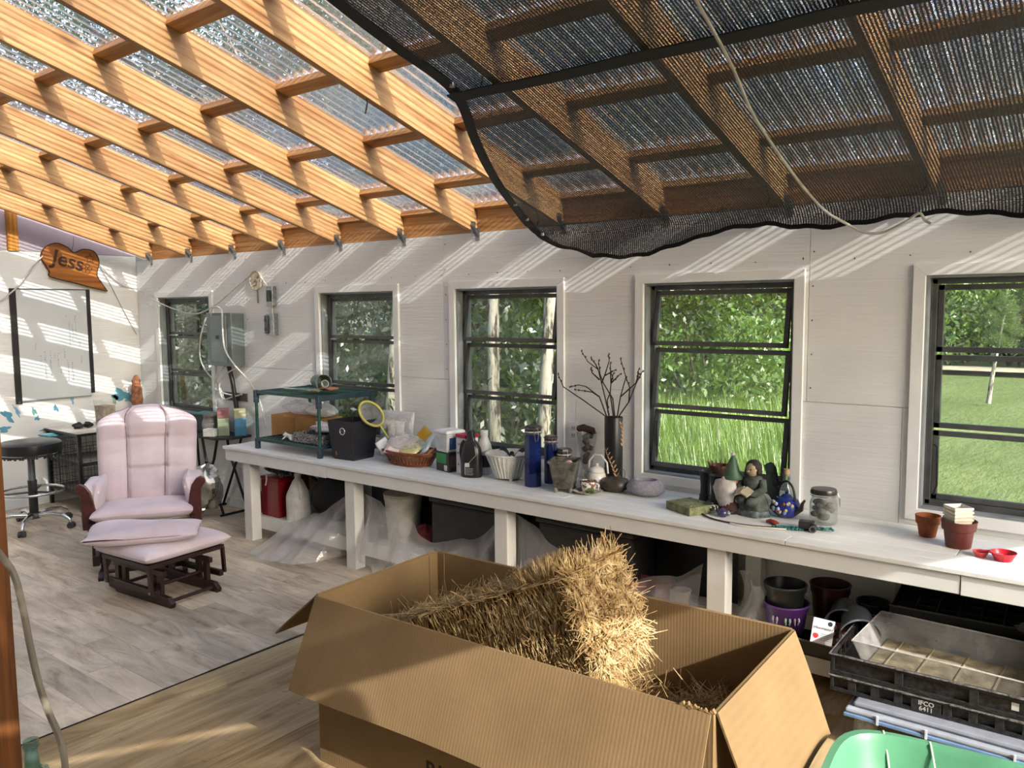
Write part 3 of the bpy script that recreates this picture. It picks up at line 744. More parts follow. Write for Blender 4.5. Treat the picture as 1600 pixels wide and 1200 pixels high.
# ---------------------------------------------------------------- glider chair
PINK = None
t = NT('dusty_mauve_upholstery'); n = t.noise(t.coords(rnd=3), 5, 4); n2 = t.noise(t.coords(), 260, 2)
cc = t.ramp(n, [(.3, '#baaab0'), (.7, '#cbbdc2')])
PINK = t.end(t.bsdf(cc, .85, 0, .2, t.bump(t.math('ADD', t.math('MULTIPLY', n2, .35), t.noise(t.coords(), 14, 3)), .22, .006), Sheen_Weight=.25))
MAHOG = wood('dark_mahogany', '#4a211b', '#2c120f', 'X', 22, .32, False, .5, .06)
MAHOGB = wood('very_dark_mahogany', '#2f1613', '#1b0c0a', 'X', 22, .35, False, .5, .05)
def pillow_shape(x0, x1, y0, y1, zc, th, nu=22, nv=22, edge_=.35, fn=None):
    """rounded cushion in the xy plane, thickness th"""
    mb = MB()
    def prof(u): return max(0.0, 1 - abs(2*u - 1)**(2/edge_))**.5
    for sgn in (1, -1):
        def f(u, v, s=sgn):
            uu = .5 - .5*math.cos(PI*u); vv = .5 - .5*math.cos(PI*v)
            h = min(prof(uu), 1)*min(prof(vv), 1)
            x = x0 + (x1 - x0)*uu; y = y0 + (y1 - y0)*vv
            r = .97 + .03*h
            p = V((x, y, zc + s*th/2*h))
            return fn(p, uu, vv, s) if fn else p
        mb.grid(f, nu, nv)
    return mb
gc = thing('glider_chair', 'mauve upholstered glider armchair with dark wood frame facing the ottoman', 'armchair', (-5.53, 2.84, 0), R_(-33))
def seatf(p, u, v, s):
    p.z += .012*math.sin(u*PI)*math.sin(v*PI)*(s > 0) - .05*(1 - u); return p
obj('seat_cushion', pillow_shape(-.56, .03, -.335, .335, .435, .115, fn=seatf, edge_=.30), PINK, gc, smooth=180)
# tufted back cushion: u across, v up
def backw(v): return .36*(1 - .08*(1 - v)**2)*(1 if v < .80 else (1 - ((v - .80)/.20)**2.6*.52))
def backmesh():
    mb = MB()
    for sgn in (1, -1):
        def f(u, v, s=sgn):
            vv = v; a = 2*u - 1; w_ = backw(vv)
            y = a*w_; zz = .43 + vv*(.67 + .035*(1 - a*a))
            e = (1 - abs(a)**5)**.5*max(0, 1 - abs(2*vv - 1)**9)**.5
            th = .088*e
            if s > 0:
                g = 0
                for c_ in (-.40, .36): 
                    cc_ = c_*(1 + .35*max(0, vv - .62))
                    g += .030*math.exp(-((a - cc_)/.045)**2)
                for c_ in (.345, .66):
                    if -.46 < a < .42: g += .024*math.exp(-((vv - c_)/.018)**2)
                    else: g += .007*math.exp(-((vv - c_)/.03)**2)
                th += .020*math.cos(a*3.7)**2 + .016*math.sin(vv*PI*3)**2*e - g*e
            x = -.505 - .30*vv + .05*vv*vv + s*th + .03*a*a*(s > 0)*vv
            return (x, y, zz)
        mb.grid(f, 64, 64)
    return mb
obj('back_cushion', backmesh(), PINK, gc, smooth=180)
pip = MB()
for c_ in (-.40, .36):
    pts = []
    for i in range(21):
        v = .03 + .94*i/20; a = c_*(1 + .35*max(0, v - .62)); x = -.505 - .30*v + .05*v*v + .088 + .020*math.cos(a*3.7)**2 + .016*math.sin(v*PI*3)**2 - .026
        pts.append((x, a*backw(v), .43 + v*(.69 + .035*(1 - a*a))))
    pip.tube(pts, .004, 5)
obj('seam_piping', pip, M('#8d7a7e', .9), gc, smooth=60, kind='stuff')
for s in (1, -1):
    y = .385*s
    # carved front arm panel: outward scroll at the top
    pr = [(0, .33), (.012, .45), (-.002, .54), (-.018, .60), (-.05, .648), (-.082, .662), (-.108, .648), (-.115, .618), (-.10, .596), (-.082, .57), (-.078, .50), (-.082, .42), (-.078, .33)]
    pr = [(-a*s, b) for a, b in pr]
    obj('arm_panel', MB().prism(pr, .028, Matrix.Translation((-.085, .312*s, 0)) @ MYZ), MAHOG, gc, bevel=.006)
    def armf(p, u, v, q, s=s):
        p.z += .05*(u - .5)*0 ; return p
    ap = pillow_shape(-.50, -.075, .275, .395, .585, .12, 16, 12, .28)
    if s < 0: ap.v = [(a, -b, c) for a, b, c in ap.v]
    # padded side falling from the arm to the seat
    sd = pillow_shape(-.50, -.07, -.13, .13, 0, .075, 14, 14, .28).xf(Matrix.Translation((0, .315*s, .52)) @ Matrix.Rotation(s*R_(-80), 4, 'X'))
    ap.add(sd.v, sd.f); obj('arm_pad', ap, PINK, gc, smooth=60)
    obj('side_rail', MB().bb((-.60, .335*s - .016, .33), (.0, .335*s + .016, .385)), MAHOGB, gc, bevel=.004)
    obj('base_rail', MB().prism([(-.62, 0), (-.57, 0), (-.52, .025), (.0, .025), (.045, 0), (.10, 0), (.105, .03), (.06, .06), (-.58, .06), (-.625, .035)], .035, Matrix.Translation((0, .27*s + .0175, 0)) @ Matrix.Rotation(PI/2, 4, 'X')), MAHOGB, gc, bevel=.004)
    for x in (-.44, -.08): obj('base_post', MB().bb((x - .04, .27*s - .016, .055), (x + .04, .27*s + .016, .26)), MAHOGB, gc, bevel=.003)
    for x in (-.50, .0): obj('glide_arm', MB().bar((x, .315*s, .345), (x + .03, .315*s, .13), .018, .035), MAHOGB, gc, bevel=.004)
    obj('pivot_block', MB().bb((-.10, .30*s - .022, .10), (.06, .30*s + .022, .17)), MAHOGB, gc, bevel=.006)
obj('front_rail', MB().bb((-.02, -.33, .325), (.01, .33, .375)), MAHOGB, gc, bevel=.004)
obj('back_rail', MB().bb((-.60, -.33, .325), (-.57, .33, .375)), MAHOGB, gc, bevel=.004)
for x in (-.48, .02): obj('base_stretcher', MB().cyl((x, -.27, .045), (x, .27, .045), .013, n=10), MAHOGB, gc, smooth=40)
obj('back_frame', MB().bar((-.60, -.25, .36), (-.86, -.22, .98), .04, .02).bar((-.60, .25, .36), (-.86, .22, .98), .04, .02).bar((-.86, -.24, .98), (-.86, .24, .98), .03, .03), MAHOGB, gc, bevel=.003)
# ---------------------------------------------------------------- ottoman and pillow
ot = thing('glider_ottoman', 'matching low mauve ottoman on a dark wood gliding base', 'ottoman', (-5.07, 2.73, 0), R_(5))
def otf(p, u, v, s):
    p.z += .02*math.sin(u*PI)*math.sin(v*PI)*(s > 0); return p
obj('cushion', pillow_shape(-.27, .30, -.315, .315, .335, .095, fn=otf, edge_=.24), PINK, ot, smooth=180)
obj('deck', MB().bb((-.24, -.28, .262), (.27, .28, .289)), MAHOGB, ot, bevel=.004)
for s in (1, -1):
    y = .17*s
    obj('base_rail', MB().prism([(-.35, .06), (-.33, .025), (-.27, .02), (-.24, 0), (.28, 0), (.34, 0), (.35, .03), (.31, .065), (-.33, .085)], .034, Matrix.Translation((0, y + .017, 0)) @ Matrix.Rotation(PI/2, 4, 'X')), MAHOGB, ot, bevel=.004)
    for x in (-.24, -.16, .14, .22): obj('base_post', MB().bb((x - .022, y - .013, .05), (x + .022, y + .013, .215)), MAHOGB, ot, bevel=.003)
    obj('upper_rail', MB().bb((-.27, y - .014, .19), (.27, y + .014, .225)), MAHOGB, ot, bevel=.003)
    for x in (-.22, .26):
        obj('glide_arm', MB().bar((x, .27*s, .275), (x + .012, .27*s, .10), .016, .034), MAHOGB, ot, bevel=.004)
        obj('bolt', MB().cyl((x + .01, .27*s + .01*s, .115), (x + .01, .27*s + .016*s, .115), .008, n=10), GALV, ot)
    obj('pivot_block', MB().bb((-.24, .235*s - .016, .085), (.29, .235*s + .016, .125)), MAHOGB, ot, bevel=.006)
for (x, z) in ((.30, .035), (-.24, .05), (.18, .12)): obj('stretcher', MB().cyl((x, -.17, z), (x, .17, z), .012, n=10), MAHOGB, ot, smooth=40)
def plf(p, u, v, s):
    p.z += .018*math.sin(u*7)*math.sin(v*5 + 1)*(s > 0) + .05*(1 - v)**2*0; return p
pw = thing('throw_pillow', 'limp mauve pillow lying on the ottoman', 'pillow', (-5.05, 2.60, .432), R_(-36))
obj('cover', pillow_shape(-.185, .185, -.335, .335, .006, .118, fn=plf, edge_=.55, nu=26, nv=30), PINK, pw, smooth=180)
pip = MB()
q = []
for i in range(60):
    a = 2*PI*i/60; c_, s_ = math.cos(a), math.sin(a); k = (abs(c_)**6 + abs(s_)**6)**(-1/6); q.append((.184*c_*k, .334*s_*k, .006))
pip.tube(q, .004, 5, closed=True); obj('piping', pip, M('#9b888c', .9), pw, smooth=60)
# ---------------------------------------------------------------- stool
st = thing('swivel_stool', 'black round swivel stool with chrome foot ring and star base', 'stool', (-7.50, 2.90, 0))
obj('seat', MB().lathe([(0, .655), (.22, .655), (.243, .668), (.247, .70), (.243, .742), (.222, .756), (.10, .762), (0, .763)], 36), M((.012, .012, .014), .32), st, smooth=50)
fr_ = MB()
for i in range(72):
    a = 2*PI*i/72; h = .012 + .016*abs(math.sin(i*1.9))
    fr_.box((.232*math.cos(a), .232*math.sin(a), .655 - h/2), (.006, .018, h), a)
obj('torn_trim', fr_, M((.014, .014, .015), .6), st, kind='stuff')
obj('post', MB().cyl((0, 0, .40), (0, 0, .65), .028, n=20), M('#6d7072', .3, .8), st, smooth=40)
obj('sleeve', MB().cyl((0, 0, .10), (0, 0, .42), .036, n=20).cyl((0, 0, .62), (0, 0, .655), .06, .075, n=20), BLACKP, st, smooth=40)
obj('foot_ring', MB().tube([(.245*math.cos(2*PI*i/40), .245*math.sin(2*PI*i/40), .325) for i in range(40)], .0115, 8, closed=True), CHROME, st, smooth=60)
for k in range(3):
    a = 2*PI*k/3 + .4; obj('ring_spoke', MB().cyl((0, 0, .315), (.24*math.cos(a), .24*math.sin(a), .325), .009, n=8), BLACKP, st, smooth=40)
obj('hub', MB().lathe([(0, .085), (.05, .085), (.06, .11), (.05, .135), (0, .135)], 18), M('#5d5c58', .4, .6), st, smooth=40)
for k in range(5):
    a = 2*PI*k/5 + R_(-38); d = V((math.cos(a), math.sin(a), 0))
    l = obj('base_leg', MB().tube([d*.04 + V((0, 0, .112)), d*.16 + V((0, 0, .128)), d*.26 + V((0, 0, .115)), d*.315 + V((0, 0, .082)), d*.325 + V((0, 0, .055))], [.022, .020, .017, .015, .012], 8), CHROME, st, smooth=60)
    c_ = d*.33; n_ = V((-d.y, d.x, 0))
    obj('caster', MB().cyl(c_ + n_*.006 + V((0, 0, .027)), c_ + n_*.026 + V((0, 0, .027)), .027, n=14).cyl(c_ - n_*.026 + V((0, 0, .027)), c_ - n_*.006 + V((0, 0, .027)), .027, n=14).box(c_ + V((0, 0, .045)), (.035, .03, .022), a), M((.05, .05, .05), .45), l, smooth=40)
# ---------------------------------------------------------------- desk by the left wall
dk = thing('wire_desk', 'pale topped desk with black metal frame and wire side baskets by the left wall', 'desk', (-8.02, 3.83, 0))
BLM = M((.014, .014, .015), .4, .3)
obj('top', MB().bb((-.345, -.46, .722), (.345, .50, .745)), M('#b9b3a6', .4, 0, .4, .06, 9), dk, bevel=.003)
obj('top_edging', MB().bb((-.348, -.463, .716), (.348, .503, .7395)), BLM, dk, bevel=.003)
for sx in (-.32, .32):
    for sy in (-.435, .47): obj('leg', MB().bb((sx - .016, sy - .016, 0), (sx + .016, sy + .016, .72)), BLM, dk, bevel=.003)
for z in (.445, .17):
    obj('shelf', MB().bb((-.32, -.435, z), (.32, .47, z + .016)), M('#7d7a73', .5), dk, bevel=.002)
    obj('shelf_frame', MB().bb((-.325, -.44, z - .014), (.325, -.425, z + .017)).bb((.312, -.44, z - .014), (.327, .475, z + .017)), BLM, dk)
for y in (-.443,):
    mb = MB()
    for x in [(-.30 + .6*i/9) for i in range(10)]: mb.cyl((x, y, .19), (x, y, .66), .0022, n=4)
    for z in [.20 + .46*i/7 for i in range(8)]: mb.cyl((-.31, y, z), (.31, y, z), .0022, n=4)
    obj('wire_grid', mb, BLM, dk, kind='stuff')
mb = MB()
for y in [(-.41 + .86*i/13) for i in range(14)]: mb.cyl((-.327, y, .19), (-.327, y, .64), .0022, n=4)
for y in [(-.41 + .86*i/13) for i in range(14)]: mb.cyl((.329, y, .19), (.329, y, .62), .0022, n=4)
for z in [.20 + .42*i/6 for i in range(7)]: mb.cyl((-.327, -.42, z), (-.327, .46, z), .0022, n=4); mb.cyl((.329, -.42, z), (.329, .46, z), .0022, n=4)
obj('wire_grid', mb, BLM, dk, kind='stuff')
# on the desk
def crumpled(mb, c, r, sc_, n=16, amp=.2, seed=1):
    R = random.Random(seed); ph = [(R.uniform(0, 6), R.uniform(2, 6), R.uniform(2, 6)) for _ in range(5)]
    k = n//2; 
    def f(u, v):
        a, b = 2*PI*u, PI*v; q = 1 + amp*sum(math.sin(p + m1*a*1.0 // 1 if False else p + round(m1)*a + m2*b) for p, m1, m2 in ph)/2.4
        return V(c) + V((r*q*math.sin(b)*math.cos(a)*sc_[0], r*q*math.sin(b)*math.sin(a)*sc_[1], max(-r*sc_[2]*.92, r*q*math.cos(b)*sc_[2])))
    return mb.grid(f, n, k, wrap=True)
t0 = tag(obj('glove_bundle', crumpled(crumpled(MB(), (0, -.045, .028), .05, (1.1, .9, .56), 18, .22, 5), (0, .05, .026), .05, (1.1, .9, .52), 18, .22, 9), M((.02, .016, .015), .8), smooth=60, loc=(-8.02, 3.58, .746)), 'crumpled black cloth gloves lying on the pale desk', 'gloves')
cj = thing('plastic_tub', 'clear square tub half full of beige powder on the pale desk', 'tub', (-7.98, 3.78, .746), .3)
obj('tub', MB().lathe([(.0, .003), (.085, .003), (.098, .26), (.095, .26), (.082, .006), (0, .006)], 4, rz=PI/4), thin_glass('clear_tub_plastic', (.95, .95, .94), .10), cj)
obj('powder', MB().lathe([(0, .009), (.0795, .009), (.0895, .205), (0, .21)], 4, rz=PI/4), M('#b49c86', .95, 0, .1, .2, 30, .4, 60), cj)
ob = thing('orange_box', 'small bright orange box beside the powder tub', 'box', (-7.93, 4.02, .746), .2)
obj('carton', MB().box((0, 0, .07), (.12, .08, .14)), M('#e0661c', .5), ob, bevel=.004)
obj('lid', MB().box((0, 0, .147), (.124, .084, .014)), M('#d65a14', .5), ob, bevel=.003)
obj('label', MB().box((-.0, -.0405, .07), (.07, .002, .05)), M('#d9a48a', .5), ob)
cp = thing('paper_scrap', 'small white paper scrap lying on the pale desk edge', 'paper', (-7.75, 3.70, .746), .5)
obj('sheet', MB().prism([(-.05, -.03), (.045, -.035), (.055, .028), (-.045, .034)], .0012), M('#e3e3e0', .7), cp); obj('fold', MB().prism([(-.05, -.03), (0, -.032), (0, .03), (-.045, .034)], .0015, Matrix.Translation((0, 0, .0012)) @ Matrix.Rotation(R_(-4), 4, 'Y')), M('#ececea', .7), cp)
yj = thing('tumbler', 'short clear tumbler holding pale yellow liquid behind the gloves', 'tumbler', (-8.2, 3.86, .746))
obj('glass', MB().lathe([(0, .002), (.032, .002), (.038, .11), (.036, .11), (.030, .006), (0, .006)], 18), thin_glass('tumbler_glass', (.95, .97, .95), .05), yj, smooth=40)
obj('liquid', MB().lathe([(0, .0065), (.0295, .0065), (.034, .07), (0, .07)], 18), M('#c9cf8c', .3), yj, smooth=40)
tp = thing('teal_packet', 'teal folded packet poking out under the desk top beside the stool', 'packet', (-8.10, 3.30, .690), .2)
tag(tp, 'teal folded packet poking past the desk corner behind the stool', 'packet')
obj('sleeve', MB().bb((-.12, -.02, 0), (.03, .25, .012)), M('#3f7f8a', .5), tp, bevel=.003); obj('flap', MB().bb((-.12, -.03, .0125), (-.02, .1, .018)), M('#6ba3a8', .5), tp, bevel=.002)
# tall terracotta and white ornament on the window corner
tc = thing('carved_ornament', 'tall rough terracotta ornament standing in the corner by the first window', 'ornament', (-8.20, 4.22, .0))
obj('shaft', MB().lathe([(0, 0), (.07, 0), (.075, .30), (.062, .72), (.06, .90), (0, .90)], 10), M('#c8c4bd', .8, 0, .2, .1, 20, .4), tc, smooth=30)
obj('figure', MB().lathe([(0, .90), (.05, .90), (.062, .95), (.052, 1.02), (.056, 1.05), (.040, 1.12), (.044, 1.15), (.02, 1.20), (0, 1.21)], 9), M('#9c6b4f', .85, 0, .2, .3, 30, .8, 40), tc, smooth=20)
# ---------------------------------------------------------------- folding table in the corner
ft = thing('folding_table', 'black folding table with crossed legs behind the glider chair', 'table', (-6.90, 4.20, 0))
pr = [(-.45, -.10), (-.40, -.15), (.36, -.15), (.47, -.04), (.47, .165), (-.45, .165)]
obj('top', MB().prism(pr, .022, Matrix.Translation((0, 0, .70))), M((.018, .018, .019), .5), ft, bevel=.004)
for (p0, p1) in (((.34, -.13, .70), (.64, -.34, 0.012)), ((.40, -.06, .70), (.12, .02, .012))): pass
for y, s in ((-.12, 1), (.13, 1)):
    obj('leg', MB().tube([(.36, y, .70), (.30, y, .52), (.02, y, .015)], .012, 8), BLM, ft, smooth=50)
    obj('leg', MB().tube([(.10, y + .012, .70), (.14, y + .012, .52), (.40, y + .012, .015)], .012, 8), BLM, ft, smooth=50)
    obj('leg', MB().tube([(-.40, y, .70), (-.36, y, .3), (-.34, y, .015)], .012, 8), BLM, ft, smooth=50)
obj('foot_bar', MB().cyl((.40, -.14, .014), (.40, .16, .014), .012, n=8), BLM, ft, smooth=40); obj('foot_bar', MB().cyl((.02, -.14, .014), (.02, .16, .014), .012, n=8), BLM, ft, smooth=40)
# coloured index boxes in two stacks
def boxstack(x, y, cols, names):
    z = .7225
    for c_, nm in zip(cols, names):
        b = thing('storage_box', nm, 'box', (x, y, z), -.55)
        obj('body', MB().box((0, 0, .0375), (.128, .10, .075)), M(c_, .55), b, bevel=.004)
        obj('lid_band', MB().box((0, 0, .0765), (.131, .103, .009)), M(tuple(min(1, q*1.25) for q in hx(c_)), .55), b, bevel=.002)
        z += .0815
boxstack(-6.62, 4.20, ('#7f8d74', '#88967b', '#8f6062'), ('sage green box at the bottom of the left stack on the folding table', 'sage green box in the middle of the left stack under the pink one', 'dusty pink box on top of the left stack on the folding table'))
boxstack(-6.485, 4.285, ('#33698a', '#4a7f9f', '#b3b28d'), ('deep blue box at the bottom of the right stack on the folding table', 'light blue box in the middle of the right stack under the cream one', 'cream box on top of the right stack on the folding table'))
jr = thing('storage_jar', 'squat clear plastic jar of dark bits on the folding table', 'jar', (-6.80, 4.20, .7225))
obj('glass', MB().lathe([(0, .002), (.07, .002), (.092, .03), (.095, .10), (.075, .145), (.072, .165), (.07, .165), (.088, .10), (.085, .035), (.066, .006), (0, .006)], 20, fn=lambda a, z: 1 + .03*math.sin(5*a + z*30)), thin_glass('crinkled_clear_plastic', (.88, .88, .87), .22, (.5, .48, .46)), jr, smooth=40)
obj('contents', crumpled(MB(), (0, 0, .055), .07, (1, 1, .7), 16, .12, 3), M('#4a443e', .8, 0, .3, .4, 40), jr, smooth=40)
obj('lid', MB().lathe([(0, .166), (.078, .166), (.078, .185), (0, .185)], 20), M('#77766f', .5), jr, smooth=40)
wbx_ = thing('white_gift_box', 'small white box with a thin black outline tipped on the folding table', 'box', (-6.66, 4.095, .723), .5)
obj('carton', MB().box((0, 0, .034), (.11, .08, .068)), M('#d9d9d6', .55), wbx_, bevel=.003)
obj('outline', MB().tube([(-.04, -.028, .0683), (.04, -.028, .0683), (.046, 0, .0683), (.04, .028, .0683), (-.04, .028, .0683), (-.046, 0, .0683)], .0014, 4, closed=True), M('#222222', .6), wbx_)
tf = thing('teal_folder', 'teal folder resting on the jar behind the chair back', 'folder', (-6.98, 4.27, .90), .1)
tag(tf, 'teal folder standing flat on books at the first window', 'folder'); tf.location = (-6.98, 4.27, .7225)
obj('stack', MB().bb((-.13, -.08, 0), (.13, .07, .16)), M('#3d4246', .6), tf, bevel=.003); obj('cover', MB().bb((-.15, -.09, .161), (.15, .08, .175)), M('#4d7f80', .5), tf, bevel=.003)
# silver foil bag under the folding table
FOIL = M('#b5b5ab', .22, .85, .5, .15, 10)
fb = tag(obj('foil_bag', crumpled(crumpled(MB(), (0, 0, .25), .17, (.85, .8, 1.15), 26, .17, 11), (-.06, -.09, .10), .11, (1, .8, 1.0), 22, .2, 4), FOIL, smooth=18, loc=(-6.62, 4.0, .006)), 'crinkled silver foil bag on the floor under the folding table', 'bag')
rc_ = thing('red_canister', 'red metal canister standing on the floor behind the folding table legs', 'canister', (-6.22, 4.24, .004))
obj('body', MB().lathe([(0, 0), (.075, 0), (.08, .02), (.08, .20), (.07, .23), (0, .235)], 18), M('#7e1220', .35), rc_, smooth=40); obj('cap', MB().lathe([(0, .236), (.03, .236), (.03, .27), (0, .272)], 14), BLACKP, rc_, smooth=40)
# ---------------------------------------------------------------- things standing on the workbench
def on(x, y, r=0.0, z=BT):   # a base whose near edge touches (x, y): step r further from the room
    d = math.hypot(x, y); return (x + x/d*r, y + y/d*r, z + .0005)
GREEN = M('#1d4a43', .4, .2, .5, .25, 10)
NAVYG = M('#1c3440', .45, 0, .5, .2, 10)
rk = thing('tube_rack', 'green two tier tube rack at the far end of the workbench', 'rack', (-5.165, 4.085, BT))
RW, RD, RH = .385, .262, .470
for sx in (-1, 1):
    for sy in (-1, 1):
        leg = obj('leg', MB().cyl((sx*RW, sy*RD, .06), (sx*RW, sy*RD, RH - .05), .0125, n=12), GREEN, rk, smooth=40)
        for z0, z1 in ((0, .085), (RH - .10, RH)):
            obj('corner_joint', MB().box((sx*RW, sy*RD, (z0 + z1)/2), (.034, .034, z1 - z0)).prism([(0, 0), (.05, 0), (.012, -.012 if z0 else -.012), (0, -.05)], .028, Matrix.Translation((sx*(RW - .014), sy*RD - .014, z1 - .0)) @ Matrix(((-sx, 0, 0, 0), (0, 0, 1, 0), (0, 1, 0, 0), (0, 0, 0, 1)))), NAVYG, leg, bevel=.004)
for z in (.075, RH - .016):
    for sy in (-1, 1): obj('long_rail', MB().bb((-RW, sy*RD - .011, z - .012), (RW, sy*RD + .011, z + .012)), GREEN, rk, bevel=.003)
    for sx in (-1, 1): obj('side_rail', MB().bb((sx*RW - .011, -RD, z - (.012 if z < .2 else .030)), (sx*RW + .011, RD, z + .012)), NAVYG, rk, bevel=.003)
    mb = MB()
    for k in range(15): mb.bb((-RW + .05*k + .03, -RD, z - .002), (-RW + .05*k + .048, RD, z + .004))
    for k in range(4): mb.bb((-RW, -RD + .095*k + .06, z + .004), (RW, -RD + .095*k + .075, z + .008))
    obj('shelf_lattice', mb, GREEN, rk, kind='stuff')
cb = thing('cardboard_carton', 'flat brown cardboard carton behind the green rack', 'carton', (-5.46, 4.205, BT + .0005))
CARD2 = M('#a67a48', .75, 0, .2, .12, 6)
obj('body', MB().bb((-.30, -.10, 0), (.32, .14, .225)), CARD2, cb, bevel=.003)
obj('flap', MB().bb((-.30, -.10, .2255), (.008, .14, .230)).xf(Matrix.Rotation(0, 4, 'X')), CARD2, cb); obj('flap', MB().bb((.012, -.10, .2255), (.32, .14, .233)), CARD2, cb)
obj('tape_seam', MB().bb((.008, -.102, .0), (.011, -.0985, .224)), M('#7a552d', .7), cb)
BAG = film('clear_bag_plastic', .25, (.86, .86, .86), 60)
tag(obj('plastic_bag', crumpled(MB(), (0, 0, .055), .13, (1.25, .6, .42), 26, .2, 7), BAG, smooth=60, loc=(-5.52, 4.22, BT + .236)), 'clear plastic bag of odds lying on the brown carton', 'bag')
tag(obj('paper_towel', crumpled(MB(), (0, 0, .05), .12, (1.3, .8, .42), 26, .16, 17), film('white_tissue', .8, (.85, .84, .83), 30), smooth=60, loc=(-5.24, 4.22, BT + .236)), 'crumpled white paper beside the clear bag on the brown carton', 'paper')
# on top of the rack
ZR = BT + RH + .002
sp = thing('planter_cup', 'grey green plastic cup lying on its side on top of the green rack', 'cup', (-5.10, 4.10, ZR + .065), R_(-20))
Mx = Matrix.Rotation(PI/2, 4, 'Y')
obj('shell', MB().lathe([(0, -.09), (.048, -.09), (.064, .09), (.060, .09), (.044, -.085), (0, -.085)], 24).xf(Mx), M('#6f8078', .5), sp, smooth=40)
obj('inner_cup', MB().lathe([(0, .0), (.024, .0), (.03, .10), (.027, .10), (.021, .004), (0, .004)], 16).xf(Matrix.Translation((.02, 0, -.028)) @ Matrix.Rotation(R_(78), 4, 'Y')), M('#cfd2cf', .5), sp, smooth=40)
gp = thing('green_glove', 'faded green garden glove flat on top of the green rack', 'glove', (-5.03, 3.95, ZR + .009), .3)
mb = MB().prism([(-.11, -.035), (.02, -.05), (.05, -.045), (.05, .045), (.02, .05), (-.11, .04)], .014); obj('palm', mb, M('#5f8f7a', .85, 0, .2, .2, 20, .4), gp, bevel=.006)
for k in range(4): obj('finger', MB().tube([(.045, -.034 + .023*k, .007), (.09, -.036 + .024*k, .010), (.125 - .01*abs(k - 1.5), -.038 + .025*k, .007)], [.0105, .0105, .008], 8), M('#5f8f7a', .85, 0, .2, .2, 20, .4), gp, smooth=60)
obj('thumb', MB().tube([(-.02, -.045, .007), (.02, -.075, .010), (.055, -.085, .007)], [.012, .011, .008], 8), M('#5f8f7a', .85, 0, .2, .2, 20, .4), gp, smooth=60)
sh = thing('terracotta_shard', 'curved orange terracotta shard on top of the green rack', 'shard', (-4.90, 4.02, ZR + .007), .2)
def shf(u, v): a = -.9 + 1.8*u; return (.055*math.sin(a)*1.3, -.06 + .12*v, .028*math.cos(a))
mb = MB().grid(shf, 10, 3); n = len(mb.v); mb.v += [(x*.85, y, z - .008) for x, y, z in mb.v[:n]]; mb.f += [tuple(i + n for i in f[::-1]) for f in mb.f[:]]
obj('shell', mb, M('#a8704c', .8), sh, smooth=60); obj('rim', MB().tube([V(shf(i/10, 0)) for i in range(11)], .006, 6), M('#97613f', .8), sh, smooth=60)
sc2 = thing('grey_trowel_blade', 'long grey scoop lying along the front of the green rack top', 'scoop', (-5.12, 3.87, ZR + .008), .12)
obj('blade', MB().grid(lambda u, v: (-.13 + .26*u, (v - .5)*.075*(1 - .6*abs(2*u - 1)**3), .018*(2*v - 1)**2 + .002), 14, 8), M('#7d8a80', .6), sc2, smooth=60)
obj('handle', MB().cyl((.12, 0, .012), (.24, .01, .012), .011, n=10), M('#8a7a68', .6), sc2, smooth=40)
# on the lower tier
ZL = BT + .0765 + .008
tr_ = thing('patterned_tray', 'black and white patterned tray of beads in the green rack', 'tray', (-4.98, 3.985, ZL), .05)
t = NT('black_white_scribble'); n = t.noise(t.coords(), 55, 2, .6, 2.5); cc = t.ramp(n, [(.50, (.015, .015, .015)), (.56, (.75, .75, .75)), (.60, (.02, .02, .02))]); SCR = t.end(t.bsdf(cc, .5))
mb = MB().bb((-.17, -.11, 0), (.17, .11, .006)).bb((-.17, -.11, 0), (-.162, .11, .075)).bb((.162, -.11, 0), (.17, .11, .075)).bb((-.17, -.11, 0), (.17, -.102, .075)).bb((-.17, .102, 0), (.17, .11, .075))
obj('tray', mb, SCR, tr_, bevel=.002)
mb = MB()
for k in range(90): mb.ball((random.uniform(-.145, .145), random.uniform(-.085, .085), .018 + random.uniform(0, .05)), .013, n=6)
obj('beads', mb, M((.03, .03, .032), .3), tr_, smooth=180, kind='stuff')
tag(obj('tissue', crumpled(MB(), (0, 0, .03), .075, (1.5, .8, .5), 22, .25, 23), M('#d9d8d6', .8), smooth=60, loc=(-4.96, 4.0, ZL + .079)), 'crumpled white tissue on the patterned tray', 'tissue')
sb = thing('spray_nozzle', 'white trigger spray head lying in front of the patterned tray', 'nozzle', (-5.25, 3.905, ZL + .02), -.25)
obj('barrel', MB().cyl((-.06, 0, .012), (.05, 0, .012), .016, .012, n=12), M('#dcdcdc', .4), sb, smooth=40); obj('collar', MB().cyl((.035, 0, .005), (.06, 0, .005), .024, n=14), M('#dcdcdc', .4), sb, smooth=40)
obj('trigger', MB().tube([(-.03, -.005, .01), (-.04, -.02, .0), (-.03, -.045, -.01)], .006, 6), M('#cfcfcf', .4), sb, smooth=40); obj('tip', MB().cyl((-.085, 0, .012), (-.06, 0, .012), .022, n=4), M('#dcdcdc', .4), sb)
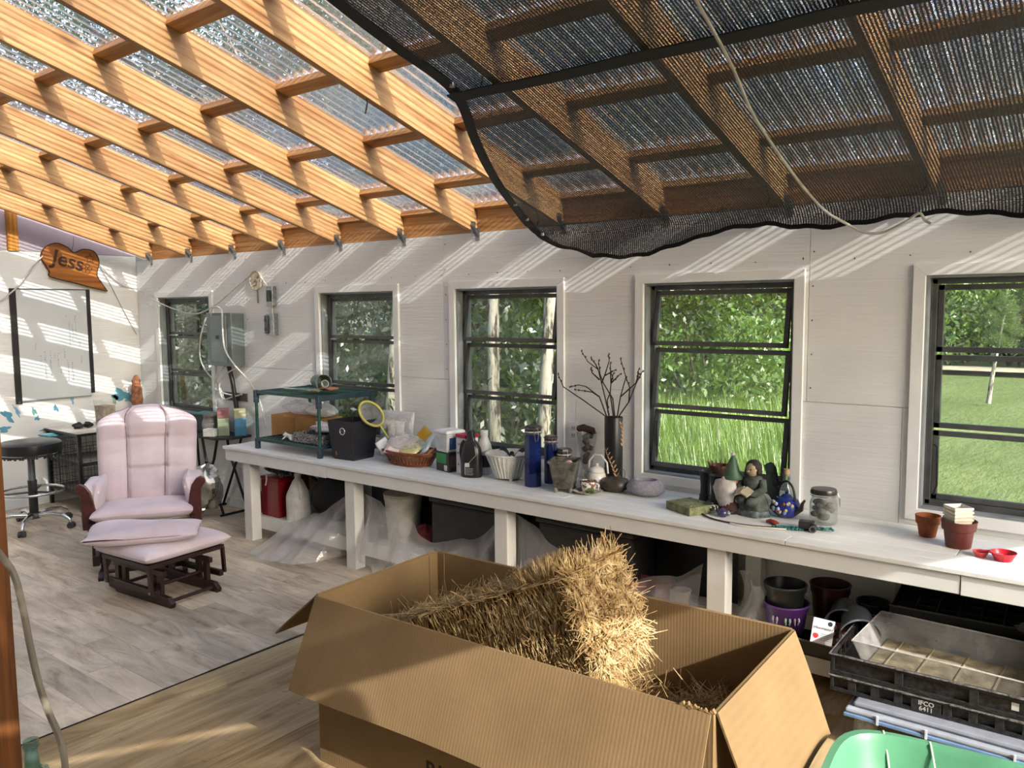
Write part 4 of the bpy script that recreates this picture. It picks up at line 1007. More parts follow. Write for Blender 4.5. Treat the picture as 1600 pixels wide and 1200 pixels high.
# black square bin
bn = thing('black_bin', 'black tapered square bin with a chrome ring badge on the workbench', 'bin', (-4.60, 3.99, BT + .0005), R_(4))
obj('shell', MB().lathe([(0, 0), (.145, 0), (.152, .02), (.185, .285), (.187, .29), (.180, .29), (.147, .02), (0, .012)], 4, rz=PI/4), M((.014, .014, .02), .35, 0, .4), bn, bevel=.008)
obj('badge_ring', MB().tube([(.024*math.cos(2*PI*i/28) + .02, -.1275, .215 + .024*math.sin(2*PI*i/28)) for i in range(28)], .0045, 8, closed=True), CHROME, bn, smooth=60)
obj('badge_disc', MB().cyl((.02, -.1255, .215), (.02, -.1215, .215), .021, n=20), M((.05, .05, .055), .3), bn)
obj('orange_mark', MB().box((-.066, -.1105, .045), (.010, .002, .030)), M('#a8542c', .5), bn)
hs_ = thing('hand_strainer', 'yellow rimmed mesh strainer leaning in the black bin', 'strainer', (-4.46, 4.05, BT + .335), R_(25))
Rr = Matrix.Rotation(R_(52), 4, 'Y') @ Matrix.Rotation(R_(20), 4, 'X')
obj('rim', MB().tube([Rr @ V((.105*math.cos(2*PI*i/36), .105*math.sin(2*PI*i/36), 0)) for i in range(36)], .009, 8, closed=True), M('#b9b356', .5), hs_, smooth=60)
obj('mesh_bowl', MB().lathe([(.102, 0), (.085, -.035), (.05, -.055), (0, -.06)], 24).xf(Rr), film('strainer_mesh', .45, (.6, .6, .6), 200), hs_, smooth=60)
obj('handle', MB().bar(Rr @ V((.10, 0, 0)), Rr @ V((.22, 0, -.01)), .018, .008), M('#b9b356', .5), hs_, bevel=.003)
# foil and plastic pouches behind the basket
pch = thing('seed_pouch', 'large frosted zip pouch with a green and white label behind the basket', 'pouch', (-4.38, 4.22, BT + .0005), .1)
obj('bag', pillow_shape(-.155, .155, -.17, .17, 0, .07, 20, 20, .5).xf(Matrix.Translation((0, 0, .172)) @ Matrix.Rotation(R_(80), 4, 'X')), film('frosted_pouch', .78, (.80, .80, .80), 40), pch, smooth=180)
def lab(u, v, h): return (-.125 + .25*u, -.039 - .022*v*.0 + .030*(v) , .055 + h*v)
obj('label', MB().box((.0, -.040, .225), (.22, .002, .10), Matrix.Rotation(R_(-9), 3, 'X')), M('#e1e3e0', .5), pch); obj('label_band', MB().box((-.02, -.0455, .195), (.12, .002, .030), Matrix.Rotation(R_(-9), 3, 'X')), M('#7cc24e', .5), pch)
obj('zip_strip', MB().bb((-.13, .020, .318), (.13, .026, .326)), M('#c9c9c9', .4), pch)
cpn = thing('clear_cups', 'stack of clear plastic cups beside the black bin', 'cup', (-4.365, 4.155, BT + .0005))
for k in range(4): obj('cup', MB().lathe([(.024, .018*k), (.036, .20 + .018*k), (.0375, .20 + .018*k), (.0255, .016 + .018*k), (0, .016 + .018*k)], 16), thin_glass('clear_cup', (.9, .9, .9), .35, (.8, .8, .8)) if k == 0 else bpy.data.materials['clear_cup'], cpn, smooth=40)
# oval wicker basket and its packets
bk = thing('wicker_basket', 'oval brown wicker basket filled with seed packets', 'basket', (-4.085, 4.07, BT + .0005), R_(-3)); bk.scale = (1.13, 1.13, 1.05)
WIC = M('#7a4226', .5, 0, .4, .25, 40, .4, 120)
def ell(r, z, n=40): return [(1.75*r*math.cos(2*PI*i/n), r*math.sin(2*PI*i/n), z) for i in range(n)]
obj('base', MB().lathe([(0, .003), (.085, .003), (.09, .012), (0, .012)], 32, sx=1.75), WIC, bk, smooth=40)
obj('liner', MB().lathe([(.088, .012), (.118, .088), (.1165, .088), (.0865, .014)], 40, sx=1.75), M('#c9a87a', .7), bk, smooth=60)
for r, z, tk in ((.092, .008, .006), (.128, .092, .009), (.124, .078, .005), (.098, .020, .005)): obj('rim_band', MB().tube(ell(r, z), tk, 6, closed=True), WIC, bk, smooth=60)
slat = MB()
for i in range(44):
    a = 2*PI*i/44; c_, s_ = math.cos(a), math.sin(a); slat.bar((1.75*.093*c_, .093*s_, .008), (1.75*.126*c_, .126*s_, .092), .012, .004, (c_, s_, 0))
obj('weave', slat, WIC, bk, kind='stuff')
for sx in (-1, 1): obj('handle', MB().tube([(sx*.205, -.045, .09), (sx*.222, -.04, .118), (sx*.228, 0, .126), (sx*.222, .04, .118), (sx*.205, .045, .09)], .010, 8), M('#8f5f42', .6), bk, smooth=60)
def packet(name, label, c, x, y, z, w_, h, rot, fold=None, stripes=None, band=None):
    p = thing(name, label, 'packet', (x, y, z)); p.rotation_euler = rot
    obj('sleeve', pillow_shape(-w_/2, w_/2, -h/2, h/2, 0, .028, 12, 12, .4), c, p, smooth=180)
    if band: obj('print', MB().box((0, -h*.12, .0135), (w_*.7, h*.5, .003)), band, p)
    if stripes:
        for k in range(5): obj('stripe', MB().box((-w_*.34 + w_*.17*k, 0, .0125), (w_*.04, h*.7, .003)), stripes, p)
    return p
packet('seed_packet', 'pale pink packet with a dark square at the front of the wicker basket', M('#d8c0bc', .5), -4.14, 4.02, BT + .125, .19, .16, (R_(38), R_(8), R_(18)), band=M('#e6d9d6', .5))
packet('seed_packet', 'gold foil packet standing at the back of the wicker basket', M('#b99a35', .25, .6), -4.03, 4.13, BT + .175, .12, .17, (R_(62), R_(30), R_(-10)))
packet('seed_packet', 'clear packet with teal stripes at the right of the wicker basket', M('#cfd8d2', .35), -3.93, 4.08, BT + .150, .17, .19, (R_(48), R_(-28), R_(-18)), stripes=M('#74a8a0', .4))
packet('seed_packet', 'cream packet lying under the pink one in the wicker basket', M('#d9cfa9', .5), -4.20, 4.10, BT + .105, .17, .16, (R_(25), R_(-8), R_(40)))
packet('seed_packet', 'frosted packet at the far right of the wicker basket', M('#d7dcd8', .3), -3.86, 4.14, BT + .150, .14, .17, (R_(60), R_(-24), R_(-30)))
packet('seed_packet', 'white packet corner sticking out at the left of the wicker basket', M('#dedede', .5), -4.285, 4.00, BT + .120, .10, .09, (R_(60), R_(50), R_(10)))
packet('seed_packet', 'pale yellow packet in the middle of the wicker basket', M('#dcd79a', .5), -4.02, 4.01, BT + .115, .15, .12, (R_(30), R_(10), R_(-14)))
tag(obj('plastic_wrap', crumpled(MB(), (0, 0, .06), .11, (1.5, .9, .55), 26, .24, 57), film('clear_wrap', .35, (.85, .86, .84), 50), smooth=60, loc=(-4.10, 4.06, BT + .085)), 'crumpled clear plastic wrap among the packets in the wicker basket', 'plastic wrap')
# tubs and bottles
gb = thing('green_carton', 'green and black product carton under the white tub', 'carton', (-3.70, 4.06, BT + .0005), R_(-12))
obj('carton', MB().bb((-.075, -.06, 0), (.075, .06, .132)), M((.02, .022, .02), .4), gb, bevel=.002); obj('front_label', MB().bb((-.070, -.0615, .055), (.045, -.0602, .122)), M('#2f8a4c', .45), gb); obj('side_label', MB().bb((.0752, -.05, .03), (.0765, .05, .11)), M('#58473f', .5), gb); obj('bar_code', MB().bb((.02, -.0615, .008), (.055, -.0602, .045)), M('#d5d5d5', .5), gb)
wt = thing('white_tub', 'square white lidded tub stacked on the green carton', 'tub', (-3.70, 4.06, BT + .1335), R_(-12))
obj('tub', MB().lathe([(0, 0), (.092, 0), (.104, .125), (0, .125)], 4, rz=PI/4), M('#cfd1d0', .35), wt, bevel=.008); obj('lid', MB().lathe([(0, .126), (.113, .126), (.113, .142), (.10, .148), (0, .148)], 4, rz=PI/4), M('#dddddb', .35), wt, bevel=.005); obj('side_label', MB().box((.0715, 0, .06), (.0025, .10, .08), Matrix.Rotation(R_(4), 3, 'Y')), M('#2d4a73', .4), wt)
obj('front_label', MB().box((0, -.0725, .06), (.10, .0025, .08), Matrix.Rotation(R_(4), 3, 'X')), M('#c3c7cc', .4), wt)
rb = thing('red_lid_canister', 'tall white box canister with a red lid behind the black jug', 'canister', (-3.53, 4.05, BT + .0005), R_(-12))
obj('body', MB().bb((-.055, -.055, 0), (.055, .055, .245)), M('#d3cfcd', .4), rb, bevel=.008); obj('lid', MB().bb((-.058, -.058, .2455), (.058, .058, .268)), M('#b32242', .35), rb, bevel=.006)
for (a, b) in ((-.02, .20), (.015, .17), (-.03, .14), (.0, .10), (-.025, .065)): obj('print_mark', MB().cyl((a, -.0552, b), (a, -.0565, b), .007, n=8), M('#6a5a58', .5), rb)
def jug(mb, prof, n=24, sx=1, sy=.62): return mb.lathe(prof, n, sx=sx, sy=sy)
bj = thing('black_jug', 'black fertilizer jug with side handle and white lettering', 'jug', on(-3.404, 3.945, .045), R_(20))
obj('body', MB().lathe([(0, 0), (.068, 0), (.074, .01), (.074, .13), (.066, .19), (.050, .225), (.028, .245), (.026, .26), (0, .26)], 24, sx=1, sy=.62), M((.015, .015, .016), .3), bj, smooth=45)
obj('handle', MB().tube([(-.050, 0, .235), (-.066, 0, .215), (-.074, 0, .16), (-.066, 0, .11)], .012, 8), M((.015, .015, .016), .3), bj, smooth=60)
obj('cap', MB().lathe([(0, .2605), (.030, .2605), (.030, .302), (.027, .306), (0, .306)], 20, fn=lambda a, z: 1 + .03*math.sin(20*a)), M((.02, .02, .02), .35), bj, smooth=30)
obj('printed_line', MB().tube([(.040, -.0400, .21), (.046, -.0405, .15), (.0, -.0475, .10), (-.03, -.0435, .09), (-.03, -.0435, .02)], .0012, 4), M('#cfcfcf', .5), bj)
obj('printed_patch', MB().box((-.012, -.0475, .085), (.03, .002, .026)), M('#b8b8b8', .5), bj)
for k in range(5): obj('printed_row', MB().box((-.0, -.0475 + .0, .062 - .010*k), (.06 - .006*(k % 3), .002, .003)), M('#8f8f8f', .5), bj)
wbt = thing('white_bottle', 'white plastic bottle with black label by the white basket', 'bottle', (-3.43, 4.11, BT + .0005), .3)
obj('body', MB().lathe([(0, 0), (.050, 0), (.054, .008), (.054, .15), (.042, .20), (.024, .245), (.022, .255), (0, .255)], 24), M('#cdcdcb', .35), wbt, smooth=45); obj('cap', MB().lathe([(0, .2555), (.025, .2555), (.025, .290), (0, .291)], 18), M('#dedede', .35), wbt, smooth=40)
obj('label', MB().lathe([(.0546, .05), (.0546, .13)], 24), M((.03, .03, .03), .4), wbt, smooth=60)
# white lattice basket with a black bow
wk2 = thing('white_basket', 'round white ribbed plastic basket holding a black bow', 'basket', (-3.20, 4.08, BT + .0005))
WP = M('#cbc9c1', .5)
obj('bowl', MB().lathe([(0, .012), (.085, .012), (.135, .13), (.150, .165), (.146, .165), (.128, .13), (.08, .018), (0, .018)], 40, fn=lambda a, z: 1 + .018*math.sin(40*a)), WP, wk2, smooth=60)
obj('rim', MB().tube([(.150*math.cos(2*PI*i/40), .150*math.sin(2*PI*i/40), .165) for i in range(40)], .006, 6, closed=True), WP, wk2, smooth=60)
rb_ = MB()
for i in range(32):
    a = 2*PI*i/32; rb_.tube([(.088*math.cos(a), .088*math.sin(a), .014), (.137*math.cos(a), .137*math.sin(a), .13), (.149*math.cos(a), .149*math.sin(a), .162)], .004, 5)
obj('ribs', rb_, WP, wk2, smooth=60, kind='stuff')
for k in range(4): a = PI/4 + k*PI/2; obj('foot', MB().box((.075*math.cos(a), .075*math.sin(a), .006), (.03, .02, .012), a), WP, wk2)
bw = thing('black_bow', 'black ribbon bow lying in the white basket', 'bow', (-3.16, 4.06, BT + .152), R_(15))
for s in (-1, 1):
    obj('loop', MB().grid(lambda u, v, s=s: (s*(.012 + .075*u), (v - .5)*(.02 + .06*u), .02*math.sin(PI*u) + .035*u + .02*(v > .5)*u), 8, 4), M((.012, .012, .013), .7), bw, smooth=60); obj('tail', MB().grid(lambda u, v, s=s: (s*(.01 + .05*u), -.02 - .03*u + (v - .5)*.03, .02 - .03*u), 6, 2), M((.012, .012, .013), .7), bw, smooth=60)
obj('knot', MB().ball((0, 0, .02), .016, (1, .8, .9)), M((.012, .012, .013), .7), bw, smooth=180)
pb = thing('round_paper', 'pale round paper inside the white basket', 'paper', (-3.25, 4.08, BT + .125), .4); obj('disc', MB().lathe([(0, 0), (.07, 0), (.07, .006), (0, .01)], 24), M('#b8b3a8', .6), pb); obj('fold', MB().box((.02, 0, .014), (.06, .05, .003)), M('#c9c5bc', .6), pb)
# blue clamp lid jars
BLUE = None
t = NT('cobalt_glass'); trn = t.n('ShaderNodeBsdfTransparent'); trn.inputs[0].default_value = (.05, .13, .42, 1); gl = t.n('ShaderNodeBsdfGlossy'); gl.inputs['Roughness'].default_value = .04
df = t.n('ShaderNodeBsdfDiffuse'); df.inputs[0].default_value = (.012, .03, .16, 1); fr = t.n('ShaderNodeFresnel'); m0 = t.n('ShaderNodeMixShader'); m0.inputs[0].default_value = .5; t.l(trn.outputs[0], m0.inputs[1]); t.l(df.outputs[0], m0.inputs[2])
m1 = t.n('ShaderNodeMixShader'); t.l(fr.outputs[0], m1.inputs[0]); t.l(m0.outputs[0], m1.inputs[1]); t.l(gl.outputs[0], m1.inputs[2]); BLUE = t.end(m1.outputs[0])
STEEL = M('#a9abab', .25, .9)
def clampjar(label, x, y, r, h, sides=24, rz=0):
    j = thing('clamp_jar', label, 'jar', (x, y, BT + .0005), rz, 'cobalt clamp lid jars')
    obj('glass', MB().lathe([(0, 0), (r*.96, 0), (r, .008), (r, h - .075), (r*.9, h - .055), (r*.9, h - .03), (r*.86, h - .03), (r*.86, h - .055), (r*.95, h - .08), (r*.95, .012), (0, .010)], sides), BLUE, j, smooth=35)
    obj('lid', MB().lathe([(0, h - .0295), (r*.98, h - .0295), (r*1.0, h - .012), (r*.9, h), (0, h + .002)], sides), M((.03, .022, .03), .3), j, smooth=40)
    obj('gasket', MB().lathe([(r*.8, h - .038), (r*.99, h - .038), (r*.99, h - .030), (r*.8, h - .030)], sides), M('#b9b4a8', .5), j, smooth=40)
    for z in (h - .045, h - .012): obj('wire_band', MB().tube([(r*1.02*math.cos(2*PI*i/24), r*1.02*math.sin(2*PI*i/24), z) for i in range(24)], .002, 5, closed=True), STEEL, j)
    obj('bail_wire', MB().tube([(r*1.02, -.012, h - .012), (r*1.25, -.014, h - .045), (r*1.3, -.008, h - .085), (r*1.3, .008, h - .085), (r*1.25, .014, h - .045), (r*1.02, .012, h - .012)], .0024, 5), STEEL, j, smooth=60)
    return j
p = on(-2.910, 3.949, .055); clampjar('tallest cobalt blue jar with a clamp lid, nearest the white basket', p[0], p[1], .055, .375, 8, R_(-35))
p = on(-2.938, 4.158, .03); clampjar('middle sized cobalt blue jar behind the tallest one', -2.905, 4.13, .044, .30, 8, R_(-30))
clampjar('short cobalt blue jar behind the grey square planter', -2.815, 4.145, .050, .225, 8, R_(-20))
# weathered square planter on feet
sq = thing('square_planter', 'weathered grey square planter on small feet with flared rim', 'planter', (-2.70, 3.985, BT + .0005), R_(22))
WTH = M('#5f5d54', .8, 0, .3, .45, 16, .5, 60)
obj('body', MB().lathe([(0, .022), (.075, .022), (.082, .04), (.112, .17), (.128, .185), (.128, .193), (.112, .193), (.076, .05), (0, .05)], 4, rz=PI/4), WTH, sq, bevel=.004)
for k in range(4):
    a = PI/4 + k*PI/2; obj('foot', MB().lathe([(0, 0), (.012, 0), (.016, .012), (.010, .03), (0, .03)], 8, c=(.066*math.cos(a), .066*math.sin(a), 0)), M('#77766e', .6), sq, smooth=60)
obj('soil', MB().lathe([(0, .15), (.102, .15), (0, .152)], 4, rz=PI/4), M('#2c2620', .95), sq)
pk = thing('pink_stone', 'small pale pink stone resting in the grey square planter', 'stone', (-2.655, 3.96, BT + .176)); obj('stone', crumpled(MB(), (0, 0, .0), .026, (1.1, .8, .8), 12, .12, 2), M('#c4a59c', .8), pk, smooth=60); obj('chip', MB().ball((.02, .012, -.006), .012, (1, 1, .7), 8), M('#cdb3aa', .8), pk, smooth=180)
# tea for one set
CHINA = M('#d8d5cf', .2, 0, .5, .03)
t = NT('floral_china'); vo = t.n('ShaderNodeTexVoronoi'); vo.inputs['Scale'].default_value = 70; t.l(t.coords(), vo.inputs['Vector']); n = t.noise(t.coords(), 40, 3, .6); f = t.ramp(n, [(.47, 0.), (.53, 1.)])
FLOR = t.end(t.bsdf(t.mix(f, '#d8d3c9', t.ramp(t.noise(t.coords(), 25, 1), [(.4, '#7c5a45'), (.6, '#5d6a4a')])), .25))
tp_ = thing('teapot', 'white china teapot with a looped cane handle behind the floral cup', 'teapot', (-2.585, 4.165, BT + .0005))
obj('pot', MB().lathe([(0, 0), (.045, 0), (.062, .02), (.066, .06), (.056, .095), (.046, .105), (0, .105)], 24), CHINA, tp_, smooth=60); obj('lid', MB().lathe([(0, .1052), (.052, .1052), (.048, .122), (.02, .135), (.009, .138), (.012, .152), (0, .158)], 24), CHINA, tp_, smooth=60)
obj('handle', MB().tube([(-.06, 0, .10), (-.055, 0, .165), (-.02, 0, .205), (.03, 0, .205), (.07, 0, .165), (.078, 0, .10)], .006, 8), CHINA, tp_, smooth=60); obj('spout', MB().tube([(-.06, .0, .05), (-.085, 0, .07), (-.10, 0, .10)], [.014, .010, .008], 10), CHINA, tp_, smooth=60)
sa = thing('saucer', 'floral china saucer in front of the white teapot', 'saucer', (-2.555, 4.015, BT + .0005)); obj('dish', MB().lathe([(0, .004), (.045, .002), (.085, .016), (.087, .019), (.045, .008), (0, .008)], 32), FLOR, sa, smooth=60); obj('foot_ring', MB().lathe([(.036, 0), (.042, 0), (.042, .004), (.036, .004)], 24), CHINA, sa)
cu = thing('teacup', 'floral china cup standing on the saucer', 'cup', (-2.555, 4.02, BT + .0095)); obj('cup', MB().lathe([(0, 0), (.03, 0), (.046, .02), (.053, .065), (.050, .065), (.043, .022), (0, .006)], 26), FLOR, cu, smooth=60); obj('handle', MB().tube([(.048, .0, .055), (.072, 0, .05), (.07, 0, .025), (.044, 0, .018)], .004, 6), CHINA, cu, smooth=60)
obj('potpourri', crumpled(MB(), (0, 0, .052), .045, (1, 1, .35), 18, .2, 8), M('#7a5f4e', .9, 0, .2, .5, 60), cu, smooth=60)
bf = thing('black_figurine', 'small black stacked stone figurine right of the teapot', 'figurine', (-2.47, 4.13, BT + .0005)); 
for k, (r, z) in enumerate(((.030, .016), (.026, .042), (.028, .062), (.017, .082))): obj('stone', MB().ball((.004*(k % 2), 0, z), r, (1, .9, .55), 10), M((.035, .035, .033), .6, 0, .4, .4, 40), bf, smooth=180)
gls = thing('driftwood_glass', 'flared glass vase of brown driftwood and stones by the wall outlet', 'vase', (-2.735, 4.285, BT + .0005))
obj('glass', MB().lathe([(0, 0), (.045, 0), (.05, .012), (.034, .10), (.043, .15), (.066, .315), (.063, .315), (.040, .15), (.031, .10), (0, .02)], 26), thin_glass('vase_glass', (.88, .88, .87), .07), gls, smooth=45)
for k, (dx, dz, a, L0) in enumerate(((0, .17, 1.2, .05), (.005, .215, .4, .06), (-.01, .255, 2.2, .07), (.008, .29, .8, .07), (-.012, .135, 1.8, .04))): obj('driftwood', MB().tube([(dx - L0*math.cos(a)*.55, -L0*.3*math.sin(a), dz - .012), (dx, .008, dz + .006), (dx + L0*math.cos(a)*.55, L0*.3*math.sin(a), dz)], [.016, .021, .015], 8), M('#6f5a52', .9, 0, .2, .35, 30, .5), gls, smooth=60)
obj('driftwood', MB().tube([(-.062, .0, .335), (-.02, -.01, .345), (.045, 0, .330), (.056, 0, .31)], [.020, .024, .021, .012], 9), M('#5d4740', .9, 0, .2, .35, 30, .5), gls, smooth=60)
ot_ = thing('wall_outlet', 'white double wall outlet left of the black vase', 'outlet', (-2.892, YW, 1.055))
obj('cover_plate', MB().bb((-.04, -.007, -.065), (.04, -.0005, .065)), TRIMM, ot_, bevel=.003)
for z in (-.024, .024):
    o = obj('socket', MB().bb((-.018, -.010, z - .016), (.018, -.0072, z + .016)), M('#cfcdc8', .4), ot_, bevel=.002); obj('slots', MB().bb((-.009, -.0115, z - .004), (-.006, -.0102, z + .008)).bb((.006, -.0115, z - .004), (.009, -.0102, z + .008)), BLACK, o, kind='stuff')
# tall black vase with twigs
va = thing('black_vase', 'tall black cylinder vase with gold leaf sprays', 'vase', (-2.502, 4.22, BT + .0005))
obj('cylinder', MB().lathe([(0, 0), (.052, 0), (.054, .004), (.056, .435), (.054, .439), (.050, .435), (.049, .02), (0, .02)], 32), M((.008, .009, .009), .38, 0, .35), va, smooth=40)
lf = MB()
def spray(a0, z0, a1, z1, n):
    stem_ = []
    for k in range(n):
        f = k/(n - 1); a = a0 + (a1 - a0)*f + .25*math.sin(f*2.6); z = z0 + (z1 - z0)*f; r = .0565
        stem_.append((r*math.cos(a), r*math.sin(a), z))
        for s in (-1, 1):
            b = a + s*.16; c_ = a + s*.34; q = .0562
            P = [(q*math.cos(x), q*math.sin(x), zz) for x, zz in ((a, z), (b, z + .004), (c_, z + .022), (b + s*.02, z + .020))]
            P2 = [(x*1.02, y*1.02, zz) for x, y, zz in P]; lf.add(P + P2, [(0, 1, 2, 3), (7, 6, 5, 4), (0, 4, 5, 1), (1, 5, 6, 2), (2, 6, 7, 3), (3, 7, 4, 0)])
    lf.tube(stem_, .0012, 4)
view = math.atan2(-4.22, 2.502)
spray(view + .55, .035, view - 1.05, .235, 9); spray(view + 1.15, .265, view + .85, .395, 6)
obj('leaf_print', lf, M('#c09a74', .45), va, kind='stuff')
TW = [[(-2.535,4.184,1.202),(-2.688,4.184,1.286),(-2.846,4.184,1.367),(-2.887,4.184,1.446)],[(-2.544,4.208,1.199),(-2.596,4.208,1.316),(-2.691,4.208,1.373),(-2.747,4.208,1.381),(-2.817,4.208,1.364)],[(-2.54,4.232,1.197),(-2.565,4.232,1.289),(-2.595,4.232,1.397),(-2.62,4.232,1.48),(-2.694,4.232,1.525),(-2.744,4.232,1.592)],[(-2.519,4.246,1.193),(-2.549,4.256,1.335),(-2.543,4.256,1.398),(-2.526,4.256,1.461)],[(-2.481,4.196,1.206),(-2.495,4.196,1.312),(-2.561,4.196,1.402),(-2.585,4.196,1.458),(-2.595,4.196,1.54)],[(-2.478,4.22,1.203),(-2.456,4.22,1.323),(-2.419,4.22,1.443),(-2.458,4.22,1.554)],[(-2.48,4.244,1.201),(-2.412,4.244,1.293),(-2.36,4.244,1.413),(-2.321,4.244,1.481)],[(-2.412,4.244,1.293),(-2.389,4.214,1.381),(-2.419,4.22,1.443)],[(-2.595,4.232,1.397),(-2.557,4.208,1.453),(-2.527,4.208,1.537),(-2.533,4.208,1.578)],[(-2.543,4.256,1.398),(-2.464,4.232,1.46)],[(-2.586,4.256,1.443),(-2.514,4.256,1.48)],[(-2.596,4.208,1.316),(-2.64,4.196,1.343),(-2.771,4.196,1.352)],[(-2.36,4.244,1.413),(-2.333,4.22,1.497)],[(-2.456,4.22,1.323),(-2.366,4.244,1.408),(-2.349,4.244,1.464)],[(-2.549,4.256,1.335),(-2.536,4.2,1.301),(-2.529,4.204,1.203)],[(-2.596,4.208,1.42),(-2.648,4.208,1.46),(-2.657,4.208,1.491)],[(-2.543,4.256,1.398),(-2.535,4.232,1.525)],[(-2.62,4.232,1.48),(-2.653,4.256,1.509),(-2.69,4.256,1.55)]]
tw = thing('twig_branch', 'bare dark budding twigs standing in the tall black vase', 'twigs', (-2.502, 4.22, BT + .022))
o_ = V((-2.502, 4.22, BT + .022)); TWM = M('#2c2322', .8, 0, .3, .3, 60)
for k, pts in enumerate(TW):
    P = [V(p) - o_ for p in pts]
    if abs(pts[0][2] - 1.2) < .01: P = [V((P[0].x*.25, P[0].y*.25, .01))] + P
    n = len(P)
    b_ = obj('twig', MB().tube(P, [.0042*(1 - .6*i/(n - 1)) + .0008 for i in range(n)], 6), TWM, tw, smooth=60)
    bd = MB()
    for q in range(3): f = P[-1].lerp(P[-2], q*.28); bd.ball(f + V((.004*(-1)**q, .002, 0)), .0062, (.8, .8, 1.3), 6)
    obj('bud', bd, M('#4a3d39', .8), b_, smooth=180, kind='stuff')
brv = thing('pebble_vase', 'squat dark brown round vase with a thin loop before the tall black vase', 'vase', (-2.425, 4.20, BT + .0005)); brv.location = on(-2.420, 4.10, .07)
obj('body', MB().lathe([(0, 0), (.045, 0), (.08, .022), (.088, .046), (.074, .074), (.03, .088), (.026, .086), (0, .08)], 30, sx=1.05, sy=.95), M('#3d342a', .4, 0, .4, .25, 12), brv, smooth=60); obj('loop', MB().tube([(.02, .02, .086), (.012, .02, .115), (.035, .02, .14), (.055, .02, .125), (.055, .02, .085)], .003, 6), M('#5c5148', .5), brv, smooth=60)
sbw = thing('stone_bowl', 'pale grey rounded stone bowl on the workbench', 'bowl', on(-2.215, 4.10, .09), .2)
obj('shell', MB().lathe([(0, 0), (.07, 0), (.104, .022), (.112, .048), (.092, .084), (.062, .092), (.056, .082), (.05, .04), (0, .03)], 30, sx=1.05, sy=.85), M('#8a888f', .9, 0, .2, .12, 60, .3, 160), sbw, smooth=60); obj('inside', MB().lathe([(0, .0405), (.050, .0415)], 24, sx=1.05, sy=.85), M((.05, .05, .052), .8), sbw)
# foam block
fbk = thing('foam_block', 'flat olive green floral foam block at the bench edge', 'block', (-1.885, 3.985, BT + .0005), R_(-25)); OLV = M('#7c8160', .95, 0, .1, .25, 30, .6, 60)
obj('block', MB().bb((-.10, -.085, 0), (.10, .085, .045)), OLV, fbk, bevel=.004); obj('chip', MB().box((.06, -.06, .048), (.03, .02, .006), .4), OLV, fbk)
# dark bamboo vases
def bamboo(x, y, lb, h=.178):
    b = thing('bamboo_vase', lb, 'vase', (x, y, BT + .0005), 0, 'dark bamboo shaped vases'); 
    obj('body', MB().lathe([(0, 0), (.030, 0), (.037, .008), (.028, .05), (.027, .10), (.033, h - .012), (.039, h), (.035, h), (.026, h - .03), (0, h - .05)], 20), M((.022, .022, .020), .45, 0, .5, .3, 20), b, smooth=50); obj('node_ring', MB().tube([(.031*math.cos(2*PI*i/20), .031*math.sin(2*PI*i/20), .04) for i in range(20)], .003, 6, closed=True), M((.03, .03, .028), .5), b, smooth=60)
bamboo(-1.905, 4.22, 'left of the two dark bamboo shaped vases under the fourth window'); bamboo(-1.822, 4.175, 'right of the two dark bamboo shaped vases, touching the gnome', .17)
# gnome
gn = thing('garden_gnome', 'gnome figurine with a long white beard and green hat', 'figurine', (-1.70, 4.085, BT + .0005), R_(-8)); GR = M('#3f5f49', .5, 0, .4, .25, 20); BRD = M('#b9b6b2', .6, 0, .3, .12, 30)
obj('robe', MB().lathe([(0, 0), (.055, 0), (.062, .02), (.058, .10), (.04, .15), (0, .165)], 20), M('#4a2f2a', .6), gn, smooth=60)
obj('beard', MB().lathe([(.004, .0), (.018, .012), (.050, .07), (.064, .125), (.052, .172), (.01, .184), (0, .184)], 40, sx=1, sy=.62, c=(-.008, -.040, .004), fn=lambda a, z: 1 + .10*math.sin(14*a + z*60)), BRD, gn, smooth=60)
obj('hat', MB().lathe([(.050, .185), (.053, .195), (.040, .225), (.028, .255), (.020, .285), (.010, .305), (0, .312)], 18, c=(.012, .0, -.002), fn=lambda a, z: 1 + .05*math.sin(3*a + z*40)), GR, gn, smooth=50)
obj('head', MB().ball((.005, 0, .178), .040, (1, .95, .8)), M('#b98f7a', .6), gn, smooth=180); obj('nose', MB().ball((-.014, -.043, .186), .014), M('#cfa594', .5), gn, smooth=180)
for s in (-1, 1): a_ = obj('arm', MB().tube([(s*.045, 0, .135), (s*.078, -.012, .115), (s*.07, -.035, .085 + (.05 if s < 0 else 0))], [.018, .017, .013], 8), M('#6a2f33', .6) if s > 0 else GR, gn, smooth=60); obj('hand', MB().ball((s*.069, -.040, .082 + (.05 if s < 0 else 0)), .014), M('#c7a08e', .6), a_, smooth=180)
obj('hat_ball', MB().ball((.012, 0, .315), .010), M('#c9c9cf', .4), gn, smooth=180); obj('boot', MB().ball((-.03, -.035, .014), .024, (.8, 1.3, .55)), BLACK, gn, smooth=180); obj('boot', MB().ball((.03, -.035, .014), .024, (.8, 1.3, .55)), BLACK, gn, smooth=180)
sd_ = thing('spiked_bowl', 'spiky rusty brown bowl behind the bamboo vases', 'bowl', (-1.86, 4.30, BT + .0005)); RST = M('#5f4034', .6, .3, .4, .35, 40)
obj('stand', MB().lathe([(0, 0), (.04, 0), (.012, .02), (.012, .13), (.03, .15), (0, .15)], 14), RST, sd_, smooth=50); obj('bowl', MB().lathe([(0, .148), (.035, .15), (.058, .175), (.056, .205), (.052, .205), (.05, .178), (0, .16)], 22), RST, sd_, smooth=50)
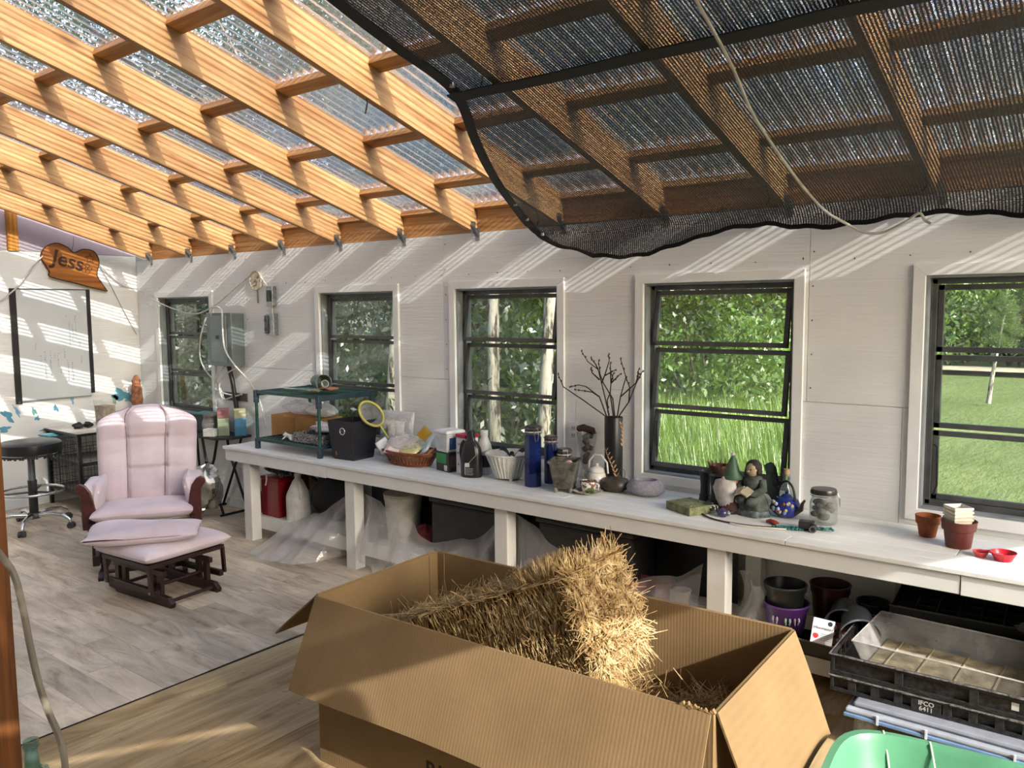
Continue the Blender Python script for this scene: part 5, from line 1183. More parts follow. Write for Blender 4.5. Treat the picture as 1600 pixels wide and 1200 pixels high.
for k in range(14): a = 2*PI*k/14; obj('spike', MB().cyl((.052*math.cos(a), .052*math.sin(a), .20), (.068*math.cos(a), .068*math.sin(a), .228), .005, .0008, n=6), RST, sd_)
# reading angel statue
an = thing('angel_statue', 'grey green statue of a seated child angel reading a book', 'statue', (-1.580, 4.10, BT + .0005), R_(-14)); STN = M('#4b524d', .75, 0, .3, .35, 24, .4, 40); SKN = M('#a39376', .6, 0, .3, .15, 30)
obj('base', MB().lathe([(0, 0), (.088, 0), (.094, .016), (.082, .034), (0, .036)], 24, sx=1.0, sy=.8, fn=lambda a, z: 1 + .05*math.sin(5*a)), M('#5f6c70', .7, 0, .3, .4, 40), an, smooth=50)
obj('robe', MB().lathe([(.082, .03), (.086, .05), (.074, .09), (.055, .12), (.052, .15), (.058, .185), (.045, .205), (.02, .215), (0, .216)], 28, sx=1, sy=.78, fn=lambda a, z: 1 + .06*math.sin(8*a + z*18)*max(0, 1 - z*4.5)), STN, an, smooth=60)
obj('knees', MB().ball((-.03, -.055, .085), .036, (.9, 1.1, .75)).ball((.032, -.055, .082), .036, (.9, 1.1, .75)), STN, an, smooth=180)
obj('head', MB().ball((0, -.012, .243), .036, (.92, .95, 1.1)).ball((0, -.047, .238), .006), SKN, an, smooth=180)
for s in (-1, 1):
    obj('eye', MB().ball((s*.013, -.044, .247), .0038), BLACK, an, smooth=180)
    aa = obj('arm', MB().tube([(s*.054, 0, .19), (s*.075, -.02, .15), (s*.05, -.06, .125), (s*.022, -.078, .128)], [.02, .022, .018, .012], 10), STN, an, smooth=60); obj('hand', MB().ball((s*.018, -.083, .130), .012, (1.2, .8, .8)), SKN, aa, smooth=180)
    obj('wing', MB().grid(lambda u, v, s=s: (s*(.02 + .064*u + .02*math.sin(v*3)), .055 + .022*u - .02*u*u, .11 + .15*v - .05*u*(1 - v) + .02*math.sin(PI*u)), 10, 10).grid(lambda u, v, s=s: (s*(.02 + .064*u + .02*math.sin(v*3)), .067 + .022*u - .02*u*u, .11 + .15*v - .05*u*(1 - v) + .02*math.sin(PI*u)), 10, 10), M('#3b4544', .7, 0, .3, .3, 40), an, smooth=60)
obj('mouth', MB().box((0, -.0465, .226), (.012, .002, .003)), M('#6b4a3c', .6), an)
obj('hair', MB().ball((0, .004, .255), .041, (1, .95, .98), 16).ball((-.03, .0, .235), .02).ball((.03, .0, .235), .02), M('#2f2d2b', .7, 0, .3, .3, 60, .5), an, smooth=180)
obj('book', MB().box((-.022, -.088, .138), (.046, .055, .010), Matrix.Rotation(R_(-22), 3, 'Y') @ Matrix.Rotation(R_(30), 3, 'X')).box((.022, -.088, .138), (.046, .055, .010), Matrix.Rotation(R_(22), 3, 'Y') @ Matrix.Rotation(R_(30), 3, 'X')), M('#a89f85', .7), an)
# little teapots
def mini(lb, x, y, s, c_, spot, rz=0, hoop=False, nm='ornament_teapot'):
    o = thing(nm, lb, 'teapot', (x, y, BT + .0005), rz); mt = M(c_, .25, 0, .5, .15, 40)
    obj('pot', MB().lathe([(0, 0), (s*.5, 0), (s*.92, s*.35), (s, s*.75), (s*.8, s*1.25), (s*.42, s*1.45), (0, s*1.45)], 22), mt, o, smooth=60)
    obj('lid', MB().lathe([(0, s*1.452), (s*.40, s*1.452), (s*.3, s*1.6), (s*.1, s*1.66), (s*.14, s*1.8), (0, s*1.88)], 14), mt, o, smooth=60)
    obj('spout', MB().tube([(s*.9, 0, s*.55), (s*1.35, 0, s*.8), (s*1.45, 0, s*1.25), (s*1.65, 0, s*1.5)], [s*.22, s*.16, s*.11, s*.08], 8), M((.03, .025, .022), .4), o, smooth=60)
    if hoop: obj('handle', MB().tube([(s*.78*math.cos(PI*i/12), 0, s*1.3 + s*1.25*math.sin(PI*i/12)) for i in range(13)], s*.08, 8), M((.03, .028, .027), .4), o, smooth=60)
    else: obj('handle', MB().tube([(-s*.85, 0, s*1.2), (-s*1.45, 0, s*1.1), (-s*1.45, 0, s*.5), (-s*.9, 0, s*.4)], s*.09, 6), M('#8a8a86', .35, .5), o, smooth=60)
    R = random.Random(int(s*1e4))
    for k in range(spot[1]):
        a = R.uniform(-PI, 0) + R.uniform(-.3, .3); z = R.uniform(.45, 1.15)*s; r = s*(1.0 if z < s*.8 else .93) + .0008
        obj('painted_flower', MB().ball((r*math.cos(a), r*math.sin(a), z), s*spot[2], (1, 1, 1), 8), M(spot[0][k % len(spot[0])], .4), o, smooth=180)
    return o
p = on(-1.839, 4.036, .045); mini('tiny dark teapot with white dots beside the foam block', -1.795, 4.015, .036, '#262821', (('#c9c9c0',), 6, .16), R_(185))
mini('tiny purple teapot with a white flower below the gnome', -1.690, 3.965, .030, '#3a3458', (('#c7c3d0',), 5, .25), R_(-20 + 180))
mini('round cobalt teapot with a black hoop handle right of the angel', -1.425, 4.16, .074, '#1f2f7d', (('#9fb0cf', '#6d86c4', '#a9a07a', '#7a3f3a'), 24, .14), R_(-25), True)
cbk = thing('cork_bottle', 'slim corked glass bottle with blue pebbles behind the cobalt teapot', 'bottle', (-1.470, 4.285, BT + .0005))
obj('glass', MB().lathe([(0, 0), (.036, 0), (.040, .01), (.040, .09), (.022, .13), (.018, .20), (.0155, .20), (.019, .13), (.037, .088), (.037, .012), (0, .008)], 20), thin_glass('bottle_glass', (.86, .92, .9), .06), cbk, smooth=45)
obj('cork', MB().cyl((0, 0, .19), (0, 0, .228), .0150, .0165, n=12), M('#a88d70', .8), cbk, smooth=40); obj('pebbles', crumpled(MB(), (0, 0, .045), .034, (1, 1, .9), 14, .12, 6), M('#6f92b0', .5, 0, .4, .5, 60), cbk, smooth=60)
gj = thing('stone_jar', 'clear clamp jar of grey stones with a black lid', 'jar', on(-1.215, 4.088, .065), R_(20))
obj('glass', MB().lathe([(0, 0), (.062, 0), (.068, .01), (.068, .105), (.058, .135), (.058, .15), (.055, .15), (.055, .135), (.064, .104), (.064, .012), (0, .008)], 26), thin_glass('jar_glass', (.90, .92, .91), .06), gj, smooth=45)
obj('lid', MB().lathe([(0, .1515), (.064, .1515), (.066, .160), (.060, .176), (0, .178)], 26), M((.03, .028, .026), .3), gj, smooth=45); obj('clamp', MB().tube([(.062, -.012, .155), (.075, -.012, .13), (.077, 0, .09), (.075, .012, .13), (.062, .012, .155)], .0028, 6).tube([(.063*math.cos(2*PI*i/24), .063*math.sin(2*PI*i/24), .143) for i in range(24)], .002, 5, closed=True), STEEL, gj, smooth=60, kind='stuff')
for k in range(16):
    a = k*2.4; r = .040*((k % 5)/5 + .15); obj('stone', MB().ball((r*math.cos(a), r*math.sin(a), .026 + .0052*k), .019 + .004*(k % 3), (1.1, .85, .75), 8), M(('#5c5a54', '#8a867b', '#47463f', '#74726a')[k % 4], .6), gj, smooth=180)
# cords, bead string and adapter
dv = thing('power_adapter', 'black power adapter with teal bead string by the stone jar', 'adapter', on(-1.246, 3.93, .03), R_(15))
obj('case', MB().box((0, .02, .022), (.075, .055, .042)), BLACKP, dv, bevel=.006); obj('barrel', MB().cyl((.03, -.04, .018), (.035, .0, .018), .018, n=14), BLACKP, dv, smooth=40); obj('lens_ring', MB().tube([(.03 + .014*math.cos(2*PI*i/18), -.0415, .018 + .014*math.sin(2*PI*i/18)) for i in range(18)], .003, 6, closed=True), M('#7a7a78', .3, .7), dv, smooth=60)
bs = MB()
for k in range(44):
    a = k*.33; bs.ball((-.085 + .055*math.cos(a) + .0012*k - .03, -.01 + .022*math.sin(a), .0065), .0062, n=6)
for k in range(14): bs.ball((.055 + .0085*k*.6, .02 + .012*math.sin(k*.8), .007 + .006*abs(math.sin(k))), .007, n=6)
obj('beads', bs, M('#2f6f69', .3), dv, smooth=180, kind='stuff')
def cord(label, pts, r, c_, cat='cord', nm='cord', sm=8):
    P = [V(p) for p in pts]; q = []
    for i in range(len(P) - 1):
        a, b, c__, d = P[max(i-1, 0)], P[i], P[i+1], P[min(i+2, len(P)-1)]
        for k in range(sm):
            f = k/sm; q.append(.5*((2*b) + (c__ - a)*f + (2*a - 5*b + 4*c__ - d)*f*f + (3*b - a - 3*c__ + d)*f**3))
    q.append(P[-1]); return tag(obj(nm, MB().tube(q, r, 6), c_, smooth=60), label, cat)
Z = BT + .0055
cord('thin brown leather cord trailing along the bench front before the angel', [(-1.80, 3.945, Z), (-1.72, 3.885, Z), (-1.62, 3.86, Z), (-1.50, 3.865, Z), (-1.40, 3.90, Z)], .0045, M('#4a332c', .7))
cord('white cable lying across the bench front below the cobalt teapot', [(-1.60, 3.845, Z), (-1.52, 3.84, Z), (-1.42, 3.868, Z), (-1.335, 3.90, Z)], .005, M('#cfcbc2', .5), 'cable', 'cable')
rd = tag(obj('red_tassel', MB().tube([(-.03, 0, .008), (-.01, .006, .012), (.015, 0, .008), (.03, .012, .006)], [.006, .011, .013, .005], 8).tube([(0, 0, .008), (.012, -.02, .006), (.03, -.028, .005)], [.008, .007, .003], 6), M('#7a2a22', .8), smooth=60, loc=(-1.435, 3.98, BT + .0005)), 'small dark red tassel under the cobalt teapot', 'tassel')
# pots at the right
TERR = M('#8d4f30', .75, 0, .3, .2, 20)
tpot = thing('terracotta_pot', 'small worn terracotta pot below the right hand window', 'pot', on(-.755, 4.156, .04)); tpot.location.z = BT + .0005
obj('pot', MB().lathe([(0, 0), (.036, 0), (.047, .062), (.053, .064), (.056, .102), (.052, .102), (.045, .064), (.033, .008), (0, .008)], 26), TERR, tpot, smooth=40); obj('soil', MB().lathe([(0, .082), (.0475, .081)], 20), M('#8f5f3f', .9), tpot)
p2_ = thing('plastic_pot', 'red brown plastic pot holding a stack of white square pots', 'pot', on(-.607, 4.036, .052)); RBP = M('#5f2a22', .4)
obj('pot', MB().lathe([(0, 0), (.050, 0), (.053, .004), (.062, .078), (.070, .082), (.074, .122), (.071, .122), (.060, .08), (.050, .008), (0, .008)], 30), RBP, p2_, smooth=40); obj('rim', MB().tube([(.0735*math.cos(2*PI*i/30), .0735*math.sin(2*PI*i/30), .121) for i in range(30)], .0025, 6, closed=True), RBP, p2_, smooth=60)
for k, nm in enumerate(('lowest white square pot of the stack in the red brown pot', 'second white square pot from the bottom of the stack in the red brown pot', 'second white square pot from the top of the stack in the red brown pot', 'top white square pot of the stack, with brown flecks inside')):
    q = thing('square_pot', nm, 'pot', (p2_.location.x - .005, p2_.location.y + .0, BT + .012 + .0175*k), R_(42), 'white square pots'); 
    obj('pot', MB().lathe([(0, 0), (.042, 0), (.058, .112), (.063, .113), (.063, .124), (.059, .124), (.055, .112), (.0405, .004), (0, .004)], 4, rz=PI/4), M('#d9d4c4', .45), q, bevel=.003)
    if k == 3: obj('flecks', MB().box((0, 0, .075), (.066, .066, .004)), M('#b9a98f', .9, 0, .1, .5, 90), q)
    else: obj('rim', MB().lathe([(.0632, .114), (.0645, .119), (.0632, .1235)], 4, rz=PI/4), M('#c9c3b0', .45), q)
RED = M('#b81f2e', .3)
for nm, p, r, rz, c_ in (('red plastic measuring scoop with a deep round cup on the bench edge', (-.425, 3.975, BT + .0005), .052, R_(178), RED), ('shallow pink red plastic spoon left of the deep scoop', (-.512, 3.985, BT + .0005), .033, R_(10), M('#cf4a4c', .35))):
    s_ = thing('measuring_scoop', nm, 'scoop', p, rz); obj('cup', MB().lathe([(0, 0), (r*.62, 0), (r, r*.72), (r*.95, r*.72), (r*.56, .004), (0, .004)], 24), c_, s_, smooth=50); obj('handle', MB().bar((r*.9, 0, r*.68), (r*.9 + .055, .008, r*.50), .014, .005), c_, s_, bevel=.002)
# ---------------------------------------------------------------- things on the walls
wbd = thing('whiteboard', 'tall whiteboard with black side rails and faint sideways writing', 'whiteboard', (XW + .001, 3.515, 1.545))
obj('board', MB().bb((0, -.345, -.525), (.012, .345, .535)), M('#c4cacc', .18, 0, .5, .03, 3), wbd)
obj('side_rail', MB().bb((0, -.372, -.55), (.022, -.318, .54)), M((.015, .015, .016), .35), wbd, bevel=.003); obj('side_rail', MB().bb((0, .325, -.50), (.022, .362, .54)), M((.015, .015, .016), .35), wbd, bevel=.003)
obj('top_edge', MB().bb((0, -.318, .530), (.016, .325, .540)), M('#3c4044', .4), wbd); obj('bottom_edge', MB().bb((0, -.318, -.535), (.018, .325, -.522)), M('#8d9092', .4, .4), wbd)
for z in (.515, -.535): obj('rail_screw', MB().cyl((.0225, -.345, z), (.025, -.345, z), .006, n=10), GALV, wbd)
wr_ = MB(); R = random.Random(5)
for (y, z0, z1) in [(-.17, .02, -.05), (-.13, -.10, -.20), (-.09, -.06, -.34), (-.04, -.05, -.30), (.0, -.08, -.12), (.03, -.08, -.22), (.05, -.20, -.28), (.09, -.04, -.13), (.12, -.15, -.36), (.16, -.18, -.36), (.12, .28, .26), (.15, .22, -.0), (.18, .20, .02), (.21, .28, .05), (.24, .05, -.02), (.25, -.12, -.2)]:
    z = z0
    while z > z1:
        h = R.uniform(.006, .018)
        for q in range(2): wr_.box((.0128, y + R.uniform(-.006, .006), z - h/2), (.0012, R.uniform(.002, .009), h*R.uniform(.3, 1)))
        z -= h + R.uniform(.003, .007)
obj('handwriting', wr_, M('#8f99a6', .5), wbd, kind='stuff')
def smooth_poly(P, k=6):
    o = []; n = len(P)
    for i in range(n):
        a, b, c_, d = (V((*P[(i + q) % n], 0)) for q in (-1, 0, 1, 2))
        for s in range(k):
            f = s/k; q = .5*((2*b) + (c_ - a)*f + (2*a - 5*b + 4*c_ - d)*f*f + (3*b - a - 3*c_ + d)*f**3); o.append((q.x, q.y))
    return o
sg = thing('wooden_sign', 'curvy wooden name sign with carved lettering hung above the whiteboard', 'sign', (XW + .004, 3.73, 2.30))
pl_ = [(3.435, 2.395), (3.48, 2.482), (3.582, 2.527), (3.681, 2.494), (3.742, 2.445), (3.832, 2.48), (3.935, 2.465), (3.983, 2.37), (3.955, 2.235), (3.99, 2.165), (4.036, 2.09), (4.030, 2.072), (3.78, 2.135), (3.517, 2.200), (3.505, 2.25), (3.476, 2.306)]
pl_ = [(a - 3.73, b - 2.30) for a, b in smooth_poly(pl_, 5)]
SGW = wood('golden_sign_wood', '#a86a2c', '#6f3f17', 'Y', 18, .4, False, .4, .04)
obj('board', MB().prism(pl_, .024, MYZ), SGW, sg, bevel=.003)
obj('dark_edge', MB().tube([(.024, a, b) for a, b in pl_], .0045, 6, closed=True), M('#2e1a0c', .6), sg, smooth=60)
rot_t = (Matrix.Rotation(PI/2, 3, 'Z') @ Matrix.Rotation(PI/2, 3, 'X') @ Matrix.Rotation(R_(-14), 3, 'Z')).to_euler()
text('carved_lettering', 'Jess', .20, M('#3a220f', .7), sg, (.0245, -.045, .055), rot_t, .0008)
st_ = MB()
def outl(c, r, k, star=0):
    n = k*2 if star else 20; pts = []
    for i in range(n):
        a = 2*PI*i/n + .3; rr = r*(.45 if star and i % 2 else 1); pts.append((.0252, c[0] + rr*math.cos(a), c[1] + rr*math.sin(a)))
    st_.tube(pts, .0028, 5, closed=True)
outl((.165, .09), .05, 5, 1)
for k in range(5): a = 2*PI*k/5; outl((.125 + .032*math.cos(a), -.01 + .032*math.sin(a)), .020, 0)
outl((.125, -.01), .013, 0); obj('carved_flower', st_, M('#3a220f', .7), sg, kind='stuff')
obj('hanger', MB().tube([(.004, .0, .14), (.01, .015, .21), (.02, .02, .30)], .002, 5), BLACK, sg)
CORDW = M('#c9c8c4', .6); 
cord('white cable drooping from the sign across the first window to the wall clock', [(XW + .03, 3.98, 2.33), (XW + .02, 4.20, 2.14), (XW + .06, 4.35, 2.09), (-7.895, 4.34, 1.947), (-7.313, 4.335, 1.835), (-6.95, 4.335, 1.89), (-6.55, 4.345, 2.07), (-6.396, 4.355, 2.148), (-6.29, 4.36, 2.185), (-6.18, 4.36, 2.14), (-6.08, 4.365, 2.03)], .006, CORDW, 'cable', 'cable')
cord('white cable drooping from the wooden sign down past the whiteboard to the left', [(XW + .03, 3.45, 2.395), (XW + .03, 3.36, 2.30), (XW + .03, 3.257, 2.15), (XW + .03, 3.15, 2.04), (XW + .03, 3.0, 1.93), (XW + .03, 2.8, 1.85)], .007, CORDW, 'cable', 'cable')
cord('thin grey cord hanging from the wooden sign into the room corner', [(XW + .02, 4.0, 2.30), (XW + .012, 4.10, 2.12), (XW + .012, 4.22, 1.86), (XW + .012, 4.34, 1.62)], .0035, M('#9b9b98', .6))
PGR = M('#6f7a7a', .4, .35, .5, .08, 8)
ep = thing('breaker_panel', 'grey metal electrical breaker panel beside the first window', 'panel', (-6.69, 4.376, 1.60))
obj('cabinet', MB().bb((-.19, -.125, -.24), (.19, -.0, .235)), PGR, ep, bevel=.004); obj('cover', MB().bb((-.20, -.137, -.245), (.195, -.1255, .24)), PGR, ep, bevel=.003)
o = obj('door', MB().bb((-.125, -.146, -.215), (.125, -.1375, .215)), M('#75807f', .35, .35, .5, .06, 5), ep, bevel=.003); obj('latch', MB().bb((-.035, -.151, .0), (.01, -.1465, .035)), BLACKP, o, bevel=.002)
for s in (-1, 1): obj('cover_screw', MB().cyl((-.175, -.1375, s*.2), (-.175, -.141, s*.2), .008, n=10), GALV, ep)
cord('white cable looping over the breaker panel and down to the bench', [(-6.80, 4.235, 1.82), (-6.72, 4.215, 1.89), (-6.60, 4.215, 1.87), (-6.585, 4.21, 1.72), (-6.57, 4.215, 1.52), (-6.48, 4.24, 1.38), (-6.34, 4.30, 1.22), (-6.22, 4.33, 1.02), (-6.17, 4.34, .80)], .008, CORDW, 'cable', 'cable')
cord('white cable hanging left of the breaker panel in front of the window', [(-6.86, 4.22, 1.80), (-6.93, 4.20, 1.62), (-7.02, 4.24, 1.42), (-6.98, 4.28, 1.28), (-6.86, 4.32, 1.16), (-6.80, 4.345, 1.00)], .007, CORDW, 'cable', 'cable')
cord('white cable looping below the breaker panel into the wall slot', [(-6.52, 4.33, 1.36), (-6.70, 4.30, 1.27), (-6.80, 4.29, 1.16), (-6.76, 4.30, 1.04), (-6.66, 4.33, 1.06), (-6.55, 4.36, 1.09)], .008, CORDW, 'cable', 'cable')
cord('second white cable curling below the breaker panel', [(-6.74, 4.33, 1.36), (-6.86, 4.30, 1.24), (-6.88, 4.30, 1.13), (-6.74, 4.31, 1.09), (-6.60, 4.36, 1.07)], .008, CORDW, 'cable', 'cable')
tag(obj('black_conduit', MB().tube([(-6.70, 4.33, 1.36), (-6.66, 4.34, 1.2), (-6.62, 4.345, .95), (-6.60, 4.345, .76)], .022, 10), BLACKP, smooth=60), 'thick black conduit dropping from the breaker panel', 'conduit')
cs = thing('wall_slot', 'ragged horizontal slot cut in the wall under the breaker panel', 'slot', (-6.67, YW, 1.06)); obj('recess', MB().bb((-.20, -.003, -.035), (.18, -.0005, .035)), M((.10, .08, .07), .9), cs); obj('cut_edge', MB().bb((-.20, -.008, -.042), (.18, -.0005, -.035)).bb((.18, -.006, -.042), (.188, -.0005, .04)), M('#8a7c6e', .8), cs)
jb = thing('light_switch_box', 'open metal switch box high on the wall under the round clock', 'switch box', (-6.045, YW, 1.985)); obj('box', MB().bb((-.045, -.045, -.085), (.045, -.0005, .085)), GALV, jb, bevel=.003); obj('switch', MB().bb((-.02, -.062, -.05), (.02, -.0455, .05)), M('#3d4041', .4), jb, bevel=.003); obj('ear', MB().bb((-.085, -.01, -.06), (-.046, -.001, -.03)).bb((-.085, -.01, .03), (-.046, -.001, .06)), GALV, jb, kind='stuff'); obj('conduit', MB().cyl((.0, -.02, -.26), (.0, -.02, -.0855), .010, n=8), CORDW, jb, smooth=40)
jb2 = thing('outlet_box', 'open metal outlet box lower on the wall under the switch box', 'outlet box', (-6.05, YW, 1.735)); obj('box', MB().bb((-.055, -.05, -.095), (.06, -.0005, .095)), GALV, jb2, bevel=.003); obj('receptacle', MB().bb((-.05, -.066, -.08), (-.012, -.0505, .08)), M('#4c4f50', .4), jb2, bevel=.003)
for z in (-.04, .04): obj('socket', MB().cyl((-.030, -.0665, z), (-.030, -.071, z), .016, n=14), BLACKP, jb2, smooth=40)
ck = thing('wall_clock', 'small round cream floral clock on the wall by the rafters', 'clock', (-6.27, YW, 2.125)); obj('case', MB().cyl((0, -.022, 0), (0, -.001, 0), .085, n=32), M('#c9c0ad', .6), ck, bevel=.004); obj('rim', MB().tube([(.083*math.cos(2*PI*i/32), -.022, .083*math.sin(2*PI*i/32)) for i in range(32)], .006, 6, closed=True), M('#b5aa95', .6), ck, smooth=60)
fm = MB(); R = random.Random(9)
for k in range(34): a, r = R.uniform(0, 6.28), .072*R.random()**.5; fm.ball((r*math.cos(a), -.0235, r*math.sin(a)), R.uniform(.005, .010), (1, .3, 1), 6)
obj('flower_print', fm, M('#8a8270', .7, 0, .3, .6, 90), ck, kind='stuff'); obj('pendulum', MB().bb((.0, -.012, -.20), (.012, -.004, -.085)), M('#8f8a80', .5), ck)
# ---------------------------------------------------------------- under the workbench
SZ = .1905
rbx = thing('red_box', 'dark red metal box on the left end of the bench shelf', 'box', (-5.53, 4.05, SZ)); REDM = M('#7d0f17', .3, 0, .5, .12, 6)
obj('body', MB().bb((-.11, -.15, 0), (.115, .16, .30)), REDM, rbx, bevel=.006); obj('lid', MB().bb((-.113, -.153, .3005), (.118, .163, .325)), REDM, rbx, bevel=.005)
bb_ = thing('black_bag', 'bulky black bag slumped behind the white jug on the shelf', 'bag', (-5.02, 4.17, SZ)); obj('sack', crumpled(MB(), (0, 0, .21), .22, (1.0, .72, 1.02), 26, .12, 31), M((.010, .010, .011), .6), bb_, smooth=50); obj('strap', MB().tube([(-.15, -.06, .30), (-.3, -.10, .38), (-.42, -.10, .36)], .012, 6), M((.012, .012, .012), .6), bb_, smooth=60)
pc = thing('plaid_cloth', 'crumpled black and white plaid cloth draped over the red box', 'cloth', (-5.50, 4.02, SZ + .327)); 
t = NT('plaid'); ck_ = t.n('ShaderNodeTexChecker'); ck_.inputs['Scale'].default_value = 26; t.l(t.coords(), ck_.inputs['Vector']); n = t.noise(t.coords(), 30, 3); PLD = t.end(t.bsdf(t.mix(t.math('MULTIPLY', ck_.outputs[1], t.ramp(n, [(.5, 0.), (.6, 1.)])), (.012, .012, .013), (.28, .27, .26)), .85))
obj('folds', crumpled(MB(), (.05, .0, .05), .15, (1.2, .9, .34), 26, .25, 12), PLD, pc, smooth=60); obj('tassel', MB().tube([(-.02, -.15, .03), (.0, -.165, -.02), (-.01, -.17, -.06)], .006, 6), M('#b5b0a8', .8), pc, smooth=60)
wj = thing('white_jug', 'white gallon jug with handle on the bench shelf', 'jug', (-5.27, 3.985, SZ), R_(-25)); JW = M('#d9d9d6', .35)
obj('body', MB().lathe([(0, 0), (.085, 0), (.092, .012), (.092, .19), (.085, .215), (.040, .315), (.024, .330), (.024, .352), (0, .352)], 28, fn=lambda a, z: 1 + .05*math.cos(4*a)), JW, wj, smooth=50); obj('cap', MB().lathe([(0, .3525), (.027, .3525), (.027, .375), (0, .376)], 18), JW, wj, smooth=40); obj('handle', MB().tube([(.045, 0, .312), (.085, 0, .285), (.100, 0, .23), (.092, 0, .18)], .014, 8), JW, wj, smooth=60)
obj('label', MB().box((-.045, -.0885, .12), (.024, .004, .065), R_(-22)), M((.03, .03, .03), .4), wj)
bu = thing('white_bucket', 'white plastic bucket behind the clear sheeting on the shelf', 'bucket', (-4.20, 4.10, SZ)); obj('pail', MB().lathe([(0, 0), (.115, 0), (.135, .29), (.14, .30), (.14, .32), (.13, .32), (.11, .01), (0, .01)], 26), M('#c9c6ba', .5), bu, smooth=40); obj('lid', MB().lathe([(0, .322), (.143, .322), (.143, .34), (0, .342)], 26), M('#bdb9ab', .5), bu, smooth=40)
rg = tag(obj('red_cloth', crumpled(MB(), (0, 0, .075), .08, (1.1, .7, .9), 18, .18, 41), M('#6a2a2a', .8), smooth=50, loc=(-3.93, 4.05, SZ)), 'bundled red cloth behind the clear sheeting', 'cloth')
for x, wd, lb in ((-3.47, .62, 'large dark grey storage tote behind the clear sheeting, beside the bucket'), (-2.55, .66, 'second dark grey storage tote behind the sheeting, under the blue jars')):
    tt = thing('storage_tote', lb, 'tote', (x, 4.09, SZ)); DG = M((.035, .036, .036), .45)
    obj('tub', MB().bb((-wd/2, -.14, 0), (wd/2, .14, .36)), DG, tt, bevel=.02); obj('lid', MB().bb((-wd/2 - .012, -.15, .361), (wd/2 + .012, .15, .39)), DG, tt, bevel=.01)
for (x, y, c_, lb, h, r) in ((-2.20, 3.985, '#8c4a5c', 'dusty pink nursery pot under the bench by the fourth leg', .13, .075), (-2.06, 4.0, '#7a2f2c', 'dark red nursery pot right of the pink pot under the bench', .14, .055), (-1.93, 3.99, '#c4c0b6', 'small white cup pot beside the red pot under the bench', .12, .045)):
    q = thing('nursery_pot', lb, 'pot', (x, y, SZ)); obj('pot', MB().lathe([(0, 0), (r*.72, 0), (r*.95, h*.78), (r*1.05, h*.8), (r*1.08, h), (r*1.0, h), (r*.9, h*.78), (r*.66, .006), (0, .006)], 22), M(c_, .5), q, smooth=40); obj('rim', MB().tube([(r*1.08*math.cos(2*PI*i/24), r*1.08*math.sin(2*PI*i/24), h*.97) for i in range(24)], .004, 6, closed=True), M(c_, .45), q, smooth=60)
tag(obj('black_tarp', MB().grid(lambda u, v: (-4.72 + 3.0*u, 4.262 + .007*math.sin(u*60 + v*3) , SZ + .002 + .50*v - .05*math.sin(u*9)*v*(v > .5)), 120, 8), M((.016, .016, .017), .5), smooth=180, recalc=False), 'black tarp hung along the wall behind the totes under the bench', 'tarp')
# clear sheeting draped over the shelf edge
FILM = film('clear_sheeting', .34, (.80, .80, .79), 5)
def zt_(x):
    pts = [(-5.25, .20), (-4.95, .30), (-4.62, .47), (-4.41, .54), (-4.15, .46), (-3.75, .28), (-3.40, .36), (-3.03, .60), (-2.7, .42), (-2.3, .30), (-1.95, .40), (-1.72, .52)]
    for (a, p), (b, q) in zip(pts, pts[1:]):
        if a <= x <= b: f = (x - a)/(b - a); f = f*f*(3 - 2*f); return p + (q - p)*f
    return pts[0][1] if x < pts[0][0] else pts[-1][1]
LEGX = (-4.41, -3.031, -1.641)
def flm(u, v):
    x0 = -5.28 + u*3.50; zt = zt_(x0)
    zb_ = .012 + .05*(.5 + .5*math.sin(x0*5.3)) + (.06 if -4.4 < x0 < -4.1 else 0)
    leg = max(math.exp(-((x0 - l)/.13)**2) for l in LEGX)
    z = zt + (zb_ - zt)*v
    y = 3.93 - .20*v**.7 + .018*math.sin(x0*17 + v*3.2) + .010*math.sin(x0*41 - v*5) - (.22*v*v if x0 < -4.55 else .06*v)
    y = min(y, 3.975) if z < .215 and False else y
    if z < .21: y = min(y, 3.858 - .0)            # stays in front of the shelf rail
    y = y*(1 - leg) + leg*(3.862 if z < .21 else 3.885)
    if leg > .5 : y = max(y, 3.8685) if z >= .20 else 3.8685 - .0
    x = x0 + .05*v*math.sin(x0*3) 
    return (x, y, z)
tag(obj('plastic_sheeting', MB().grid(flm, 180, 26), FILM, smooth=180, recalc=False), 'cloudy clear plastic sheeting draped over the bench shelf to the floor', 'sheeting')
tag(obj('plastic_sheet', MB().grid(lambda u, v: (-1.585 + .12*u + .02*math.sin(v*5), 3.94 + .05*math.sin(u*6 + v*2) - .03*v, .50 - .30*v - .06*u*(1 - v)), 16, 14), film('clear_sheet_scrap', .22, (.75, .76, .77), 20), smooth=180, recalc=False), 'loose scrap of clear plastic hanging right of the fourth bench leg', 'sheeting')
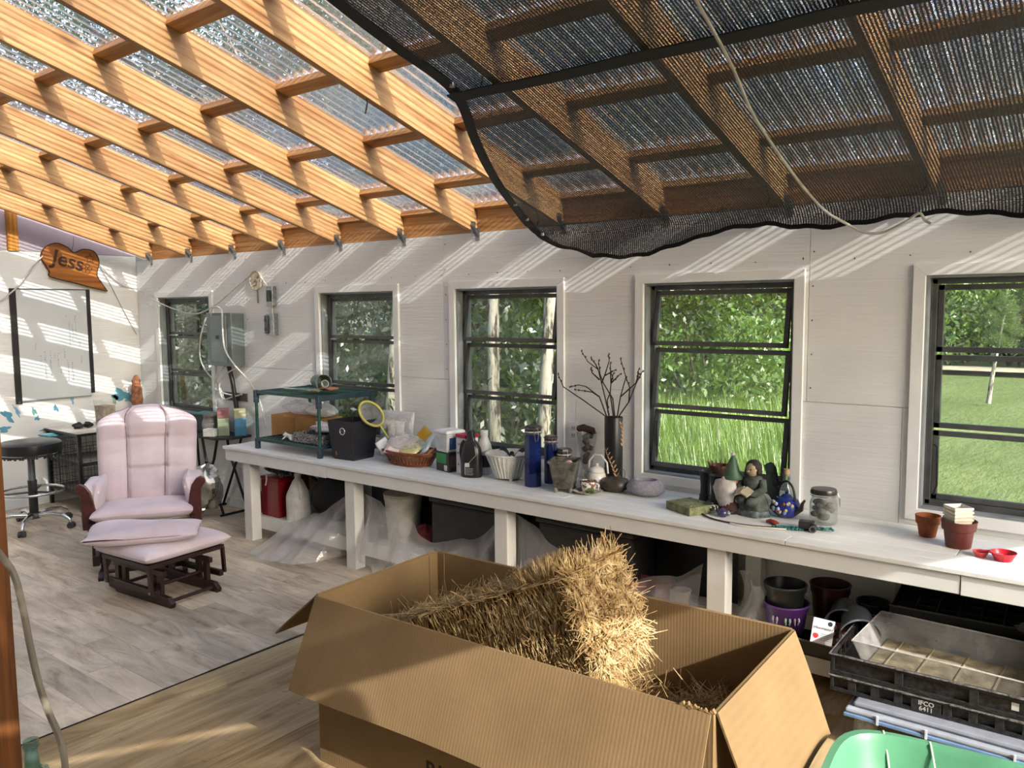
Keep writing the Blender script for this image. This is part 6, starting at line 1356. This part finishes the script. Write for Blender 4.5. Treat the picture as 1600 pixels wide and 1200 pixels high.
# pots and trays at the right
def rpot(nm, lb, c_, x, y, z, r, h, rot=None, rim=None):
    q = thing(nm, lb, 'pot', (x, y, z)); 
    if rot: q.rotation_euler = rot
    obj('pot', MB().lathe([(0, 0), (r*.74, 0), (r*.78, .006), (r*.95, h*.82), (r*1.02, h*.83), (r*1.05, h), (r*.99, h), (r*.9, h*.82), (r*.72, .01), (0, .01)], 32), M(c_, .35), q, smooth=40)
    obj('rim', MB().tube([(r*1.04*math.cos(2*PI*i/32), r*1.04*math.sin(2*PI*i/32), h*.985) for i in range(32)], .0045, 6, closed=True), M(rim or c_, .3), q, smooth=60); return q
pp = rpot('purple_pot', 'purple pot with pale butterflies under the right of the bench', '#4a2a68', -1.36, 4.00, SZ, .108, .175, rim='#6b4291')
for a, c_ in ((-1.15, '#9fc4b2'), (-.72, '#c9b8d6'), (-1.75, '#b8a8c8')):
    bmb = MB()
    for s in (-1, 1): bmb.ball((.1045*math.cos(a + s*.10), .1045*math.sin(a + s*.10), .112), .013, (.5, .5, 1.1), 8).ball((.1035*math.cos(a + s*.08), .1035*math.sin(a + s*.08), .095), .008, (.5, .5, 1), 8)
    obj('butterfly', bmb, M(c_, .5), pp, smooth=180, kind='stuff')
rpot('black_pot', 'black nursery pot nested in the purple pot', (.016, .018, .018), -1.365, 4.0, SZ + .085, .100, .185, rim=(.06, .065, .068))
rpot('maroon_pot', 'dark maroon and black nursery pot behind the purple pot', '#3a0f18', -1.20, 4.19, SZ, .095, .25, rim=(.02, .02, .02))
rpot('grey_pot', 'grey plastic pot tipped on its side behind the seed packet', '#4d545b', -1.02, 3.985, SZ + .185, .085, .13, (R_(112), R_(8), R_(28)), '#757d85')
rpot('grey_pot', 'second grey plastic pot tipped behind the first, further left', '#3d4247', -1.085, 4.06, SZ + .185, .080, .13, (R_(108), R_(-10), R_(8)), '#565c62')
rpot('grey_pot', 'dark grey pot upright behind the two tipped grey pots', '#2b2d2f', -1.0, 4.22, SZ, .075, .19, None, '#3a3c3e')
spk = thing('seed_packet', 'white strawberry seed packet with a red berry leaning by the pots', 'packet', (-1.125, 3.80, .270)); spk.rotation_euler = (R_(-22), R_(6), R_(12))
obj('card', MB().bb((-.048, -.002, 0), (.048, .002, .115)), M('#d8d6da', .5), spk)
rf = (PI/2, 0, 0)
text('printed_title', 'STRAWBERRY', .0142, M('#2a2a30', .5), spk, (.0, -.0024, .070), rf, .0003)
obj('berry_print', MB().lathe([(0, 0), (.010, .006), (.013, .016), (.009, .023), (0, .025)], 14, c=(-.028, -.0028, .020), sy=.05), M('#b8323a', .5), spk); obj('round_seal', MB().cyl((.028, -.0022, .098), (.028, -.0030, .098), .011, n=18), M('#33363f', .5), spk)
for k in range(4): obj('text_line', MB().bb((-.006, -.0027, .045 - .009*k), (.036 - .006*(k % 2), -.0021, .047 - .009*k)), M('#8d8d92', .5), spk)
fpk = thing('flower_packet', 'pink strawberry picture packet tucked behind the white packet', 'packet', (-1.045, 3.86, .262)); fpk.rotation_euler = (R_(-20), 0, R_(8)); obj('card', MB().bb((-.055, -.002, 0), (.05, .002, .10)), M('#5a3a38', .5, 0, .3, .5, 50), fpk)
R = random.Random(2)
for k in range(12): obj('berry_print', MB().ball((R.uniform(-.045, .042), -.003, R.uniform(.01, .09)), R.uniform(.008, .014), (1, .15, 1), 8), M(('#b5535c', '#c9a8a4', '#a03a44')[k % 3], .5), fpk, smooth=180)
lt = thing('seed_tray', 'shallow black seed tray at the front of the shelf under the packets', 'tray', (-1.15, 3.93, SZ), 0)
TRB = M((.014, .014, .015), .4)
def traym(w_, d, h, t=.005): return MB().bb((-w_/2, -d/2, 0), (w_/2, d/2, t)).bb((-w_/2, -d/2, t), (w_/2, -d/2 + t, h)).bb((-w_/2, d/2 - t, t), (w_/2, d/2, h)).bb((-w_/2, -d/2 + t, t), (-w_/2 + t, d/2 - t, h)).bb((w_/2 - t, -d/2 + t, t), (w_/2, d/2 - t, h))
lt.location = (-1.10, 3.885, SZ + .0); obj('tray', traym(.30, .14, .075), TRB, lt, bevel=.003); obj('rim', MB().bb((-.157, -.077, .070), (.157, -.0705, .078)), M((.08, .08, .082), .4), lt)
trm = traym(.56, .27, .06).mesh('tray', TRB); rimm = MB().bb((-.287, -.142, .056), (.287, -.1355, .063)).bb((-.287, .1355, .056), (.287, .142, .063)).mesh('rim', M((.05, .05, .052), .4)); cel = MB()
for i in range(6): cel.bb((-.27 + .09*i + .085, -.13, .0055), (-.27 + .09*i + .0885, .13, .045))
for j in range(2): cel.bb((-.27, -.045 + .09*j, .0055), (.27, -.0415 + .09*j, .045))
celm = cel.mesh('cells', TRB)
for k, (x, y, z, rx, rz, lb) in enumerate(((-.60, 4.225, SZ, 0, 0, 'lowest black cell tray in the pile under the bench'), (-.58, 4.225, SZ + .065, 0, .03, 'second black cell tray in the pile under the bench'), (-.60, 4.22, SZ + .130, 0, -.03, 'third black cell tray in the pile under the bench'), (-.61, 4.22, SZ + .197, .10, .04, 'topmost tilted black cell tray of the pile under the bench'), (.10, 4.20, SZ, 0, .0, 'black cell tray at the right end below the bench'))):
    q = thing('cell_tray', lb, 'tray', (x, y, z)); q.rotation_euler = (rx, 0, rz); place('tray', trm, q); place('rim', rimm, q); place('cells', celm, q, kind='stuff')
for k, (x, y, z, a, b, lb) in enumerate(((-.02, 4.12, SZ + .125, 80, 20, 'crumpled black pot lying at the right end of the tray pile'), (.14, 4.14, SZ + .15, 60, -40, 'black pot tipped against the right end of the tray pile'), (.05, 4.22, SZ + .24, 110, 60, 'black pot on top of the heap at the right under the bench'))):
    rpot('black_pot', lb, (.018, .018, .019), x, y, z, .085, .13, (R_(a), 0, R_(b)), (.10, .10, .10))
tag(obj('torn_plastic', crumpled(MB(), (0, 0, .05), .11, (1.3, .7, .6), 22, .35, 71), M((.10, .10, .10), .25), smooth=25, loc=(-.20, 4.04, SZ + .22)), 'shiny torn grey plastic on the black tray heap', 'plastic')
# crates and totes
CRB = M((.026, .026, .027), .4, 0, .45, .4, 60); EDG_HI = M((.17, .17, .17), .5, 0, .4, .4, 80)  # grey edge material paints highlights along the black crates' rims
def crate(lb, z, h, windows):
    q = thing('produce_crate', lb, 'crate', (-.59, 3.775, z), R_(1)); w_, d = .81, .56
    obj('base', MB().bb((-w_/2, -d/2, 0), (w_/2, d/2, .008)), CRB, q)
    for sy in (-1, 1):
        y = sy*(d/2 - .004); p = MB().bb((-w_/2, y - .004, .008), (w_/2, y + .004, h*.22)).bb((-w_/2, y - .004, h*.80), (w_/2, y + .004, h)); xs = [-w_/2 + w_*i/windows for i in range(windows + 1)]
        for x in xs: p.bb((max(-w_/2, x - .016), y - .004, h*.2), (min(w_/2, x + .016), y + .004, h*.82))
        p.bb((-w_/2 + .01, y - sy*.012 - .002, .01), (w_/2 - .01, y - sy*.012 + .002, h*.78)); obj('side_panel', p, CRB, q, bevel=.0015)
    for sx in (-1, 1):
        x = sx*(w_/2 - .004); p = MB().bb((x - .004, -d/2, .008), (x + .004, d/2, h*.25)).bb((x - .004, -d/2, h*.78), (x + .004, d/2, h))
        for k in range(9): p.bb((x - .004, -d/2 + .0685*k, h*.2), (x + .004, -d/2 + .0685*k + .014, h*.8))
        obj('end_panel', p, CRB, q, bevel=.0015)
    rm = MB().bb((-w_/2 - .006, -d/2 - .006, h - .006), (w_/2 + .006, -d/2, h)).bb((-w_/2 - .006, -d/2, h - .006), (-w_/2, d/2, h)).bb((w_/2, -d/2, h - .006), (w_/2 + .006, d/2, h)).bb((-w_/2, d/2, h - .006), (w_/2, d/2 + .006, h))
    obj('rim', rm, EDG_HI, q, bevel=.001)
    for k in range(4): obj('clip', MB().bb((-w_/2 + .06 + .2*k, -d/2 - .010, h - .004), (-w_/2 + .11 + .2*k, -d/2 - .0065, h + .004)), EDG_HI, q)
    return q
c1 = crate('lower black produce crate with printed white lettering', .210, .070, 9)
text('printed_code', 'IFCO', .026, M('#b9b9b5', .6), c1, (-.03, -.2815, .043), rf, .0003); text('printed_code', '6411', .026, M('#b9b9b5', .6), c1, (-.03, -.2815, .020), rf, .0003)
obj('code_plate', MB().bb((-.085, -.2812, .006), (.025, -.2768, .058)), CRB, c1)
c2 = crate('upper black produce crate holding the clear tray', .281, .092, 3); obj('white_tag', MB().bb((.26, -.268, .030), (.285, -.2665, .060)), M('#c9c9c6', .5), c2)
ct = thing('clear_tray', 'long dusty clear plastic tray sitting in the upper crate', 'tray', (-.565, 3.80, .2905), R_(-2)); CT = thin_glass('dusty_clear_plastic', (.9, .9, .89), .32, (.62, .62, .60))
def trl(w_, d, h, k): return [(-w_/2 + k, -d/2 + k)]
mb = MB(); w_, d, h = .72, .44, .115; k = .04
B = [(-w_/2 + k, -d/2 + k, 0), (w_/2 - k, -d/2 + k, 0), (w_/2 - k, d/2 - k, 0), (-w_/2 + k, d/2 - k, 0)]; T = [(-w_/2, -d/2, h), (w_/2, -d/2, h), (w_/2, d/2, h), (-w_/2, d/2, h)]
o = .003; Bi = [(x*.99, y*.99, o) for x, y, z in B]; Ti = [(x*.985, y*.985, h) for x, y, z in T]
mb.add(B + T + Bi + Ti, [(3, 2, 1, 0)] + [(i, (i+1) % 4, 4 + (i+1) % 4, 4 + i) for i in range(4)] + [(8, 9, 10, 11)] + [(8 + (i+1) % 4, 8 + i, 12 + i, 12 + (i+1) % 4) for i in range(4)] + [(4 + i, 4 + (i+1) % 4, 12 + (i+1) % 4, 12 + i) for i in range(4)])
obj('tray', mb, CT, ct, bevel=.004)
obj('dried_dirt', MB().bb((-w_/2 + k + .008, -d/2 + k + .008, .0035), (w_/2 - k - .008, d/2 - k - .008, .007)), M('#a59b82', .95, 0, .15, .3, 14, .4, 40), ct)
for a in (-.25, -.12, .02, .16, .28): obj('moulded_rib', MB().bb((a, -d/2 + k + .01, .0072), (a + .006, d/2 - k - .01, .011)), M('#a59d84', .8), ct)
obj('rim', MB().tube([(-w_/2, -d/2, h), (w_/2, -d/2, h), (w_/2, d/2, h), (-w_/2, d/2, h)], .004, 6, closed=True), thin_glass('tray_rim', (.9, .9, .9), .6, (.75, .75, .74)), ct, smooth=60)
bt_ = thing('clear_tote', 'clear storage tote with a pale blue lid edge under the black crates', 'tote', (-.47, 3.635, 0)); BLID = M('#6f8fb8', .4)
obj('tub', MB().bb((-.41, -.20, 0), (.40, .20, .165)), thin_glass('tote_plastic', (.82, .84, .86), .5, (.6, .62, .65)), bt_, bevel=.02)
obj('lid', MB().bb((-.435, -.225, .166), (.43, .222, .186)), M('#9aa2ae', .4), bt_, bevel=.008); obj('lid_rim', MB().bb((-.44, -.229, .150), (.435, .226, .166)), BLID, bt_, bevel=.004); obj('lid_top', MB().bb((-.41, -.20, .1865), (.40, .20, .2085)), M('#858b96', .5), bt_, bevel=.01)
for x in (-.31, -.13, .17): obj('lid_rib', MB().bb((x, -.2325, .150), (x + .008, -.2262, .188)), M('#d5dbe3', .3), bt_)
obj('latch', MB().bb((-.31, -.214, .11), (-.13, -.2015, .148)), BLACKP, bt_, bevel=.004)
gt = thing('green_tub', 'open green plastic tub with dirt and two white strings in the right corner', 'tub', (-.335, 2.46, 0), R_(6)); GT = M('#548f6e', .45, 0, .4, .10, 7)
def rr(u, k=.80):   # rounded rectangle direction
    a = 2*PI*u + PI/4*0; c_, s_ = math.cos(a), math.sin(a); q = (abs(c_)**5 + abs(s_)**5)**(-1/5); return c_*q, s_*q
def tub(u, v):
    cx_, sy_ = rr(u); P = [(.30, .33, .0), (.315, .345, .012), (.365, .395, .40), (.385, .415, .405), (.385, .415, .42), (.362, .392, .422), (.350, .380, .40), (.30, .33, .03), (.28, .31, .014), (0, 0, .012)]
    i = int(round(v*9)); a, b, z = P[i]; return (a*cx_, b*sy_, z)
obj('shell', MB().grid(tub, 72, 9, wrap=True).add([(.30*rr(i/72)[0], .33*rr(i/72)[1], 0) for i in range(72)], [tuple(range(72))[::-1]]), GT, gt, smooth=60)
dm = MB(); R = random.Random(8)
for k in range(60): 
    a = R.uniform(.5, 2.4); zz = R.uniform(.05, .34); f = .30 + .05*zz/.4; dm.ball((f*math.cos(a)*.98, (f + .03)*1.0*min(1, abs(math.sin(a))*1.05)*.97, zz), R.uniform(.002, .007), (1, .4, 1), 5)
obj('dirt_crumbs', dm, M('#4a3c28', .95), gt, kind='stuff')
for x0, x1 in ((-.25, -.16), (-.11, -.06)): obj('string', MB().tube([(x0, .40, .423), (x0 + .005, .385, .42), (x0 + .02, .362, .36), ((x0 + x1)/2, .335, .22), (x1, .25, .05)], .0035, 6), M('#c4d8c0', .6), gt, smooth=60)
# ---------------------------------------------------------------- cardboard box
bx_ = thing('cardboard_box', 'huge open cardboard box in the foreground holding the straw bale', 'box', (-1.765, 2.435, 0), R_(1.9)); W2, D2, BH, T_ = .845, .375, .70, .007
CARDIN = CARD
obj('bottom', MB().bb((-W2, -D2, 0), (W2, D2, .008)), CARD, bx_)
obj('front_wall', MB().bb((-W2, -D2, .0085), (W2, -D2 + T_, BH)), CARD, bx_); obj('back_wall', MB().bb((-W2, D2 - T_, .0085), (W2, D2, BH)), CARD, bx_)
CARDY = CARD
obj('side_wall', MB().bb((-W2, -D2 + T_, .0085), (-W2 + T_, D2 - T_, BH)), CARD, bx_); obj('side_wall', MB().bb((W2 - T_, -D2 + T_, .0085), (W2, D2 - T_, BH)), CARD, bx_)
obj('glue_tab', MB().bb((-W2 + T_ + .0005, D2 - T_ - .006, .009), (-W2 + .05, D2 - T_ - .0005, BH - .005)).bb((-W2 + T_ + .0005, D2 - .07, .009), (-W2 + T_ + .0035, D2 - T_ - .0065, BH - .004)), CARD, bx_)
def flap(name, length, hinge, axis, ang, nu=24, bend=.02, seed=0):
    """a flap hinged at the top edge of one wall; axis 'F','B','L','R'"""
    Rn = random.Random(seed); FL = .365; mb = MB(); th = .0065
    def f(u, v, o):
        s = (u - .5)*length; e = 0
        drop = v*FL*(1 + (.012*math.sin(u*9 + seed) if v > .99 else 0)); a = ang + bend*math.sin(v*2.5 + u*2)
        out = math.sin(a)*drop + math.cos(a)*o; dz = -math.cos(a)*drop + math.sin(a)*o
        return {'F': (s, -D2 - out - .001, BH + dz), 'B': (s, D2 + out + .001, BH + dz), 'L': (-W2 - out - .001, s, BH + dz), 'R': (W2 + out + .001, s, BH + dz)}[axis]
    nv = 10; n0 = (nu + 1)*(nv + 1)
    mb.grid(lambda u, v: f(u, v, th), nu, nv); mb.grid(lambda u, v: f(u, v, 0), nu, nv)
    Wd = nu + 1
    for i in range(nu): mb.f += [(i, i + 1, n0 + i + 1, n0 + i), (nv*Wd + i, n0 + nv*Wd + i, n0 + nv*Wd + i + 1, nv*Wd + i + 1)]
    for j in range(nv): mb.f += [(j*Wd, n0 + j*Wd, n0 + (j+1)*Wd, (j+1)*Wd), (j*Wd + nu, (j+1)*Wd + nu, n0 + (j+1)*Wd + nu, n0 + j*Wd + nu)]
    return obj(name, mb, CARD, bx_, smooth=30)
flap('front_flap', 2*W2 - .012, 0, 'F', R_(23), seed=1); flap('back_flap', 2*W2 - .02, 0, 'B', R_(7), bend=.01, seed=2)
flap('left_flap', 2*D2 - .03, 0, 'L', R_(50), seed=3); flap('right_flap', 2*D2 - .03, 0, 'R', R_(22), seed=4)
tr2 = MB(); R = random.Random(4)
for k in range(16): p = V((W2 - .10 + .0065*k, -D2 + R.uniform(-.006, .006), BH + R.uniform(0, .008))); tr2.box(p, (.014, R.uniform(.004, .012), R.uniform(.004, .014)), Matrix.Rotation(R.uniform(-1, 1), 3, 'Y'))
obj('torn_edge', tr2, M('#8a7048', .85), bx_, kind='stuff')
text('printed_letters', 'PAL', .085, M('#1f1626', .6), bx_, (-.26, -D2 - .0004, .165), rf, .0003, 'LEFT')
# straw
t = NT('straw_stalks'); n = t.noise(t.coords((30, 30, 30)), 1, 2); n2 = t.noise(t.coords(), 5, 3)
STRAW = t.end(t.bsdf(t.ramp(t.math('ADD', t.math('MULTIPLY', n, .7), t.math('MULTIPLY', n2, .3)), [(.34, '#7a5f38'), (.5, '#ad9060'), (.66, '#d3c194')]), .6, 0, .3))
STRAWD = M('#7a5a30', .9, 0, .1, .4, 40, .8, 60)
def stalk(mb, p, d, L_, r, bend=.15, R=random):
    d = V(d).normalized(); q = d.to_track_quat('Z', 'Y'); s = q @ V((R.uniform(-1, 1), R.uniform(-1, 1), 0))*bend*L_
    pts = (V(p), V(p) + d*L_*.5 + s*.5, V(p) + d*L_ + s*.2); n0 = len(mb.v)
    for i, c_ in enumerate(pts):
        rr_ = r*(1, .95, .55)[i]
        for k in range(3): a = 2.094*k; mb.v.append(tuple(c_ + q @ V((math.cos(a)*rr_, math.sin(a)*rr_, 0))))
    for i in range(2):
        for k in range(3): a = n0 + 3*i + k; b = n0 + 3*i + (k+1) % 3; mb.f.append((a, b, b + 3, a + 3))
bl = thing('straw_bale', 'golden straw bale tilted in the open cardboard box', 'straw bale', (-1.885, 2.42, .60)); bl.rotation_euler = (0, R_(-23), R_(1.9))
BL, BW, BHt = .455, .165, .172
core = MB()
def cf(u, v):
    a, b = 2*PI*u, PI*v; d = V((math.sin(b)*math.cos(a), math.sin(b)*math.sin(a), math.cos(b))); q = (abs(d.x)**8 + abs(d.y)**8 + abs(d.z)**8)**(-1/8); d *= q
    n = .97 + .02*math.sin(d.x*14 + d.z*5) + .02*math.sin(d.y*11 + d.x*6)
    return (d.x*BL*n, d.y*BW*n, d.z*BHt*n)
obj('bale_core', core.grid(cf, 64, 36, wrap=True), STRAWD, bl, smooth=180)
R = random.Random(12); sm = MB()
for k in range(5200):      # front and back faces: chopped stalks, mostly upright
    s = -1 if R.random() < .72 else 1; p = (R.uniform(-BL, BL), s*BW*R.uniform(.95, 1.03), R.uniform(-BHt, BHt*.85)); stalk(sm, p, (R.gauss(0, .35), s*abs(R.gauss(0, .09)), R.choice((-1, 1))*1.0), R.uniform(.03, .085), R.uniform(.0012, .0024), .15, R)
for k in range(3600):      # top: lying and poking up
    p = (R.uniform(-BL, BL), R.uniform(-BW, BW), BHt*R.uniform(.94, 1.02)); stalk(sm, p, (R.gauss(0, 1), R.gauss(0, .8), abs(R.gauss(0, .13))), R.uniform(.03, .10), R.uniform(.0014, .0027), .2, R)
for k in range(4600):      # right hand end, criss-cross
    s = 1 if R.random() < .85 else -1; p = (s*BL*R.uniform(.95, 1.03), R.uniform(-BW, BW), R.uniform(-BHt, BHt)); stalk(sm, p, (s*abs(R.gauss(0, .16)), R.gauss(0, 1), R.gauss(0, 1)), R.uniform(.04, .12), R.uniform(.0013, .0024), .15, R)
for k in range(260):       # odd stalks standing off the faces
    s = R.choice((-1, 1)); p = (R.uniform(-BL, BL), s*BW, R.uniform(-BHt, BHt)); stalk(sm, p, (R.gauss(0, .6), s, R.gauss(.2, .6)), R.uniform(.03, .09), .0015, .25, R)
for k in range(560):       # tuft standing up at the high corner
    p = (BL*R.uniform(.50, .82), -BW + R.uniform(0, .22), BHt*.95); stalk(sm, p, (R.gauss(.2, .3), R.gauss(0, .35), 1), R.uniform(.04, .10)*(1 - .8*abs(p[0]/BL - .66)), R.uniform(.0014, .0026), .1, R)
obj('straw', sm, STRAW, bl, kind='stuff', recalc=False)
for y in (-.08, .09): obj('twine', MB().tube([(BL*1.01*c_, y, BHt*1.02*s_) for c_, s_ in [((lambda a: (math.cos(a)*(abs(math.cos(a))**8 + abs(math.sin(a))**8)**(-1/8), math.sin(a)*(abs(math.cos(a))**8 + abs(math.sin(a))**8)**(-1/8)))(2*PI*i/40)) for i in range(40)]], .003, 5, closed=True), M('#8a6a3a', .8), bl, smooth=60)
hp = MB()
def heap(x, y): return .10 + .47*math.exp(-((x + 1.65)/.34)**2)*math.exp(-((y - 2.48)/.36)**2) + .30*math.exp(-((x + 1.12)/.22)**2) + .10*math.exp(-((x + 2.3)/.3)**2)
def hf(u, v): x = -2.58 + 1.645*u; y = 2.09 + .67*v + .0332*(x + 1.765); return (x, y, min(heap(x, y), .62 + .42*(x + 1.36) - .02 if x < -1.36 else 9))
def hf2(u, v): p = hf(u, v); return (p[0], p[1], max(.02, p[2]))
hb = MB().grid(hf2, 40, 18)
for k in range(2600):
    u, v = R.uniform(.35, 1), R.random(); p = V(hf2(u, v)); stalk(hb, p, (R.gauss(0, 1), R.gauss(0, 1), abs(R.gauss(0, .3))), R.uniform(.05, .15), R.uniform(.0014, .0028), .15, R)
hb.v = [(min(max(x, -2.585), -.945), min(max(y, 2.06 + .0332*(x + 1.765) + .012), 2.80 + .0332*(x + 1.765) - .012), z) for x, y, z in hb.v]
ls = tag(obj('loose_straw', hb, STRAW, recalc=False, kind='stuff'), 'heap of loose straw under the bale in the cardboard box', 'straw')
lb_ = MB()
for k in range(60): stalk(lb_, (R.uniform(-3.6, -2.7), R.uniform(1.3, 2.6), .004), (R.gauss(0, 1), R.gauss(0, 1), .02), R.uniform(.015, .04), .0012, .1, R)
for k in range(40): stalk(lb_, (R.uniform(-5.3, -3.9), R.uniform(1.6, 3.0), .012), (R.gauss(0, 1), R.gauss(0, 1), .02), R.uniform(.012, .03), .0012, .1, R)
tag(obj('straw_litter', lb_, STRAW, recalc=False, kind='stuff'), 'scattered bits of straw on the floor around the box', 'straw')
# ---------------------------------------------------------------- left foreground
po = thing('wooden_post', 'rough orange timber post at the left edge of the view', 'post', (-2.335, .775, 0), R_(0)); obj('timber', MB().bb((-.045, -.045, 0), (.045, .045, zb(.775) - .002)), wood('weathered_post', '#7d4b20', '#42250e', 'Z', 24, .6, True, .25, .05), po, bevel=.006)
cord('pale rope hanging down beside the timber post at the left edge', [(-2.30, .728, 1.42), (-2.20, .715, 1.36), (-2.088, .728, 1.290), (-2.06, .745, 1.24), (-2.040, .752, 1.16), (-2.026, .756, 1.08), (-2.003, .761, .99), (-1.981, .769, .924), (-1.954, .782, .849), (-1.945, .785, .76), (-1.95, .79, .40), (-1.99, .80, .008)], .0085, M('#7f7767', .8), 'rope', 'rope')
TEAL = thin_glass('teal_bottle_glass', (.60, .76, .72), .16, (.42, .55, .52))
bo = thing('teal_bottle', 'teal glass bottle on the floor behind the timber post', 'bottle', (-3.06, 1.125, .004)); bo.location.z = .001; obj('glass', MB().lathe([(0, 0), (.04, 0), (.044, .01), (.044, .19), (.026, .235), (.022, .30), (.026, .305), (.026, .335), (.020, .335), (.018, .30), (.022, .235), (.040, .188), (.040, .012), (0, .008)], 22), TEAL, bo, smooth=45); obj('mouth_ring', MB().tube([(.024*math.cos(2*PI*i/20), .024*math.sin(2*PI*i/20), .315) for i in range(20)], .004, 6, closed=True), TEAL, bo, smooth=60)
gl_ = thing('glass_jug', 'pale glass jug with a ring handle beside the teal bottle', 'jug', (-2.93, 1.15, .001)); PGL = thin_glass('pale_jug_glass', (.70, .80, .78), .14, (.5, .58, .56)); obj('glass', MB().lathe([(0, 0), (.078, 0), (.085, .012), (.085, .12), (.06, .19), (.03, .22), (.028, .235), (.023, .235), (.026, .218), (.056, .186), (.080, .118), (.080, .014), (0, .01)], 26), PGL, gl_, smooth=45); obj('handle', MB().tube([(-.030, -.01, .225), (-.055, -.01, .255), (-.088, -.01, .245), (-.095, -.01, .205), (-.075, -.01, .175)], .010, 8), PGL, gl_, smooth=60)
cord('pale grey cord hanging in a loop below the shade net at the right', [(-1.08, 1.5, 3.06), (-1.11, 2.1, 2.88), (-1.121, 2.38, 2.775), (-1.15, 2.694, 2.68), (-1.195, 3.0, 2.585), (-1.215, 3.234, 2.52), (-1.226, 3.656, 2.395), (-1.205, 3.95, 2.30), (-1.156, 4.12, 2.25), (-1.08, 4.16, 2.205), (-1.00, 4.17, 2.20), (-.90, 4.17, 2.245), (-.845, 4.17, 2.278), (-.82, 4.17, 2.245), (-.79, 4.16, 2.225)], .0065, M('#b5b4ab', .6))
